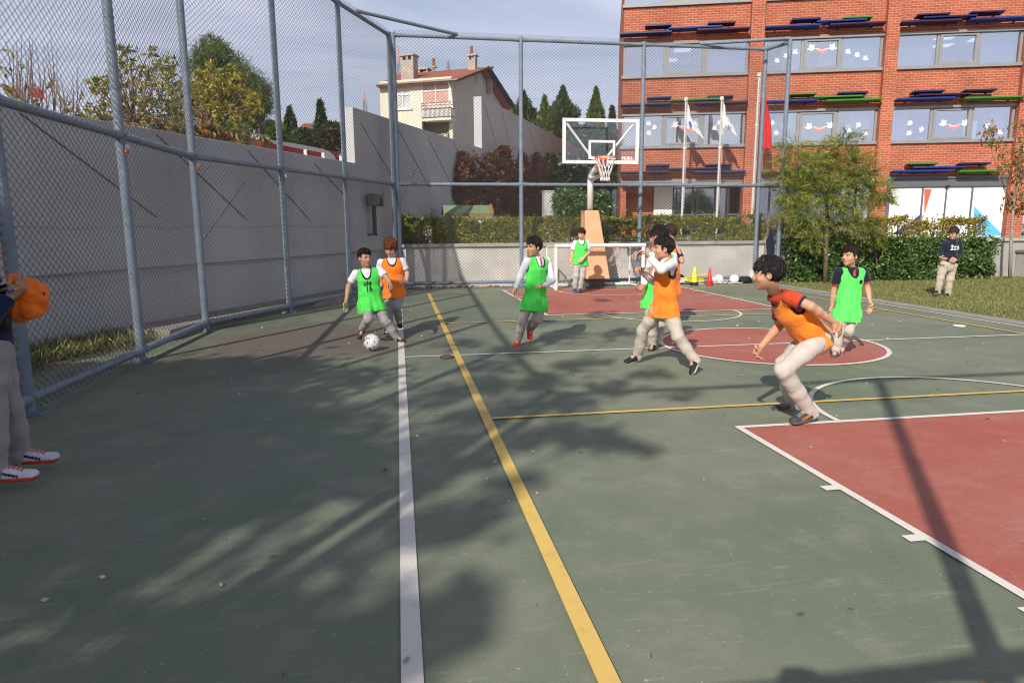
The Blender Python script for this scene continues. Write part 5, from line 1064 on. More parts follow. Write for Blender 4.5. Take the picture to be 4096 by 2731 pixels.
p = gnd(*kq(450, 548)); e = tag(empty('training_cone', (p[0], p[1], .005)), 'tall lime yellow training cone set in a black ring base', 'cone')
b = MB(); b.lathe([(.085, .085), (.080, .12), (.034, .49), (.028, .495), (.02, .495)], (0, 0, 0), 28); b.build('cone_body', M_lime, e, True); b = MB(); b.lathe([(.108, 0), (.108, .075), (.09, .088), (.05, .088)], (0, 0, 0), 28); b.build('ring_base', M_blackp, e)
p = gnd(*kq(805, 552))
for i in range(6):
    e = tag(empty('training_cone', (p[0]+random.uniform(-.004, .004), p[1], .005+.024*i)), 'red training cone, '+('topmost of its stack, showing its whole point' if i == 5 else ('bottom one of the stack, its rim on the court' if i == 0 else 'one of the rims inside the red stack')), 'cone', 'stack of red training cones')
    b = MB(); b.lathe([(.085, 0), (.088, .010), (.070, .014), (.062, .06), (.018, .345), (.012, .35)], (0, 0, 0), 26); b.build('cone_body', M_redp, e, True)
def pole_(a, c, label, z0, z1): A, Cc = gnd(*kq(*a)), gnd(*kq(*c)); b = MB(); b.tube((A[0], A[1], z0), (Cc[0], Cc[1], z1), .014, .014, 10); tag(b.build('training_pole', M_yelp, None), label, 'pole', 'yellow training poles')
pA = gnd(*kq(95, 530)); 
for i, (x0, x1, z0, z1, dy0, dy1, lab) in enumerate(((95, 1010, .17, .27, .12, .5, 'long yellow training pole, highest of the pile behind the cones'), (230, 760, .16, .16, .2, .25, 'yellow training pole in the middle of the pile behind the cones'), (300, 740, .12, .09, .1, .2, 'thin yellow training pole under the others behind the cones'), (520, 730, .035, .035, .15, .15, 'lowest yellow training pole lying on the ground by the red cones'))):
    a = gnd(*kq(x0, 540)); c = gnd(*kq(x1, 540)); b = MB(); b.tube((a[0], a[1]+dy0, z0), (c[0], c[1]+dy1, z1), .013, .013, 10); tag(b.build('training_pole', M_yelp, None), lab, 'pole', 'yellow training poles')
def lump(name, c, rad, m, label, cat, seed, amp=.3, flat=.0):
    b = MB(); b.ball((0, 0, 0), 1.0, 36, 24); vs = []
    for v in b.v:
        d = Vector(v); k = 1+amp*noise.noise(d*1.6+Vector((seed, 0, 0)))+amp*.45*noise.noise(d*4.5+Vector((0, seed, 0))); q = Vector((d.x*rad[0], d.y*rad[1], d.z*rad[2]))*k; vs.append((q.x, q.y, max(q.z, -rad[2]*.8)))
    b.v = vs; o = b.build(name, m, None, True); o.location = (c[0], c[1], c[2]+rad[2]*.8); return tag(o, label, cat)
M_navy = mat('navy_cloth', (.012, .015, .035), .9, .25, 8, .3, 120)
q = gnd(*kq(150, 510)); lump('sports_bag', (q[0], q[1]+.35, .01), (.26, .14, .135), M_navy, 'dark navy sports bag slumped beside the lime cone', 'bag', 3); q = gnd(*kq(290, 520)); lump('folded_clothes', (q[0], q[1]+.2, .01), (.16, .12, .085), mat('pale_cloth', (.52, .52, .55), .9, .2, 7, .3, 100), 'crumpled pale clothes lying behind the lime cone', 'clothes', 8, .45)
q = gnd(*kq(920, 505)); football((q[0], q[1], .11), .10, 'cream football with a grey patch right of the red cones', ball_mat('ball_cream', (.62, .56, .47), (.42, .36, .30), .0), (.2, .9, .3), 'football', 'footballs by the fence')
def netbag(c, r_, seed):
    b = MB(); rr = random.Random(seed)
    for i in range(9):
        ax = Vector((rr.gauss(0, 1), rr.gauss(0, 1), rr.gauss(0, .6))).normalized(); u = ax.orthogonal().normalized(); w = ax.cross(u); off = rr.uniform(-.5, .5); q_ = math.sqrt(1-off*off)
        b.path([Vector((c[0], c[1], c[2]))+(ax*off+(u*math.cos(t)+w*math.sin(t))*q_)*r_*1.03 for t in np.linspace(0, 2*math.pi, 29)[:-1]], .006, 5, closed=True)
    for i in range(12):
        x = rr.uniform(-1.6, 1.5)*r_; pts = [(c[0]+x+rr.uniform(-.08, .08), c[1]-r_*rr.uniform(.6, 1.3), rr.uniform(.012, .06)) for _ in range(6)]; b.path(pts, .0065, 5)
    return b
for (x, r_, lab, bm_, lab2, sd) in ((1070, .115, 'plain white football in a net right of the cream ball', ball_mat('ball_white', (.74, .74, .75), (.5, .5, .5), -.05), 'white net tangled round the plain white football', 4), (1440, .115, 'white football with blue marks in a tangled white net', ball_mat('ball_white_blue', (.72, .74, .78), (.06, .2, .62), .0), 'white net tangled round the blue-marked football', 7)):
    q = gnd(*kq(x, 510)); c = (q[0], q[1]+.12, r_+.012); football(c, r_, lab, bm_, (sd, .3, .8), 'football', 'footballs by the fence'); tag(netbag(c, r_, sd).build('ball_net', M_net, None, True), lab2, 'net', 'ball nets')
q = gnd(*kq(1720, 500)); o = lump('sports_shoe_bag', (q[0], q[1]+.2, .01), (.24, .12, .095), M_blackp, 'black shoe bag with white trim at the fence foot near the corner', 'bag', 12, .3); q = gnd(*kq(1860, 480)); lump('pale_green_bag', (q[0], q[1]+.15, .01), (.09, .09, .19), mat('pale_green_cloth', (.42, .52, .48), .8, .1, 8), 'pale green bag standing at the fence corner', 'bag', 15, .25)
q = atY(1769, 565, 17.1); o = lump('jacket', (q[0], 17.10, q[2]-.30), (.10, .09, .36), M_navy, 'dark navy jacket hung on the fence corner by the laurel hedge', 'jacket', 21, .35)
# ================================================================== FLOODLIGHT ON THE WALL, PLAY HUT, GATE PIER
kf = crop(1430, 740, 6.03)
M_lampb = mat('black_lamp', (.018, .018, .022), .5, .15, 6)
s0, z0 = on_plane(*kf(420, 700), WP, WD, .18); fl = tag(empty('floodlight', wpt(s0, .16, 0), math.atan2(WD[1], WD[0])), 'black twin floodlight on a dark pole against the grey wall', 'floodlight')
for i, (xa, xb) in enumerate(((290, 455), (470, 620))):
    (sa, za), (sb, zb2) = on_plane(*kf(xa, 205), WP, WD, .2), on_plane(*kf(xb, 515), WP, WD, .2); b = MB(); M = Matrix.Rotation(R(-18 if i == 0 else 18), 3, 'Z')
    b.box(((sa+sb)/2-s0, -.05, (za+zb2)/2), (abs(sb-sa)*.92, .14, abs(za-zb2)), M); h = b.build('lamp_head', M_lampb, fl, bevel=.012); b = MB(); b.box(((sa+sb)/2-s0, -.125, (za+zb2)/2), (abs(sb-sa)*.78, .008, abs(za-zb2)*.84), M); b.build('lens', mat('lamp_lens', (.05, .05, .055), .12, .1, 3, spec=.8), h)
zb3 = on_plane(*kf(425, 1215), WP, WD, .18)[1]; zt3 = on_plane(*kf(400, 520), WP, WD, .18)[1]; b = MB(); b.tube((0, 0, zb3), (0, 0, zt3+.15), .055, .05, 10); b.build('pole', M_lampb, fl)
b = MB(); b.box((0, .06, zb3+.02), (.18, .2, .03)); b.build('bracket', M_lampb, fl)
# hut with green roof
Yh = 20.35; a = atY(*kb(455, 672), Yh); c = atY(*kb(955, 675), Yh); r0 = atY(*kb(545, 580), Yh); r1 = atY(*kb(1010, 578), Yh); hz = a[2]; W_ = c[0]-a[0]
hut = tag(empty('play_hut', (a[0], Yh, 1.0)), 'little timber hut with a green felt roof behind the boxwood hedge', 'hut'); M_tim = mat('orange_timber', (.36, .18, .07), .7, .2, 5); M_felt = mat('green_felt', (.20, .27, .15), .9, .12, 3)
D_ = 1.0; e0, e1 = hz-1.0, r1[2]-1.0
b = MB(); b.add([(0, -.12, e0), (W_, -.12, e0), (W_+.02, D_/2, e1), (.02, D_/2, e1), (0, D_+.12, e0), (W_, D_+.12, e0)], [(0, 1, 2, 3), (3, 2, 5, 4)]); o = b.build('roof', M_felt, hut); sd = o.modifiers.new('s', 'SOLIDIFY'); sd.thickness = .035; sd.offset = 0
b = MB(); b.span((-.02, -.16, e0-.09), (W_+.02, -.12, e0+.0)); b.path([(W_+.03, -.14, e0), (W_+.05, D_/2, e1+.02), (W_+.03, D_+.14, e0)], .05, 4); b.build('barge_board', M_tim, hut)
b = MB()
for x in (.15, W_-.15):
    for y in (.1, D_-.1): b.span((x-.05, y-.05, 0), (x+.05, y+.05, e0-.06))
b.span((.2, D_-.12, 0), (W_-.2, D_-.06, e0-.1)); b.build('timber_frame', M_tim, hut)
# pale block at the left end of the hedge, and gate pier
a = atY(*kb(130, 730), 19.55); c = atY(*kb(990, 705), 19.55); b0_ = tag(empty('planter_block', (a[0], 19.55, 1.0)), 'pale rendered block with a grey metal coping behind the left end of the boxwood hedge', 'wall'); hh = a[2]-1.0
b = MB(); b.span((0, 0, 0), (c[0]-a[0], .25, hh)); b.build('block', M_low, b0_); b = MB(); b.span((-.03, -.04, hh+.005), ((c[0]-a[0])*.67, .29, hh+.085)); b.span(((c[0]-a[0])*.67+.01, -.02, hh+.005), (c[0]-a[0]+.03, .29, hh+.065)); b.build('coping', mat('metal_coping', (.30, .33, .35), .5, .2, 3), b0_)
a = atY(*kb(1510, 437), 27.0); c = atY(*kb(1605, 437), 27.0); e = tag(empty('gate_pier', (a[0], 27, 1.0)), 'pale concrete pier between the red creeper and the clipped bush', 'pier'); b = MB(); b.span((0, 0, 0), (c[0]-a[0], .5, a[2]-1)); b.build('shaft', mat('pale_concrete', (.45, .44, .44), .85, .1, 2), e, bevel=.02)
b = MB(); b.span((-.02, -.02, a[2]-1+.003), (c[0]-a[0]+.02, .52, a[2]-1+.05)); b.build('cap', mat('pale_concrete', (1, 1, 1)), e)
# ================================================================== PEOPLE
class Field:
    """signed distance grid; shapes are blended in and cut out, then skinned as one quad surface"""
    def __init__(s, lo, hi, h):
        s.h = h; s.lo = np.array(lo, float); n = np.ceil((np.array(hi)-s.lo)/h).astype(int)+2; s.n = n
        s.ax = [s.lo[i]+h*np.arange(n[i]) for i in range(3)]; s.F = np.full(n, .08, np.float32)
    def _box(s, pts, pad):
        pts = np.array(pts); lo = np.clip(((pts.min(0)-pad-s.lo)/s.h).astype(int), 0, s.n); hi = np.clip(((pts.max(0)+pad-s.lo)/s.h).astype(int)+2, 0, s.n)
        sl = tuple(slice(a, b) for a, b in zip(lo, hi)); g = np.meshgrid(*[s.ax[i][sl[i]] for i in range(3)], indexing='ij', sparse=False); return sl, np.stack(g, -1)
    def _put(s, sl, d, k, sub=False):
        F = s.F[sl]
        if sub: d = -d; s.F[sl] = np.maximum(F, d)+(np.maximum(k-np.abs(F-d), 0)**2/(4*k) if k else 0)
        else: s.F[sl] = np.minimum(F, d)-(np.maximum(k-np.abs(F-d), 0)**2/(4*k) if k else 0)
    def cap(s, a, b, ra, rb=None, k=.02, sub=False):
        rb = ra if rb is None else rb; a, b = np.array(a, float), np.array(b, float); sl, P = s._box([a, b], max(ra, rb)+.08)
        if 0 in P.shape: return s
        ab = b-a; t = np.clip((P-a)@ab/max(ab@ab, 1e-9), 0, 1); d = np.linalg.norm(P-a-t[..., None]*ab, axis=-1)-(ra+(rb-ra)*t); s._put(sl, d, k, sub); return s
    def ecap(s, a, b, side, wa, wb, k=.02, sub=False):
        """capsule with elliptical section: wa=(half width along side, half depth) at a, wb at b"""
        a, b = np.array(a, float), np.array(b, float); u = b-a; L = np.linalg.norm(u); u = u/max(L, 1e-6); sd = np.array(side, float); sd = sd-u*(sd@u); sd /= np.linalg.norm(sd); f = np.cross(u, sd)
        m = max(*wa, *wb); sl, P = s._box([a, b], m+.08)
        if 0 in P.shape: return s
        q = P-a; z = q@u; t = np.clip(z/max(L, 1e-6), 0, 1); w = wa[0]+(wb[0]-wa[0])*t; dd = wa[1]+(wb[1]-wa[1])*t; e = z-t*L; mn = np.minimum(w, dd)
        r = np.sqrt(((q@sd)/w)**2+((q@f)/dd)**2+(e/mn)**2); s._put(sl, (r-1)*mn, k, sub); return s
    def ell(s, c, axes, rad, k=.02, sub=False):
        c = np.array(c, float); A = np.array(axes, float); rad = np.array(rad, float); sl, P = s._box([c], rad.max()+.08)
        if 0 in P.shape: return s
        q = (P-c)@A.T/rad; r = np.linalg.norm(q, axis=-1); s._put(sl, (r-1)*rad.min()*(.5+.5*r/np.maximum(r, 1)), k, sub); return s
    def ring(s, c, axis, Rr, r, tall=1.0, k=.008):
        c = np.array(c, float); a = np.array(axis, float)/np.linalg.norm(axis); sl, P = s._box([c], Rr+r*tall+.06)
        if 0 in P.shape: return s
        q = P-c; z = q@a; rho = np.linalg.norm(q-z[..., None]*a, axis=-1); s._put(sl, np.sqrt((rho-Rr)**2+(z/tall)**2)-r, k); return s
    def plane(s, p, n):      # cut away everything on the side n points to
        n = np.array(n, float)/np.linalg.norm(n); g = (s.ax[0][:, None, None]-p[0])*n[0]+(s.ax[1][None, :, None]-p[1])*n[1]+(s.ax[2][None, None, :]-p[2])*n[2]; s.F = np.maximum(s.F, g.astype(np.float32)); return s
    def skin(s):
        F = s.F; N = [x-1 for x in F.shape]; S_ = F < 0; cnt = np.zeros(N, np.int8); offs = [(i, j, k) for i in (0, 1) for j in (0, 1) for k in (0, 1)]
        for i, j, k in offs: cnt += S_[i:i+N[0], j:j+N[1], k:k+N[2]]
        act = (cnt > 0) & (cnt < 8); idx = np.argwhere(act); acc = np.zeros((len(idx), 3)); wt = np.zeros(len(idx)); I = tuple(idx.T)
        for ax_ in range(3):
            o1, o2 = [x for x in range(3) if x != ax_]
            for p in (0, 1):
                for q in (0, 1):
                    a = [0, 0, 0]; a[o1] = p; a[o2] = q; b = list(a); b[ax_] = 1
                    fa = F[I[0]+a[0], I[1]+a[1], I[2]+a[2]]; fb = F[I[0]+b[0], I[1]+b[1], I[2]+b[2]]; m = (fa < 0) != (fb < 0); t = np.where(m, fa/np.where(m, fa-fb, 1), 0)
                    v = np.tile(np.array(a, float), (len(idx), 1)); v[:, ax_] += t; acc += v*m[:, None]; wt += m
        V = s.lo+(idx+acc/np.maximum(wt, 1)[:, None])*s.h; vid = -np.ones(N, np.int64); vid[I] = np.arange(len(idx)); Q = []
        for ax_ in range(3):
            sh = list(F.shape); a_ = [slice(None)]*3; b_ = [slice(None)]*3; a_[ax_] = slice(0, -1); b_[ax_] = slice(1, None); o1, o2 = [(1, 2), (2, 0), (0, 1)][ax_]
            ch = S_[tuple(a_)] != S_[tuple(b_)]; e = np.argwhere(ch); ins = S_[tuple(a_)][tuple(e.T)]
            ok = (e[:, o1] > 0) & (e[:, o2] > 0) & (e[:, o1] < N[o1]) & (e[:, o2] < N[o2]); e = e[ok]; ins = ins[ok]
            def g(d1, d2): c = e.copy(); c[:, o1] -= d1; c[:, o2] -= d2; return vid[tuple(c.T)]
            q = np.stack([g(0, 0), g(1, 0), g(1, 1), g(0, 1)], 1); q[~ins] = q[~ins][:, ::-1]; Q.append(q)
        return V, np.concatenate(Q)[:, ::-1]
def quadmesh(name, parts, m, parent, cols=None, smooth_it=0):
    V = np.concatenate([p[0] for p in parts]); off = np.cumsum([0]+[len(p[0]) for p in parts]); Q = np.concatenate([p[1]+o for p, o in zip(parts, off)]).astype(np.int32)
    for _ in range(smooth_it):
        acc = np.zeros_like(V); n = np.zeros(len(V))
        for i in range(4): np.add.at(acc, Q[:, i], V[Q[:, (i+1) % 4]]+V[Q[:, (i+3) % 4]]); np.add.at(n, Q[:, i], 2)
        V = V*.5+acc/np.maximum(n, 1)[:, None]*.5
    me = bpy.data.meshes.new(name); me.vertices.add(len(V)); me.vertices.foreach_set('co', V.reshape(-1)); me.loops.add(4*len(Q)); me.loops.foreach_set('vertex_index', Q.reshape(-1))
    me.polygons.add(len(Q)); me.polygons.foreach_set('loop_start', np.arange(0, 4*len(Q), 4, dtype=np.int32)); me.polygons.foreach_set('loop_total', np.full(len(Q), 4, np.int32)); me.polygons.foreach_set('use_smooth', np.ones(len(Q), bool))
    if cols is not None:
        at = me.color_attributes.new('Col', 'FLOAT_COLOR', 'POINT'); c4_ = np.ones((len(V), 4), np.float32); c4_[:, :3] = cols(V) if callable(cols) else cols; at.data.foreach_set('color', c4_.reshape(-1))
    me.materials.append(m); me.update(); me.validate(); return link(name, me, parent)
def attr_mat(name, rough=.7, var=.08, scale=14, bump=.12, bscale=220, sss=0.0, spec=.3, sheen=0.0):
    if name in _mats: return _mats[name]
    m, nt, b, o = newmat(name); a = nt.nodes.new('ShaderNodeAttribute'); a.attribute_name = 'Col'; v = ncoord(nt)
    c = nmix(nt, 1.0, a.outputs['Color'], nramp(nt, nnoise(nt, v, scale, 5, .6), [(.3, 1-var), (.7, 1+var)]), 'MULTIPLY'); nt.links.new(c, b.inputs['Base Color'])
    b.inputs['Roughness'].default_value = rough; b.inputs['Specular IOR Level'].default_value = spec; b.inputs['Sheen Weight'].default_value = sheen
    if sss: b.inputs['Subsurface Weight'].default_value = sss; b.inputs['Subsurface Radius'].default_value = (.6, .25, .15); b.inputs['Subsurface Scale'].default_value = .02
    if bump: nbump(nt, b, nmath(nt, 'ADD', nnoise(nt, v, bscale, 2), nmath(nt, 'MULTIPLY', nnoise(nt, v, 22, 3, .6, .8), 2.0)), bump, .006)
    _mats[name] = m; return m
M_skin = attr_mat('skin', .5, .05, 20, .04, 300, .12, .35); M_cloth = attr_mat('jersey_cloth', .78, .05, 9, .25, 260, 0, .2, .15); M_trou = attr_mat('trouser_cloth', .9, .07, 12, .35, 240, 0, .15, .1); M_shoe = attr_mat('shoe_leather', .5, .12, 18, .15, 160); 
def hair_mat():
    m, nt, b, o = newmat('hair'); a = nt.nodes.new('ShaderNodeAttribute'); a.attribute_name = 'Col'; v = ncoord(nt, 'Object', (60, 60, 9)); n = nnoise(nt, v, 3, 4, .7, 1.5)
    nt.links.new(nmix(nt, 1.0, a.outputs['Color'], nramp(nt, n, [(.3, .55), (.7, 1.5)]), 'MULTIPLY'), b.inputs['Base Color']); b.inputs['Roughness'].default_value = .5; b.inputs['Specular IOR Level'].default_value = .28; nbump(nt, b, n, .8, .012); return m
M_hair = hair_mat()
def nz3(V, f, off=0.0): return np.array([noise.noise(Vector((p[0]*f[0]+off, p[1]*f[1]+off*.7, p[2]*f[2]-off))) for p in V])
def unit(v): v = np.array(v, float); return v/max(np.linalg.norm(v), 1e-9)
BIBG, BIBO, WHT, NAVY, GREYT, BEIGE, BLK = (.085, .72, .10), (.95, .215, .02), (.74, .74, .78), (.010, .013, .030), (.35, .335, .335), (.46, .405, .345), (.012, .012, .013)
def hand(d, n, w, sc, curl=.5, spread=1.0, thumb=1, grip=0):
    """palm, four jointed fingers of different length and a thumb from the side of the palm. d: wrist->fingers, n: palm normal, w: wrist point"""
    d, n = unit(d), np.array(n, float); n = unit(n-d*(n@d)); s_ = np.cross(d, n)*thumb; F = Field(w-.16*sc, w+.16*sc, .0042)
    pc = w+d*.042*sc; F.ecap(w-d*.02*sc, w+d*.02*sc, s_, (.022*sc, .018*sc), (.028*sc, .016*sc), .01); F.ecap(w+d*.02*sc, w+d*.066*sc, s_, (.030*sc, .014*sc), (.035*sc, .012*sc), .012)
    for i, (o_, L) in enumerate(((-.027, .030), (-.009, .035), (.009, .033), (.026, .026))):
        p = w+d*(.070-.004*abs(i-1.2))*sc+s_*o_*sc*-1; a = curl*(.75+.12*i)+grip; dr = d
        for j in range(3):
            an = a*(.55+.45*j) if j else a*.5; dr = unit(d*math.cos(an)+n*math.sin(an)+s_*-o_*spread*3); q = p+dr*L*sc*(1 if j == 0 else .78); F.cap(p, q, (.0088-.0008*j)*sc, (.0080-.0008*j)*sc, .004); p = q
    t0 = w+d*.022*sc+s_*.026*sc; t1 = t0+unit(s_*.75+d*.75+n*.35)*.036*sc; t2 = t1+unit(s_*(.2-.3*curl)+d*1.0+n*(.3+.5*curl))*.028*sc; F.cap(t0-s_*.012*sc, t1, .0125*sc, .0105*sc, .01); F.cap(t1, t2, .0105*sc, .0085*sc, .006)
    return F.skin()
def person(sp):
    Yp = sp['Y']; cv = sp['crop']; sc = sp.get('sc', 1.0)
    def J(k):
        p = sp['j'][k]
        return np.array(p[1]) if p[0] == 'w' else atY(*cv(p[0], p[1]), Yp+(p[2] if len(p) > 2 else 0))
    j = {k: J(k) for k in sp['j']}; pel = (j['hipA']+j['hipB'])/2
    base = np.array([pel[0], pel[1], 0.0]); j = {k: v-base for k, v in j.items()}; pel = pel-base
    root = tag(empty('person', base), sp['label'], 'person', sp.get('group'))
    rr = np.array([0, 0, 1.0]); SA, SB = j['shA'], j['shB']; shm = (SA+SB)/2; up = unit(shm-pel); sv = unit(SB-SA); fr = unit(np.cross(sv, up)); hv = unit(j['hipB']-j['hipA'])
    c0 = -(pel+base-EYE); c0[2] = 0; c0 = unit(c0); r0 = unit(np.cross(rr, c0))      # towards camera, picture right
    # ---------------- head frame
    az, pit, rol = (R(x) for x in sp['face']); f = unit(math.cos(az)*c0+math.sin(az)*r0); u = rr.copy(); f = unit(f*math.cos(pit)-u*math.sin(pit)); rgt = unit(np.cross(f, rr)); u = np.cross(rgt, f)
    rgt, u = rgt*math.cos(rol)+u*math.sin(rol), u*math.cos(rol)-rgt*math.sin(rol)
    hc = j['head']; hs = sp.get('hs', 1.0)*1.035; A = np.stack([rgt, f, u])
    def H(x, y, z): return hc+(rgt*x+f*y+u*z)*hs
    F = Field(hc-.19*hs, hc+.19*hs, .0058)
    e = lambda x, y, z, rad, k=.015, sub=False: F.ell(H(x, y, z), A, np.array(rad)*hs, k, sub)
    e(0, -.012, .030, (.070, .090, .080)); e(0, .022, -.018, (.062, .068, .078), .03); e(0, .030, -.058, (.046, .055, .050), .03); F.cap(H(0, .066, -.094), H(0, .060, -.088), .018*hs, .018*hs, .025)
    for s_ in (-1, 1):
        e(s_*.030, .098, .004, (.017, .014, .010), .012, True); e(s_*.030, .0745, .003, (.0125, .0125, .0115), .004); F.cap(H(s_*.014, .089, .022), H(s_*.046, .076, .020), .006*hs, .005*hs, .012)
        e(s_*.040, .060, -.032, (.020, .018, .018), .02); e(s_*.072, -.006, -.010, (.009, .020, .031), .006); e(s_*.078, .000, -.008, (.005, .009, .016), .006, True)
    F.cap(H(0, .086, .012), H(0, .104, -.024), .0075*hs, .0115*hs, .010); 
    for s_ in (-1, 1): F.cap(H(s_*.008, .094, -.029), H(s_*.010, .092, -.030), .008*hs, .008*hs, .006)
    F.ecap(H(-.014, .087, -.056), H(.014, .087, -.056), u, (.0055*hs, .006*hs), (.0055*hs, .006*hs), .006); F.ecap(H(-.012, .084, -.068), H(.012, .084, -.068), u, (.006*hs, .007*hs), (.006*hs, .007*hs), .006); F.cap(H(-.018, .096, -.0615), H(.018, .096, -.0615), .0028*hs, None, .003, True)
    F.cap(H(0, -.012, -.06), hc*.25+j['neck']*.75, .044*hs, .046*hs, .02)
    head = F.skin()
    # ---------------- body
    allp = np.array(list(j.values())); lo, hi = allp.min(0)-.16, allp.max(0)+.16; lo[2] = max(lo[2], -.06); F = Field(lo, hi, .0095)
    bw = sp.get('bw', 1.0); Cw, Cd, Ww, Wd_, Hw, Hd = [x*sc*bw for x in (.132, .088, .115, .080, .122, .090)]
    chest = shm-up*.10*sc; waist = pel+(shm-pel)*.38; 
    def torso(F, g, lowflare=0.0, k=.04):
        F.ecap(chest, waist, sv, (Cw+g, Cd+g), (Ww+g, Wd_+g), k); F.ecap(waist, pel-up*.02, sv*.5+hv*.5, (Ww+g, Wd_+g), (Hw+g+lowflare, Hd+g+lowflare*.7), k); F.cap(SA*.93+SB*.07-up*.02, SB*.93+SA*.07-up*.02, .046*sc+g, None, k); F.ecap(shm-up*.02*sc, chest, sv, (Cw*.82+g, .058*sc+g), (Cw+g, Cd+g), k); F.cap(j['neck']*.55+shm*.45-up*.01, shm-up*.03, .056*sc+g, .062*sc+g, k)
    torso(F, -.006); F.cap(shm-up*.01, j['neck']+up*.03, .05*sc, .043*sc, .03)
    arms = {}
    for s_ in 'AB':
        S0, E_, W_ = j['sh'+s_], j['el'+s_], j['wr'+s_]; F.cap(S0, E_, .039*sc, .033*sc, .02); F.cap(E_, E_*.7+W_*.3, .034*sc, .033*sc, .015); F.cap(E_*.7+W_*.3, W_, .033*sc, .023*sc, .015); arms[s_] = (S0, E_, W_)
        hp, kn, an = j['hip'+s_], j['kn'+s_], j['an'+s_]; F.cap(hp, kn, .064*sc*bw, .046*sc, .03); F.cap(kn, kn*.65+an*.35, .046*sc, .047*sc, .02); F.cap(kn*.65+an*.35, an, .047*sc, .031*sc, .02); F.cap(an, an+unit(j['toe'+s_]-an)*.08*sc, .03*sc, .026*sc, .02)
    body = F.skin(); parts = [body, head]
    for s_ in 'AB':
        if sp.get('hand'+s_) is None: continue
        h_ = sp['hand'+s_]; S0, E_, W_ = arms[s_]; d = unit(j['hd'+s_]-W_); nrm = h_[1]; nrm = nrm[0]*r0+nrm[1]*rr+nrm[2]*c0; parts.append(hand(d, nrm, W_, sc*1.02, h_[0], 1.0, h_[2] if len(h_) > 2 else 1))
    skin = np.array(sp.get('skin', (.52, .285, .185))); hcol = np.array(sp['hair'])
    def bcol(V):
        c = np.tile(skin, (len(V), 1)); q = (V-hc)@A.T/hs; x, y, z = q[:, 0], q[:, 1], q[:, 2]; ax_ = np.abs(x); face = y > .05
        c[(np.abs(z+.020) < .03) & (np.abs(ax_-.042) < .022) & face] *= np.array([1.06, .90, .86]); c[(y > .088) & (np.abs(z+.024) < .016)] *= np.array([1.05, .9, .87])
        c[face & ((x/.021)**2+((z+.062)/.0105)**2 < 1)] = skin*np.array([.86, .52, .55])
        if sp.get('eyes', 1): c[face & (((ax_-.030)/.0115)**2+((z-.003)/.0058)**2 < 1)] = (.60, .57, .54); c[face & (((ax_-.030-.000)/.0065)**2+((z-.003)/.007)**2 < 1)] = (.03, .018, .012); c[face & (np.abs(ax_-.031) < .0155) & (np.abs(z-.0105) < .0022)] = hcol*.6+skin*.1
        c[face & (np.abs(ax_-.031) < .018) & (np.abs(z-.0225+.12*(ax_-.031)) < .0042)] = hcol*.75+skin*.12
        return c
    quadmesh('body', parts, M_skin, root, bcol)
    # ---------------- hair
    st = sp.get('style', 'short'); th = {'short': .008, 'mid': .013, 'mop': .024, 'bowl': .017}[st]; F = Field(hc-.20*hs, hc+.20*hs, .0058); e = lambda x, y, z, rad, k=.012, sub=False: F.ell(H(x, y, z), A, np.array(rad)*hs, k, sub)
    e(0, -.014, .034, (.070+th*.8, .091+th, .080+th*1.4)); 
    if st == 'mop': e(0, -.02, -.02, (.080, .086, .075), .03)
    if st in ('mid', 'short'): e(0, .035, .088+th*.4, (.050, .050, .030), .03)
    fl = {'short': .052, 'mid': .046, 'mop': .028, 'bowl': .030}[st]
    n_ = unit(f*1.0-u*.34); F2 = np.stack(np.meshgrid(*F.ax, indexing='ij'), -1)-hc; X, Yq, Z = F2@rgt/hs, F2@f/hs, F2@u/hs
    sb = {'short': -.022, 'mid': -.030, 'mop': -.075, 'bowl': -.034}[st]; tq = np.clip((Yq-.012)/(.052-.012), 0, 1); tq = tq*tq*(3-2*tq)
    line = (sb*(1-tq)+fl*tq)+(.007*np.sin(X*150+1)+.006*np.sin(X*290)+.004*np.sin(Yq*260))*tq                       # fringe, temples and sideburns
    cutf = np.minimum(Yq-.004, line-Z); nb_ = np.clip((.004-Yq)/.05, 0, 1); side = (sb*(1-nb_)+(-.072 if st != 'mop' else -.088)*nb_)-Z
    F.F = np.maximum(F.F, np.maximum(np.minimum(cutf, .03), np.where(Yq < .006, np.minimum(side, .03), -1)).astype(np.float32)*.9)
    if st in ('short', 'mid', 'bowl'):
        for s_ in (-1, 1): e(s_*.084, -.004, -.014, (.022, .020, .030), .006, True)
    Vh, Qh = F.skin(); q = (Vh-hc)/hs; a1 = np.arctan2(q@f, q@rgt); zz = q@u; rad = unit(np.array([0, 0, 1])); dirn = q/np.linalg.norm(q, axis=1, keepdims=True)
    tuft = nz3(np.c_[a1*2.6, zz*9, a1*0], (2.0, 1.0, 1.0), 3.1+hc[0])*.010+nz3(np.c_[a1*9, zz*5, a1*0], (1.5, 1.0, 1.0), 7.7)*.006; Vh = Vh+dirn*(tuft*(1.7 if st in ('mop', 'mid') else 1.2))[:, None]*hs
    quadmesh('hair', [(Vh, Qh)], M_hair, root, np.tile(hcol, (len(Vh), 1)))
    rs_ = np.random.default_rng(int(abs(sp['Y'])*100)); ii = rs_.integers(0, len(Vh), 900); dn = dirn[ii]; crown_ = unit(u-f*.35); tang = dn-crown_; tang -= dn*(tang*dn).sum(1, keepdims=True); tang /= np.maximum(np.linalg.norm(tang, axis=1, keepdims=True), 1e-6)
    leaves('hair_locks', Vh[ii]+dn*.001, .034 if st != 'mop' else .048, mat('hair_lock_%d' % int(hcol[0]*1e4), tuple(hcol*1.15), .5, .4, 30), root, .16, 0, .4, dirs=tang*2.4+dn*.16)
    # ---------------- shirt
    shc = np.array(sp['shirt']); F = Field(lo, hi, .0095); torso(F, .006, .006); slv = sp.get('sleeve', 'short'); ends = []
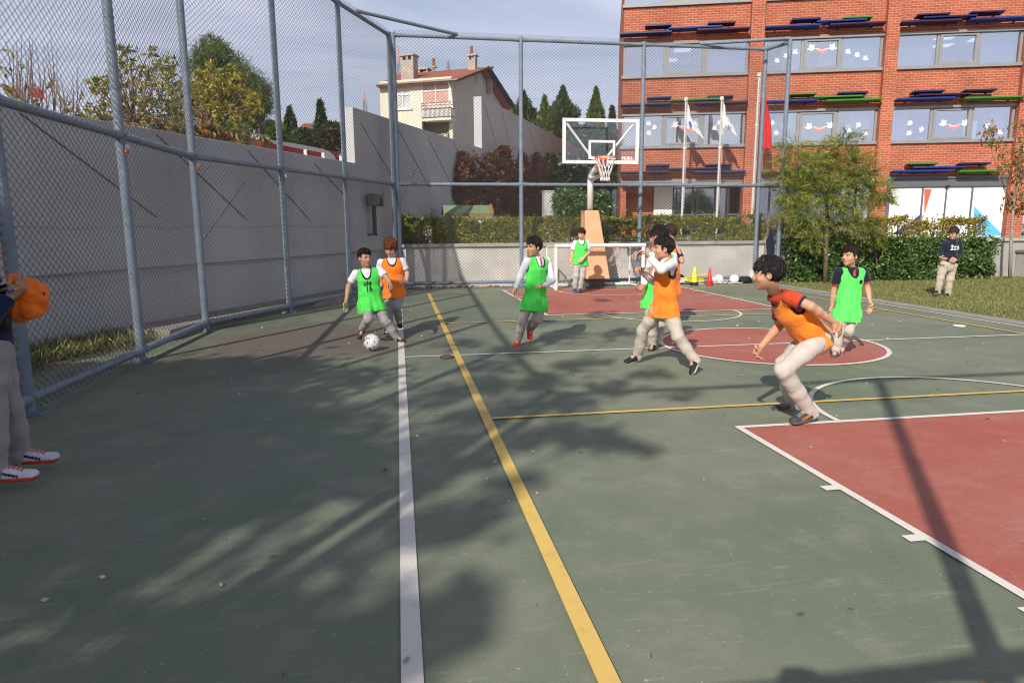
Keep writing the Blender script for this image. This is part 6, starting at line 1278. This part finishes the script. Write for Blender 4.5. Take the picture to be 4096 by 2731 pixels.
    for s_ in 'AB':
        S0, E_, W_ = arms[s_]
        if slv == 'short': q = S0+(E_-S0)*.66; F.cap(S0, q+(E_-S0)*.1, .052*sc, .056*sc, .03); ends.append((q, unit(E_-S0)))
        else: F.cap(S0, E_, .050*sc, .045*sc, .03); F.cap(E_, W_*.97+E_*.03, .045*sc, .034*sc, .02); ends.append((W_*.93+E_*.07, unit(W_-E_)))
    nk = j['neck']
    if sp.get('collar'): F.ring(nk-up*.022+fr*.008, unit(up+fr*-.25), .052*sc, .011, 2.2, .03)
    F.cap(nk+up*.01+fr*.012, nk+up*.14+fr*.02, .046*sc, .060*sc, .004, True); F.cap(nk-up*.03, nk+up*.2, .040*sc, None, .004, True)
    for (q, d_) in ends:      # clean cuffs
        sl, P = F._box([q+d_*.06], .11); g = (P-q)@d_; near = np.linalg.norm(P-q-d_*.06, axis=-1) < .105; F.F[sl] = np.where(near, np.maximum(F.F[sl], g), F.F[sl])
    hemS = sp.get('shirt_hem', .06); F.plane(pel-up*hemS, -up); Vs, Qs = F.skin(); nv = unit(fr)
    Vs += (nz3(Vs, (11, 11, 9), sp['Y'])*.007+nz3(Vs, (30, 30, 22), 4)*.0028)[:, None]*np.sign(((Vs-(pel+up*.2))@fr))[:, None]*fr
    def scol(V):
        c = np.tile(shc, (len(V), 1))
        if sp.get('cuff') is not None:
            for (q, d_) in ends: g = (V-q)@d_; c[(g > -.016) & (g < .01) & (np.linalg.norm(V-q, axis=1) < .085)] = sp['cuff']
        if sp.get('placket') is not None: q = V-nk; c[(np.abs(q@sv) < .016) & (q@fr > .03) & (q@up > -.11) & (q@up < .03)] = sp['placket']
        if sp.get('collar'): c[(np.linalg.norm(V-nk, axis=1) < .078*sc) & ((V-nk)@up > -.022)] = sp['collar']
        return c
    if sp.get('bib') is None or sp.get('shirt_name'): sname = sp.get('shirt_name', 'shirt')
    else: sname = 'shirt'
    quadmesh(sname, [(Vs, Qs)], M_cloth, root, scol, 1)
    # ---------------- bib
    bibo = None
    if sp.get('bib') is not None:
        g = .022; F = Field(lo, hi, .0085); a_, b_ = SA+(SB-SA)*.10, SB+(SA-SB)*.10
        F.cap(a_-up*.018, b_-up*.018, .046*sc+.014, None, .03); F.ecap(shm-up*.03*sc, chest, sv, (Cw*.86+g, .060*sc+g), (Cw+g, Cd+g), .04); F.ecap(chest, waist, sv, (Cw+g, Cd+g), (Ww+g+.012, Wd_+g+.008), .04)
        F.cap(j['neck']*.45+shm*.55-up*.015, shm-up*.035, .056*sc+g, .062*sc+g, .04); hem = sp.get('hem', .10); fl_ = sp.get('flare', .03); hb = pel-up*(hem+.05)+sp.get('swing', 0)*sv; F.ecap(waist, hb, sv*.5+hv*.5, (Ww+g+.012, Wd_+g+.008), (Hw+g+fl_, Hd+g+fl_*.9), .04)
        dr_ = sp.get('drape', .5)
        for s_ in ('AB' if dr_ else ''): hp, kn = j['hip'+s_], j['kn'+s_]; F.cap(hp, hp*(1-dr_)+kn*dr_, .083*sp.get('tw', 1.0)*sc*bw+.016, .076*sp.get('tw', 1.0)*sc+.016, .05)
        nl0, nl1 = nk+up*.07+fr*.01, nk-up*.012+fr*.055; nl2 = nk-up*sp.get('neckdrop', .055)+fr*.13
        cuts = [(nl0, nl1, .066*sc, .062*sc), (nl1, nl2, .062*sc, .056*sc)]
        for S0, sg in ((SA, -1), (SB, 1)): cuts.append((S0+sv*sg*.028*sc+up*.10, S0+sv*sg*.030*sc-up*.115*sc, .050*sc, .044*sc))
        for a, b, ra, rb in cuts: F.cap(a, b, ra, rb, .004, True)
        for s_ in 'AB': F.cap(arms[s_][0]-up*.02+sv*(-.02 if s_ == 'A' else .02), arms[s_][1], .050*sc, .050*sc, .004, True)
        F.plane(hb+up*.05, -up+sp.get('hemtilt', 0)*sv); Vb, Qb = F.skin(); q = Vb-pel; t_ = np.clip((up@(shm-pel)-q@up)/(up@(shm-pel)), 0, 1.3)
        outw = unit(fr); rad = q-np.outer(q@up, up); rad /= np.maximum(np.linalg.norm(rad, axis=1, keepdims=True), 1e-6); angb = np.arctan2(q@fr, q@sv)
        fold = nz3(np.c_[angb*2.6, angb*0, q@up*2.0], (1, 1, 1), sp['Y']*3)*.030*t_**2+nz3(Vb, (9, 9, 13), 2.2)*.014*t_+nz3(Vb, (24, 24, 30), 5)*.003; Vb = Vb+rad*fold[:, None]
        bc = np.array(sp['bib'])
        def ccol(V):
            c = np.tile(bc, (len(V), 1)); dmin = np.full(len(V), 9.0)
            for a, b, ra, rb in cuts: ab = b-a; tt = np.clip((V-a)@ab/(ab@ab), 0, 1); dmin = np.minimum(dmin, np.linalg.norm(V-a-tt[:, None]*ab, axis=1)-(ra+(rb-ra)*tt))
            c[dmin < .0135] = BLK; return c
        bibo = quadmesh('bib', [(Vb, Qb)], M_cloth, root, ccol, 1); bibg = (Vb, Qb)
    # ---------------- trousers
    F = Field(lo, hi, .0095); tw = sp.get('tw', 1.0)*sc*.93; F.ecap(pel+up*.10, pel-up*.02, hv, (Ww+.012, Wd_+.012), (Hw+.012, Hd+.014), .03); hemp = []
    for s_ in 'AB':
        hp, kn, an = j['hip'+s_], j['kn'+s_], j['an'+s_]; F.cap(hp, hp*.5+kn*.5, .083*tw*bw, .074*tw, .035); F.cap(hp*.5+kn*.5, kn, .074*tw, .061*tw, .03); F.cap(kn, kn*.5+an*.5, .062*tw, .059*tw, .03); F.cap(kn*.5+an*.5, an+(an-kn)*.2, .059*tw, .053*tw, .03); hemp.append((an+unit(an-kn)*.040*sc, unit(an-kn)))
    for (q, d_) in hemp: sl, P = F._box([q+d_*.07], .12); g_ = (P-q)@d_; near = np.linalg.norm(P-q-d_*.07, axis=-1) < .11; F.F[sl] = np.where(near, np.maximum(F.F[sl], g_), F.F[sl])
    sl, P = F._box([pel+up*.16], .17); g_ = (P-pel-up*.085)@up; near = np.linalg.norm(P-pel-up*.17, axis=-1) < .165; F.F[sl] = np.where(near, np.maximum(F.F[sl], g_), F.F[sl]); Vt, Qt = F.skin(); nrm = np.zeros_like(Vt); disp = np.zeros(len(Vt))
    for s_ in 'AB':
        hp, kn, an = j['hip'+s_], j['kn'+s_], j['an'+s_]
        for a, b in ((hp, kn), (kn, an)):
            ab = b-a; t_ = np.clip((Vt-a)@ab/(ab@ab), 0, 1); dv = Vt-a-t_[:, None]*ab; dl = np.linalg.norm(dv, axis=1); m_ = dl < .10*sc; nrm[m_] = dv[m_]/np.maximum(dl[m_], 1e-6)[:, None]
            fold = nz3(np.c_[t_*5.5, np.arctan2(dv@fr, dv@sv)*.55, t_*0], (1, 1, 1), 3*ord(s_)+a[2]*9); end = (np.abs(t_-.5)*2)**2; disp = np.where(m_, fold*(.006+.013*end)+.003, disp)
    Vt = Vt+nrm*disp[:, None]+(nz3(Vt, (26, 26, 20), 1.5)*.003)[:, None]*nrm
    quadmesh('trousers', [(Vt, Qt)], M_trou, root, np.tile(np.array(sp['trousers']), (len(Vt), 1)), 1)
    # ---------------- shoes
    for s_ in 'AB':
        an, toe, kn = j['an'+s_], j['toe'+s_], j['kn'+s_]; d = unit(toe-an); shin = unit(kn-an); upv = unit(shin-d*(shin@d)); 
        if sp.get('flat'+s_, 0): upv = rr.copy(); d = toe-an; d[2] = 0; d = unit(d); 
        sd = np.cross(d, upv); L = .215*sc*sp.get('foot', 1.0); heel = an-upv*.052*sc-d*.045*sc; tp = heel+d*L
        F = Field(np.minimum(heel, np.minimum(tp, an))-.10, np.maximum(heel, np.maximum(tp, an))+.10, .0062)
        for q in (0, .25, .5, .75, 1): pass
        F.ecap(heel+d*.03+upv*.030*sc, heel+d*L*.42+upv*.032*sc, sd, (.034*sc, .036*sc), (.035*sc, .036*sc), .02); F.ecap(heel+d*L*.42+upv*.030*sc, heel+d*(L-.032*sc)+upv*.024*sc, sd, (.036*sc, .036*sc), (.036*sc, .027*sc), .02); F.cap(an+upv*.012, heel+d*.05*sc+upv*.04*sc, .041*sc, .036*sc, .02); F.cap(an-upv*.01+d*.01, heel+d*L*.55+upv*.045*sc, .036*sc, .026*sc, .02)
        F.ecap(heel+d*.028*sc+upv*.008*sc, heel+d*L*.45+upv*.008*sc, sd, (.038*sc, .015*sc), (.037*sc, .015*sc), .004); F.ecap(heel+d*L*.45+upv*.008*sc, heel+d*(L-.030*sc)+upv*.010*sc, sd, (.037*sc, .015*sc), (.040*sc, .015*sc), .004)
        F.plane(heel-upv*.004*sc, -upv); F.plane(an+upv*.042*sc, upv); Vf, Qf = F.skin(); sh = [np.array(x) for x in sp['shoes']]
        def fcol(V):
            q = V-heel; z, x, y = q@upv, q@d, q@sd; c = np.tile(sh[0], (len(V), 1)); c[z < .020*sc] = sh[1]
            lace = (x > L*.34) & (x < L*.72) & (np.abs(y) < .021*sc) & (z > .036*sc); c[lace] = sh[0]*.55+sh[2]*.25; c[lace & (np.sin(x/sc*330) > .15)] = sh[2]; c[(z > .075*sc)] = sh[0]*.6
            if len(sh) > 3: c[(np.abs(y) > .026*sc) & (np.abs(z-.042*sc+.3*(x-L*.45)) < .0075*sc) & (x > L*.2) & (x < L*.66)] = sh[3]
            return c
        quadmesh('shoe', [(Vf, Qf)], M_shoe, root, fcol, 1)
    return dict(root=root, j=j, base=base, up=up, sv=sv, fr=fr, nk=nk, pel=pel, shm=shm, bib=bibo, bibg=bibg if bibo else None, shirtg=(Vs, Qs), H=H, A=A, hc=hc, hs=hs, r0=r0, c0=c0)
from mathutils.bvhtree import BVHTree
def print_on(pr, geo, txt, size, m, off, name='lettering', wx=1.0, bold=0.0, parent=None, rot=0.0):
    """lay lettering on the cloth: off = (along side, down from the neck) in metres on the chest"""
    V, Q = geo; bv = BVHTree.FromPolygons([tuple(v) for v in V], [tuple(q) for q in Q.tolist()]); sv, up, fr = pr['sv'], pr['up'], pr['fr']
    cu = bpy.data.curves.new(name, 'FONT'); cu.body = txt; cu.size = size; cu.align_x = 'CENTER'; cu.align_y = 'CENTER'; cu.offset = bold; cu.resolution_u = 3; t = bpy.data.objects.new('tmp', cu); COL.objects.link(t)
    me = bpy.data.meshes.new_from_object(t.evaluated_get(bpy.context.evaluated_depsgraph_get())); bpy.data.objects.remove(t); me.materials.clear(); me.materials.append(m); me.name = name
    c = pr['nk']+sv*off[0]-up*off[1]; cr, sr_ = math.cos(rot), math.sin(rot)
    for v in me.vertices:
        x, y = v.co.x*wx, v.co.y; x, y = x*cr-y*sr_, x*sr_+y*cr; p = c+sv*x+up*y; hit = bv.ray_cast(Vector(p+fr*.5), Vector(-fr), 1.0)
        h = hit[0] if hit[0] is not None else Vector(p+fr*.12); v.co = h+Vector(fr)*.006
    return link(name, me, parent if parent is not None else pr['bib'])
M_ink = mat('black_print', (.012, .012, .012), .7); M_inkw = mat('white_print', (.8, .8, .8), .7)
ka, kg, kc_, kd, ko, kad, kk = crop(1300, 900, 2.851), crop(1950, 900, 2.85), crop(2400, 850, 2.24), crop(2900, 950, 1.96), crop(3650, 880, 3.919), crop(0, 950, 1.4933), crop(2150, 900, 5.2257)
DKH, BRH, REDH = (.014, .010, .009), (.045, .024, .014), (.15, .045, .014)
PL = 'boys on the court'
pr = person(dict(Y=9.6, crop=ka, sc=1.0, face=(32, 4, 0), hair=DKH, style='short', label='boy in a green bib numbered 16, running at the white football', group=PL, shirt=WHT, bib=BIBG, trousers=GREYT, shoes=((.025, .028, .035), (.62, .14, .03), (.75, .22, .04)),
    hem=.10, flare=.045, neckdrop=.09, hemtilt=.10, handA=(.35, (.6, 0, .6), 1), handB=(1.1, (-.3, -.6, .3), -1), foot=1.0,
    j=dict(head=(450, 372, 0), neck=(462, 492, .03), shA=(348, 550, .02), shB=(622, 512, .05), elA=(268, 700, .05), wrA=(240, 868, .0), hdA=(232, 940, -.02), elB=(712, 612, -.04), wrB=(742, 668, -.22), hdB=(760, 700, -.28),
           hipA=(460, 905, 0), hipB=(585, 905, .03), knA=(495, 1075, -.24), anA=(432, 1178, .10), toeA=(388, 1300, .02), knB=(690, 1090, -.05), anB=(815, 1280, .02), toeB=(906, 1320, -.10))))
print_on(pr, pr['bibg'], 'ide', .088, M_ink, (.0, .205), wx=1.0, bold=.002, rot=.1); print_on(pr, pr['bibg'], '16', .125, M_ink, (.015, .285), wx=.75, bold=.003, rot=.06)
person(dict(Y=10.35, crop=ka, sc=1.02, face=(-14, 22, 0), hair=REDH, style='mop', eyes=0, skin=(.62, .36, .27), label='red-haired boy in a plain orange bib over a white shirt, chasing behind', group=PL, shirt=WHT, bib=BIBO, trousers=GREYT, shoes=((.018, .022, .06), (.6, .6, .62), (.03, .035, .08)),
    shirt_hem=.13, hem=.075, flare=.0, neckdrop=.06, handA=None, handB=(.5, (-.6, .2, .3), -1),
    j=dict(head=(746, 262, 0), neck=(758, 375, .03), shA=(635, 425, .02), shB=(882, 412, .03), elA=(612, 560, .08), wrA=(640, 690, .0), hdA=(650, 750, -.03), elB=(938, 560, .03), wrB=(925, 655, -.17), hdB=(872, 650, -.22),
           hipA=(742, 775, 0), hipB=(845, 775, .0), knA=(735, 985, -.06), anA=(718, 1195, .06), toeA=(690, 1255, -.08), knB=(820, 930, -.14), anB=(838, 1055, .18), toeB=(862, 1160, .12))))
pr = person(dict(Y=8.95, crop=kg, sc=1.0, face=(-52, 4, 0), hair=DKH, style='mid', label='boy in a green bib and long white sleeves with bright orange-red shoes', group=PL, shirt=(.66, .67, .76), sleeve='long', collar=(.62, .62, .68), placket=(.55, .03, .03), bib=BIBG, trousers=(.33, .29, .275), shoes=((.72, .055, .02), (.60, .06, .025), (.45, .03, .015)),
    hem=.115, flare=.045, neckdrop=.05, handA=(.8, (.5, 0, .5), 1), handB=(1.6, (-.6, -.2, .3), -1), hemtilt=-.06, 
    j=dict(head=(532, 250, 0), neck=(560, 378, .05), shA=(448, 408, -.05), shB=(688, 408, .10), elA=(376, 580, .02), wrA=(316, 730, .02), hdA=(312, 790, 0), elB=(738, 632, .0), wrB=(640, 705, -.16), hdB=(592, 688, -.2),
           hipA=(468, 880, -.01), hipB=(598, 885, .03), knA=(398, 1085, -.10), anA=(352, 1302, .02), toeA=(312, 1395, -.12), knB=(565, 1075, -.12), anB=(488, 1172, .14), toeB=(494, 1300, .05))))
print_on(pr, pr['bibg'], '\u25ac', .07, M_ink, (.085, .17), 'small_emblem', wx=.5)
person(dict(Y=15.75, crop=kk, sc=1.08, hs=1.04, face=(-14, 16, 4), hair=(.03, .016, .010), style='mid', eyes=0, skin=(.60, .36, .25), label='goalkeeper boy in a green bib standing relaxed before the small goal', group=PL, shirt=WHT, bib=BIBG, trousers=(.42, .40, .39), shoes=((.025, .05, .11), (.03, .06, .12), (.16, .5, .62), (.3, .6, .7)),
    shirt_hem=.15, hem=.05, flare=.0, neckdrop=.06, hemtilt=-.08, handA=(.4, (.4, 0, .6), 1), handB=(.6, (-.3, -.3, -.8), -1), flatA=1, flatB=1, bw=1.02,
    j=dict(head=(922, 188, 0), neck=(905, 312, .03), shA=(785, 368, .02), shB=(1040, 362, .02), elA=(722, 590, .05), wrA=(704, 740, -.02), hdA=(712, 830, -.04), elB=(1068, 585, .0), wrB=(965, 690, -.18), hdB=(900, 745, -.2),
           hipA=(815, 800, 0), hipB=(960, 800, 0), knA=(800, 1065, -.05), anA=(788, 1325, .03), toeA=(770, 1410, -.12), knB=(930, 1070, -.03), anB=(890, 1325, .04), toeB=(890, 1400, -.10))))
person(dict(Y=7.2, crop=kc_, sc=1.06, hs=1.0, face=(-78, 2, 0), hair=DKH, style='mid', label='boy in orange bib and long white sleeves lunging with fists raised', group=PL, shirt=(.70, .69, .72), sleeve='long', collar=(.66, .66, .68), bib=BIBO, trousers=BEIGE, shoes=((.022, .018, .020), (.55, .54, .52), (.03, .026, .028)),
    hem=.085, flare=.012, neckdrop=.05, handA=(1.7, (0, -.5, .4), 1), handB=(1.5, (-.2, -.7, .2), 1), foot=1.08, drape=.22,
    j=dict(head=(568, 322, -.02), neck=(602, 418, 0), shA=(540, 455, .18), shB=(655, 455, -.15), elA=(478, 612, .22), wrA=(372, 528, .12), hdA=(342, 488, .08), elB=(552, 512, -.30), wrB=(440, 398, -.22), hdB=(392, 350, -.18),
           hipA=(520, 875, .06), hipB=(632, 880, -.08), knA=(385, 1060, .22), anA=(336, 1284, .36), toeA=(236, 1320, .30), knB=(700, 1115, -.24), anB=(846, 1318, -.30), toeB=(800, 1430, -.42))))
pr = person(dict(Y=8.3, crop=kc_, sc=1.08, hs=1.06, face=(-72, 8, 0), hair=DKH, style='bowl', skin=(.40, .21, .13), label='dark-haired boy in a green bib half hidden behind the lunging orange boy', group=PL, shirt=WHT, sleeve='long', bib=BIBG, trousers=(.46, .42, .38), shoes=((.012, .012, .013), (.014, .014, .015), (.02, .02, .02)),
    hem=.10, flare=.02, handA=(.7, (0, .3, .8), 1), handB=(.6, (0, -.2, -.8), -1),
    j=dict(head=(528, 222, 0), neck=(540, 338, .02), shA=(465, 392, .02), shB=(655, 395, .06), elA=(432, 545, .02), wrA=(388, 660, -.06), hdA=(345, 692, -.10), elB=(628, 540, -.06), wrB=(500, 530, -.16), hdB=(440, 522, -.20),
           hipA=(452, 800, 0), hipB=(560, 805, .04), knA=(462, 985, -.10), anA=(474, 1172, .0), toeA=(445, 1255, -.10), knB=(540, 1000, .08), anB=(520, 1160, .20), toeB=(505, 1230, .10))))
print_on(pr, pr['bibg'], 'ide', .085, M_ink, (-.05, .17), wx=1.0, bold=.002)
person(dict(Y=10.4, crop=kc_, sc=1.12, hs=1.0, face=(-100, 10, 0), hair=BRH, style='mid', label='brown-haired boy in navy and orange behind the others, hands up at his neck', group=PL, shirt=NAVY, bib=BIBO, trousers=BEIGE, shoes=((.7, .7, .7), (.72, .72, .72), (.6, .6, .62)),
    hem=.08, handA=(.9, (0, 0, .6), 1), handB=(.9, (-.5, 0, .4), -1),
    j=dict(head=(625, 182, 0), neck=(645, 285, .0), shA=(560, 330, .10), shB=(692, 350, -.06), elA=(520, 420, .0), wrA=(492, 350, -.06), hdA=(470, 325, -.06), elB=(735, 438, -.14), wrB=(700, 330, -.10), hdB=(672, 285, -.06),
           hipA=(575, 700, .06), hipB=(655, 702, -.06), knA=(570, 860, .0), anA=(596, 1005, .02), toeA=(585, 1050, -.10), knB=(640, 860, .0), anB=(612, 985, .10), toeB=(600, 1035, .05))))
person(dict(Y=4.95, crop=kd, sc=1.08, hs=1.03, face=(-84, 6, 0), hair=(.016, .011, .012), style='bowl', skin=(.54, .29, .18), label='boy in orange bib over orange-red polo bent forward, foremost of the players', group=PL, shirt=(.56, .055, .018), collar=(.60, .065, .02), cuff=(.02, .018, .05), bib=(.95, .25, .02), trousers=(.50, .445, .405), shoes=((.05, .052, .052), (.12, .125, .125), (.20, .22, .24), (.60, .16, .03)),
    hem=.045, flare=.0, neckdrop=.04, handA=(1.1, (.5, 0, .5), 1), handB=(.9, (-.6, 0, -.3), -1), foot=1.16, bw=1.03, drape=0,
    j=dict(head=(338, 284, 0), neck=(392, 432, .0), shA=(425, 520, .17), shB=(505, 462, -.13), elA=(425, 690, .22), wrA=(278, 862, .10), hdA=(228, 925, .06), elB=(672, 540, -.26), wrB=(850, 662, -.24), hdB=(905, 712, -.24),
           hipA=(672, 790, .11), hipB=(740, 800, -.07), knA=(455, 1000, .16), anA=(530, 1308, .42), toeA=(385, 1326, .36), knB=(455, 1040, -.14), anB=(672, 1368, -.05), toeB=(520, 1412, -.10))))
pr = person(dict(Y=7.5, crop=kd, sc=1.0, face=(-38, 2, 0), hair=DKH, style='mid', skin=(.55, .31, .21), label='boy in a green bib over a navy polo walking in the red centre circle', group=PL, shirt=NAVY, collar=(.012, .014, .03), placket=(.6, .06, .02), cuff=(.62, .07, .02), bib=(.10, .78, .12), trousers=(.48, .43, .375), shoes=((.07, .07, .07), (.42, .41, .40), (.55, .12, .04)),
    hem=.10, flare=.022, neckdrop=.07, handA=(.4, (.5, 0, .4), 1), handB=(.5, (-.5, 0, .4), -1),
    j=dict(head=(984, 142, 0), neck=(986, 238, .03), shA=(890, 268, .04), shB=(1086, 262, .06), elA=(852, 425, .10), wrA=(838, 545, .12), hdA=(834, 585, .10), elB=(1118, 400, .06), wrB=(1136, 500, -.04), hdB=(1140, 545, -.06),
           hipA=(912, 600, 0), hipB=(1004, 600, .02), knA=(886, 745, -.06), anA=(868, 890, -.06), toeA=(842, 955, -.20), knB=(972, 730, -.06), anB=(922, 838, .14), toeB=(920, 905, .08))))
print_on(pr, pr['bibg'], '\u25a0', .06, M_ink, (.088, .175), 'small_emblem', wx=1.2)
pr = person(dict(Y=13.2, crop=ko, sc=1.06, hs=1.05, face=(-28, 14, 0), hair=(.04, .022, .016), style='bowl', skin=(.58, .34, .25), label='boy in navy hooded top and glasses standing on the lawn', group=None, shirt=NAVY, sleeve='long', collar=NAVY, bib=None, trousers=(.44, .385, .305), shoes=((.016, .016, .018), (.28, .28, .29), (.02, .02, .02), (.45, .45, .46)), shirt_name='hooded_top',
    shirt_hem=.07, handA=(.9, (.8, 0, .2), 1), handB=(.9, (-.8, 0, .2), -1), flatA=1, flatB=1, bw=1.16, tw=1.08,
    j=dict(head=(645, 208, 0), neck=(630, 325, .03), shA=(505, 368, .0), shB=(735, 358, .05), elA=(438, 500, .02), wrA=(440, 588, -.14), hdA=(470, 606, -.20), elB=(752, 545, .03), wrB=(680, 632, -.12), hdB=(630, 650, -.19),
           hipA=(480, 720, 0), hipB=(620, 728, .03), knA=(435, 915, -.03), anA=(400, 1120, .0), toeA=(320, 1195, -.10), knB=(585, 935, .0), anB=(552, 1160, .02), toeB=(535, 1220, -.12))))
print_on(pr, pr['shirtg'], '\u0130DE', .115, M_inkw, (.0, .16), wx=1.35, bold=.003, parent=[c for c in pr['root'].children if c.name.startswith('hooded_top')][0])
# hood lying at the neck, glasses
F = Field(pr['nk']-.16, pr['nk']+.16, .0085); F.ring(pr['nk']+pr['up']*.012-pr['fr']*.02, unit(pr['up']-pr['fr']*.5), .066, .020, 1.5); F.ecap(pr['nk']-pr['fr']*.085-pr['sv']*.03, pr['nk']-pr['fr']*.085+pr['sv']*.03, pr['up'], (.05, .03), (.05, .03)); Vq, Qq = F.skin(); quadmesh('hood', [(Vq, Qq)], M_cloth, pr['root'], np.tile(np.array(NAVY), (len(Vq), 1)), 1)
b = MB(); H_ = pr['H']
for s_ in (-1, 1):
    b.path([H_(s_*.031+.021*math.cos(t), .100, .002+.015*math.sin(t)) for t in np.linspace(0, 2*math.pi, 17)[:-1]], .0022, 5, closed=True); b.path([H_(s_*.052, .098, .006), H_(s_*.074, .06, .008), H_(s_*.078, .0, .004)], .002, 5)
b.path([H_(-.010, .102, .005), H_(.010, .102, .005)], .002, 5); b.build('glasses', mat('glasses_frame', (.12, .09, .07), .4, metal=.4), pr['root'])
# ---- adult at the left edge with clipboard and bibs
def adult():
    Y0 = 4.72; hd = atY(*kad(-140, 40), Y0); nk = atY(*kad(-125, 205), Y0)
    return person(dict(Y=Y0, crop=kad, sc=1.2, hs=1.12, face=(88, 12, 0), hair=DKH, style='short', label='adult in navy top and grey joggers at the left edge, holding a clipboard', shirt=(.012, .016, .055), sleeve='long', bib=None, trousers=(.30, .275, .27), shoes=((.62, .61, .66), (.62, .05, .03), (.66, .03, .03), (.02, .025, .09)), skin=(.40, .225, .155), shirt_name='sweater',
        shirt_hem=.05, handA=(1.2, (.2, .6, -.4), 1), handB=(.7, (0, .8, .3), 1), flatA=1, flatB=1, foot=1.16, tw=1.05,
        j=dict(head=('w', hd), neck=('w', nk), shA=(-85, 265, -.20), shB=(-90, 245, .20), elA=(-70, 500, -.26), wrA=(62, 350, -.16), hdA=(118, 300, -.14), elB=(-80, 500, .26), wrB=(20, 345, .12), hdB=(70, 315, .06),
               hipA=(-52, 690, -.09), hipB=(-42, 680, .08), knA=(-40, 1020, -.16), anA=(-28, 1395, -.22), toeA=(150, 1460, -.22), knB=(48, 985, .03), anB=(116, 1292, .12), toeB=(300, 1345, .12))))
pa = adult()
# clipboard, papers, pen and the bunched bibs in the hands
def A_(x, y, dy): return atY(*kad(x, y), 4.72+dy)
q0, q1, q2, q3 = A_(-70, 300, .16), A_(98, 242, .14), A_(92, 285, -.16), A_(-80, 352, -.16)
b = MB(); nn = unit(np.cross(q1-q0, q3-q0))*.004; vs = [q0, q1, q2, q3]; vs = [p-nn for p in vs]+[p+nn for p in vs]; c0_ = (q0+q2)/2
b.add([p-c0_ for p in vs], [(3, 2, 1, 0), (4, 5, 6, 7), (0, 1, 5, 4), (1, 2, 6, 5), (2, 3, 7, 6), (3, 0, 4, 7)]); o = empty('clipboard', c0_); tag(o, 'grey clipboard with papers held over the orange bib by the adult', 'clipboard'); b.build('board', mat('clip_board', (.26, .245, .215), .6, .12, 9), o)
up_ = np.array([0, 0, 1.0]); b = MB(); vs = [(q0*.85+q2*.15)+up_*.03, (q1*.86+q3*.14)+up_*.022, (q2*.86+q0*.14)+up_*.022, (q3*.85+q1*.15)+up_*.03]; b.add([p-c0_ for p in vs]+[p-c0_+up_*.003 for p in vs], [(3, 2, 1, 0), (4, 5, 6, 7), (0, 1, 5, 4), (1, 2, 6, 5), (2, 3, 7, 6), (3, 0, 4, 7)]); b.build('papers', M_white, o)
p0, p1 = A_(38, 330, -.23), A_(150, 290, -.21); b = MB(); b.tube(p0-p0, (p1-p0)*.42, .0075, .0075, 10); e = empty('pen', p0); tag(e, 'blue and orange pen in the hand of the adult', 'pen'); b.build('cap', mat('pen_blue', (.02, .06, .5), .3), e); b = MB(); b.tube((p1-p0)*.42, p1-p0, .006, .004, 10); b.build('barrel', mat('pen_orange', (.75, .28, .05), .4), e)
F = Field(A_(140, 350, 0)-.34, A_(140, 350, 0)+.34, .010)
for (x, y, dy, r_) in ((95, 268, .0, .055), (130, 300, -.03, .07), (150, 350, .0, .085), (120, 390, -.02, .085), (165, 400, .01, .075), (110, 430, .0, .062), (195, 330, .02, .05), (215, 340, .03, .035), (200, 300, .02, .035), (175, 430, .0, .05), (75, 420, .0, .045)): F.cap(A_(x, y, dy), A_(x, y, dy)+np.array([.01, .03, -.01]), r_*.92, None, .05)
Vq, Qq = F.skin(); cc = A_(140, 350, 0); dirn = Vq-cc; dirn /= np.linalg.norm(dirn, axis=1, keepdims=True); ang = np.arctan2(dirn[:, 2], dirn[:, 0])
Vq = Vq+dirn*(nz3(np.c_[ang*2.4, dirn[:, 1]*1.5, ang*0], (1, 1, 1), 3)*.03+nz3(Vq, (13, 13, 13), 1)*.018+nz3(Vq, (34, 34, 34), 2)*.006)[:, None]
def obc(V): c = np.tile(np.array((.88, .17, .012)), (len(V), 1)); e_ = A_(225, 345, .03); d = np.linalg.norm(V-e_, axis=1); c[np.abs(d-.035) < .009] = BLK; return c
o = quadmesh('orange_bib', [(Vq-cc, Qq)], M_cloth, None, lambda V: obc(V+cc), 2); o.location = cc; tag(o, 'bunched orange bib with black edging hanging from the hand of the adult', 'bib')
# dark strap pouch at the hip of the adult
q = A_(38, 510, -.12); o = empty('pouch', q); tag(o, 'small black pouch hanging at the waist of the adult', 'pouch'); b = MB(); b.ball((0, 0, 0), (.026, .035, .055), 14, 10); b.build('pouch_body', M_blackp, o, True); b = MB(); b.path([(0, 0, .05), (-.03, .02, .16), (-.06, .03, .3)], .006, 6); b.build('strap', M_blackp, o)

person(dict(Y=0, crop=kad, sc=1.22, hs=1.1, face=(0, 0, 0), hair=BRH, style='mid', label='photographer in dark clothes standing behind the viewpoint, only the shadow showing', shirt=NAVY, sleeve='long', bib=None, trousers=GREYT, shoes=((.02, .02, .02), (.3, .3, .3), (.05, .05, .05)), handA=(.5, (.5, 0, .5), 1), handB=(.5, (-.5, 0, .5), -1), flatA=1, flatB=1,
    j={k: ('w', np.array(v)) for k, v in dict(head=(-.06, -.22, 1.715), neck=(-.06, -.26, 1.56), shA=(.15, -.28, 1.50), shB=(-.26, -.28, 1.50), elA=(.24, -.36, 1.18), wrA=(.24, -.30, .92), hdA=(.24, -.28, .82), elB=(-.34, -.36, 1.18), wrB=(-.31, -.30, .92), hdB=(-.31, -.28, .82),
        hipA=(.07, -.38, .90), hipB=(-.13, -.38, .90), knA=(.08, -.36, .50), anA=(.09, -.40, .09), toeA=(.11, -.22, .03), knB=(-.14, -.36, .50), anB=(-.15, -.40, .09), toeB=(-.17, -.22, .03)).items()}))
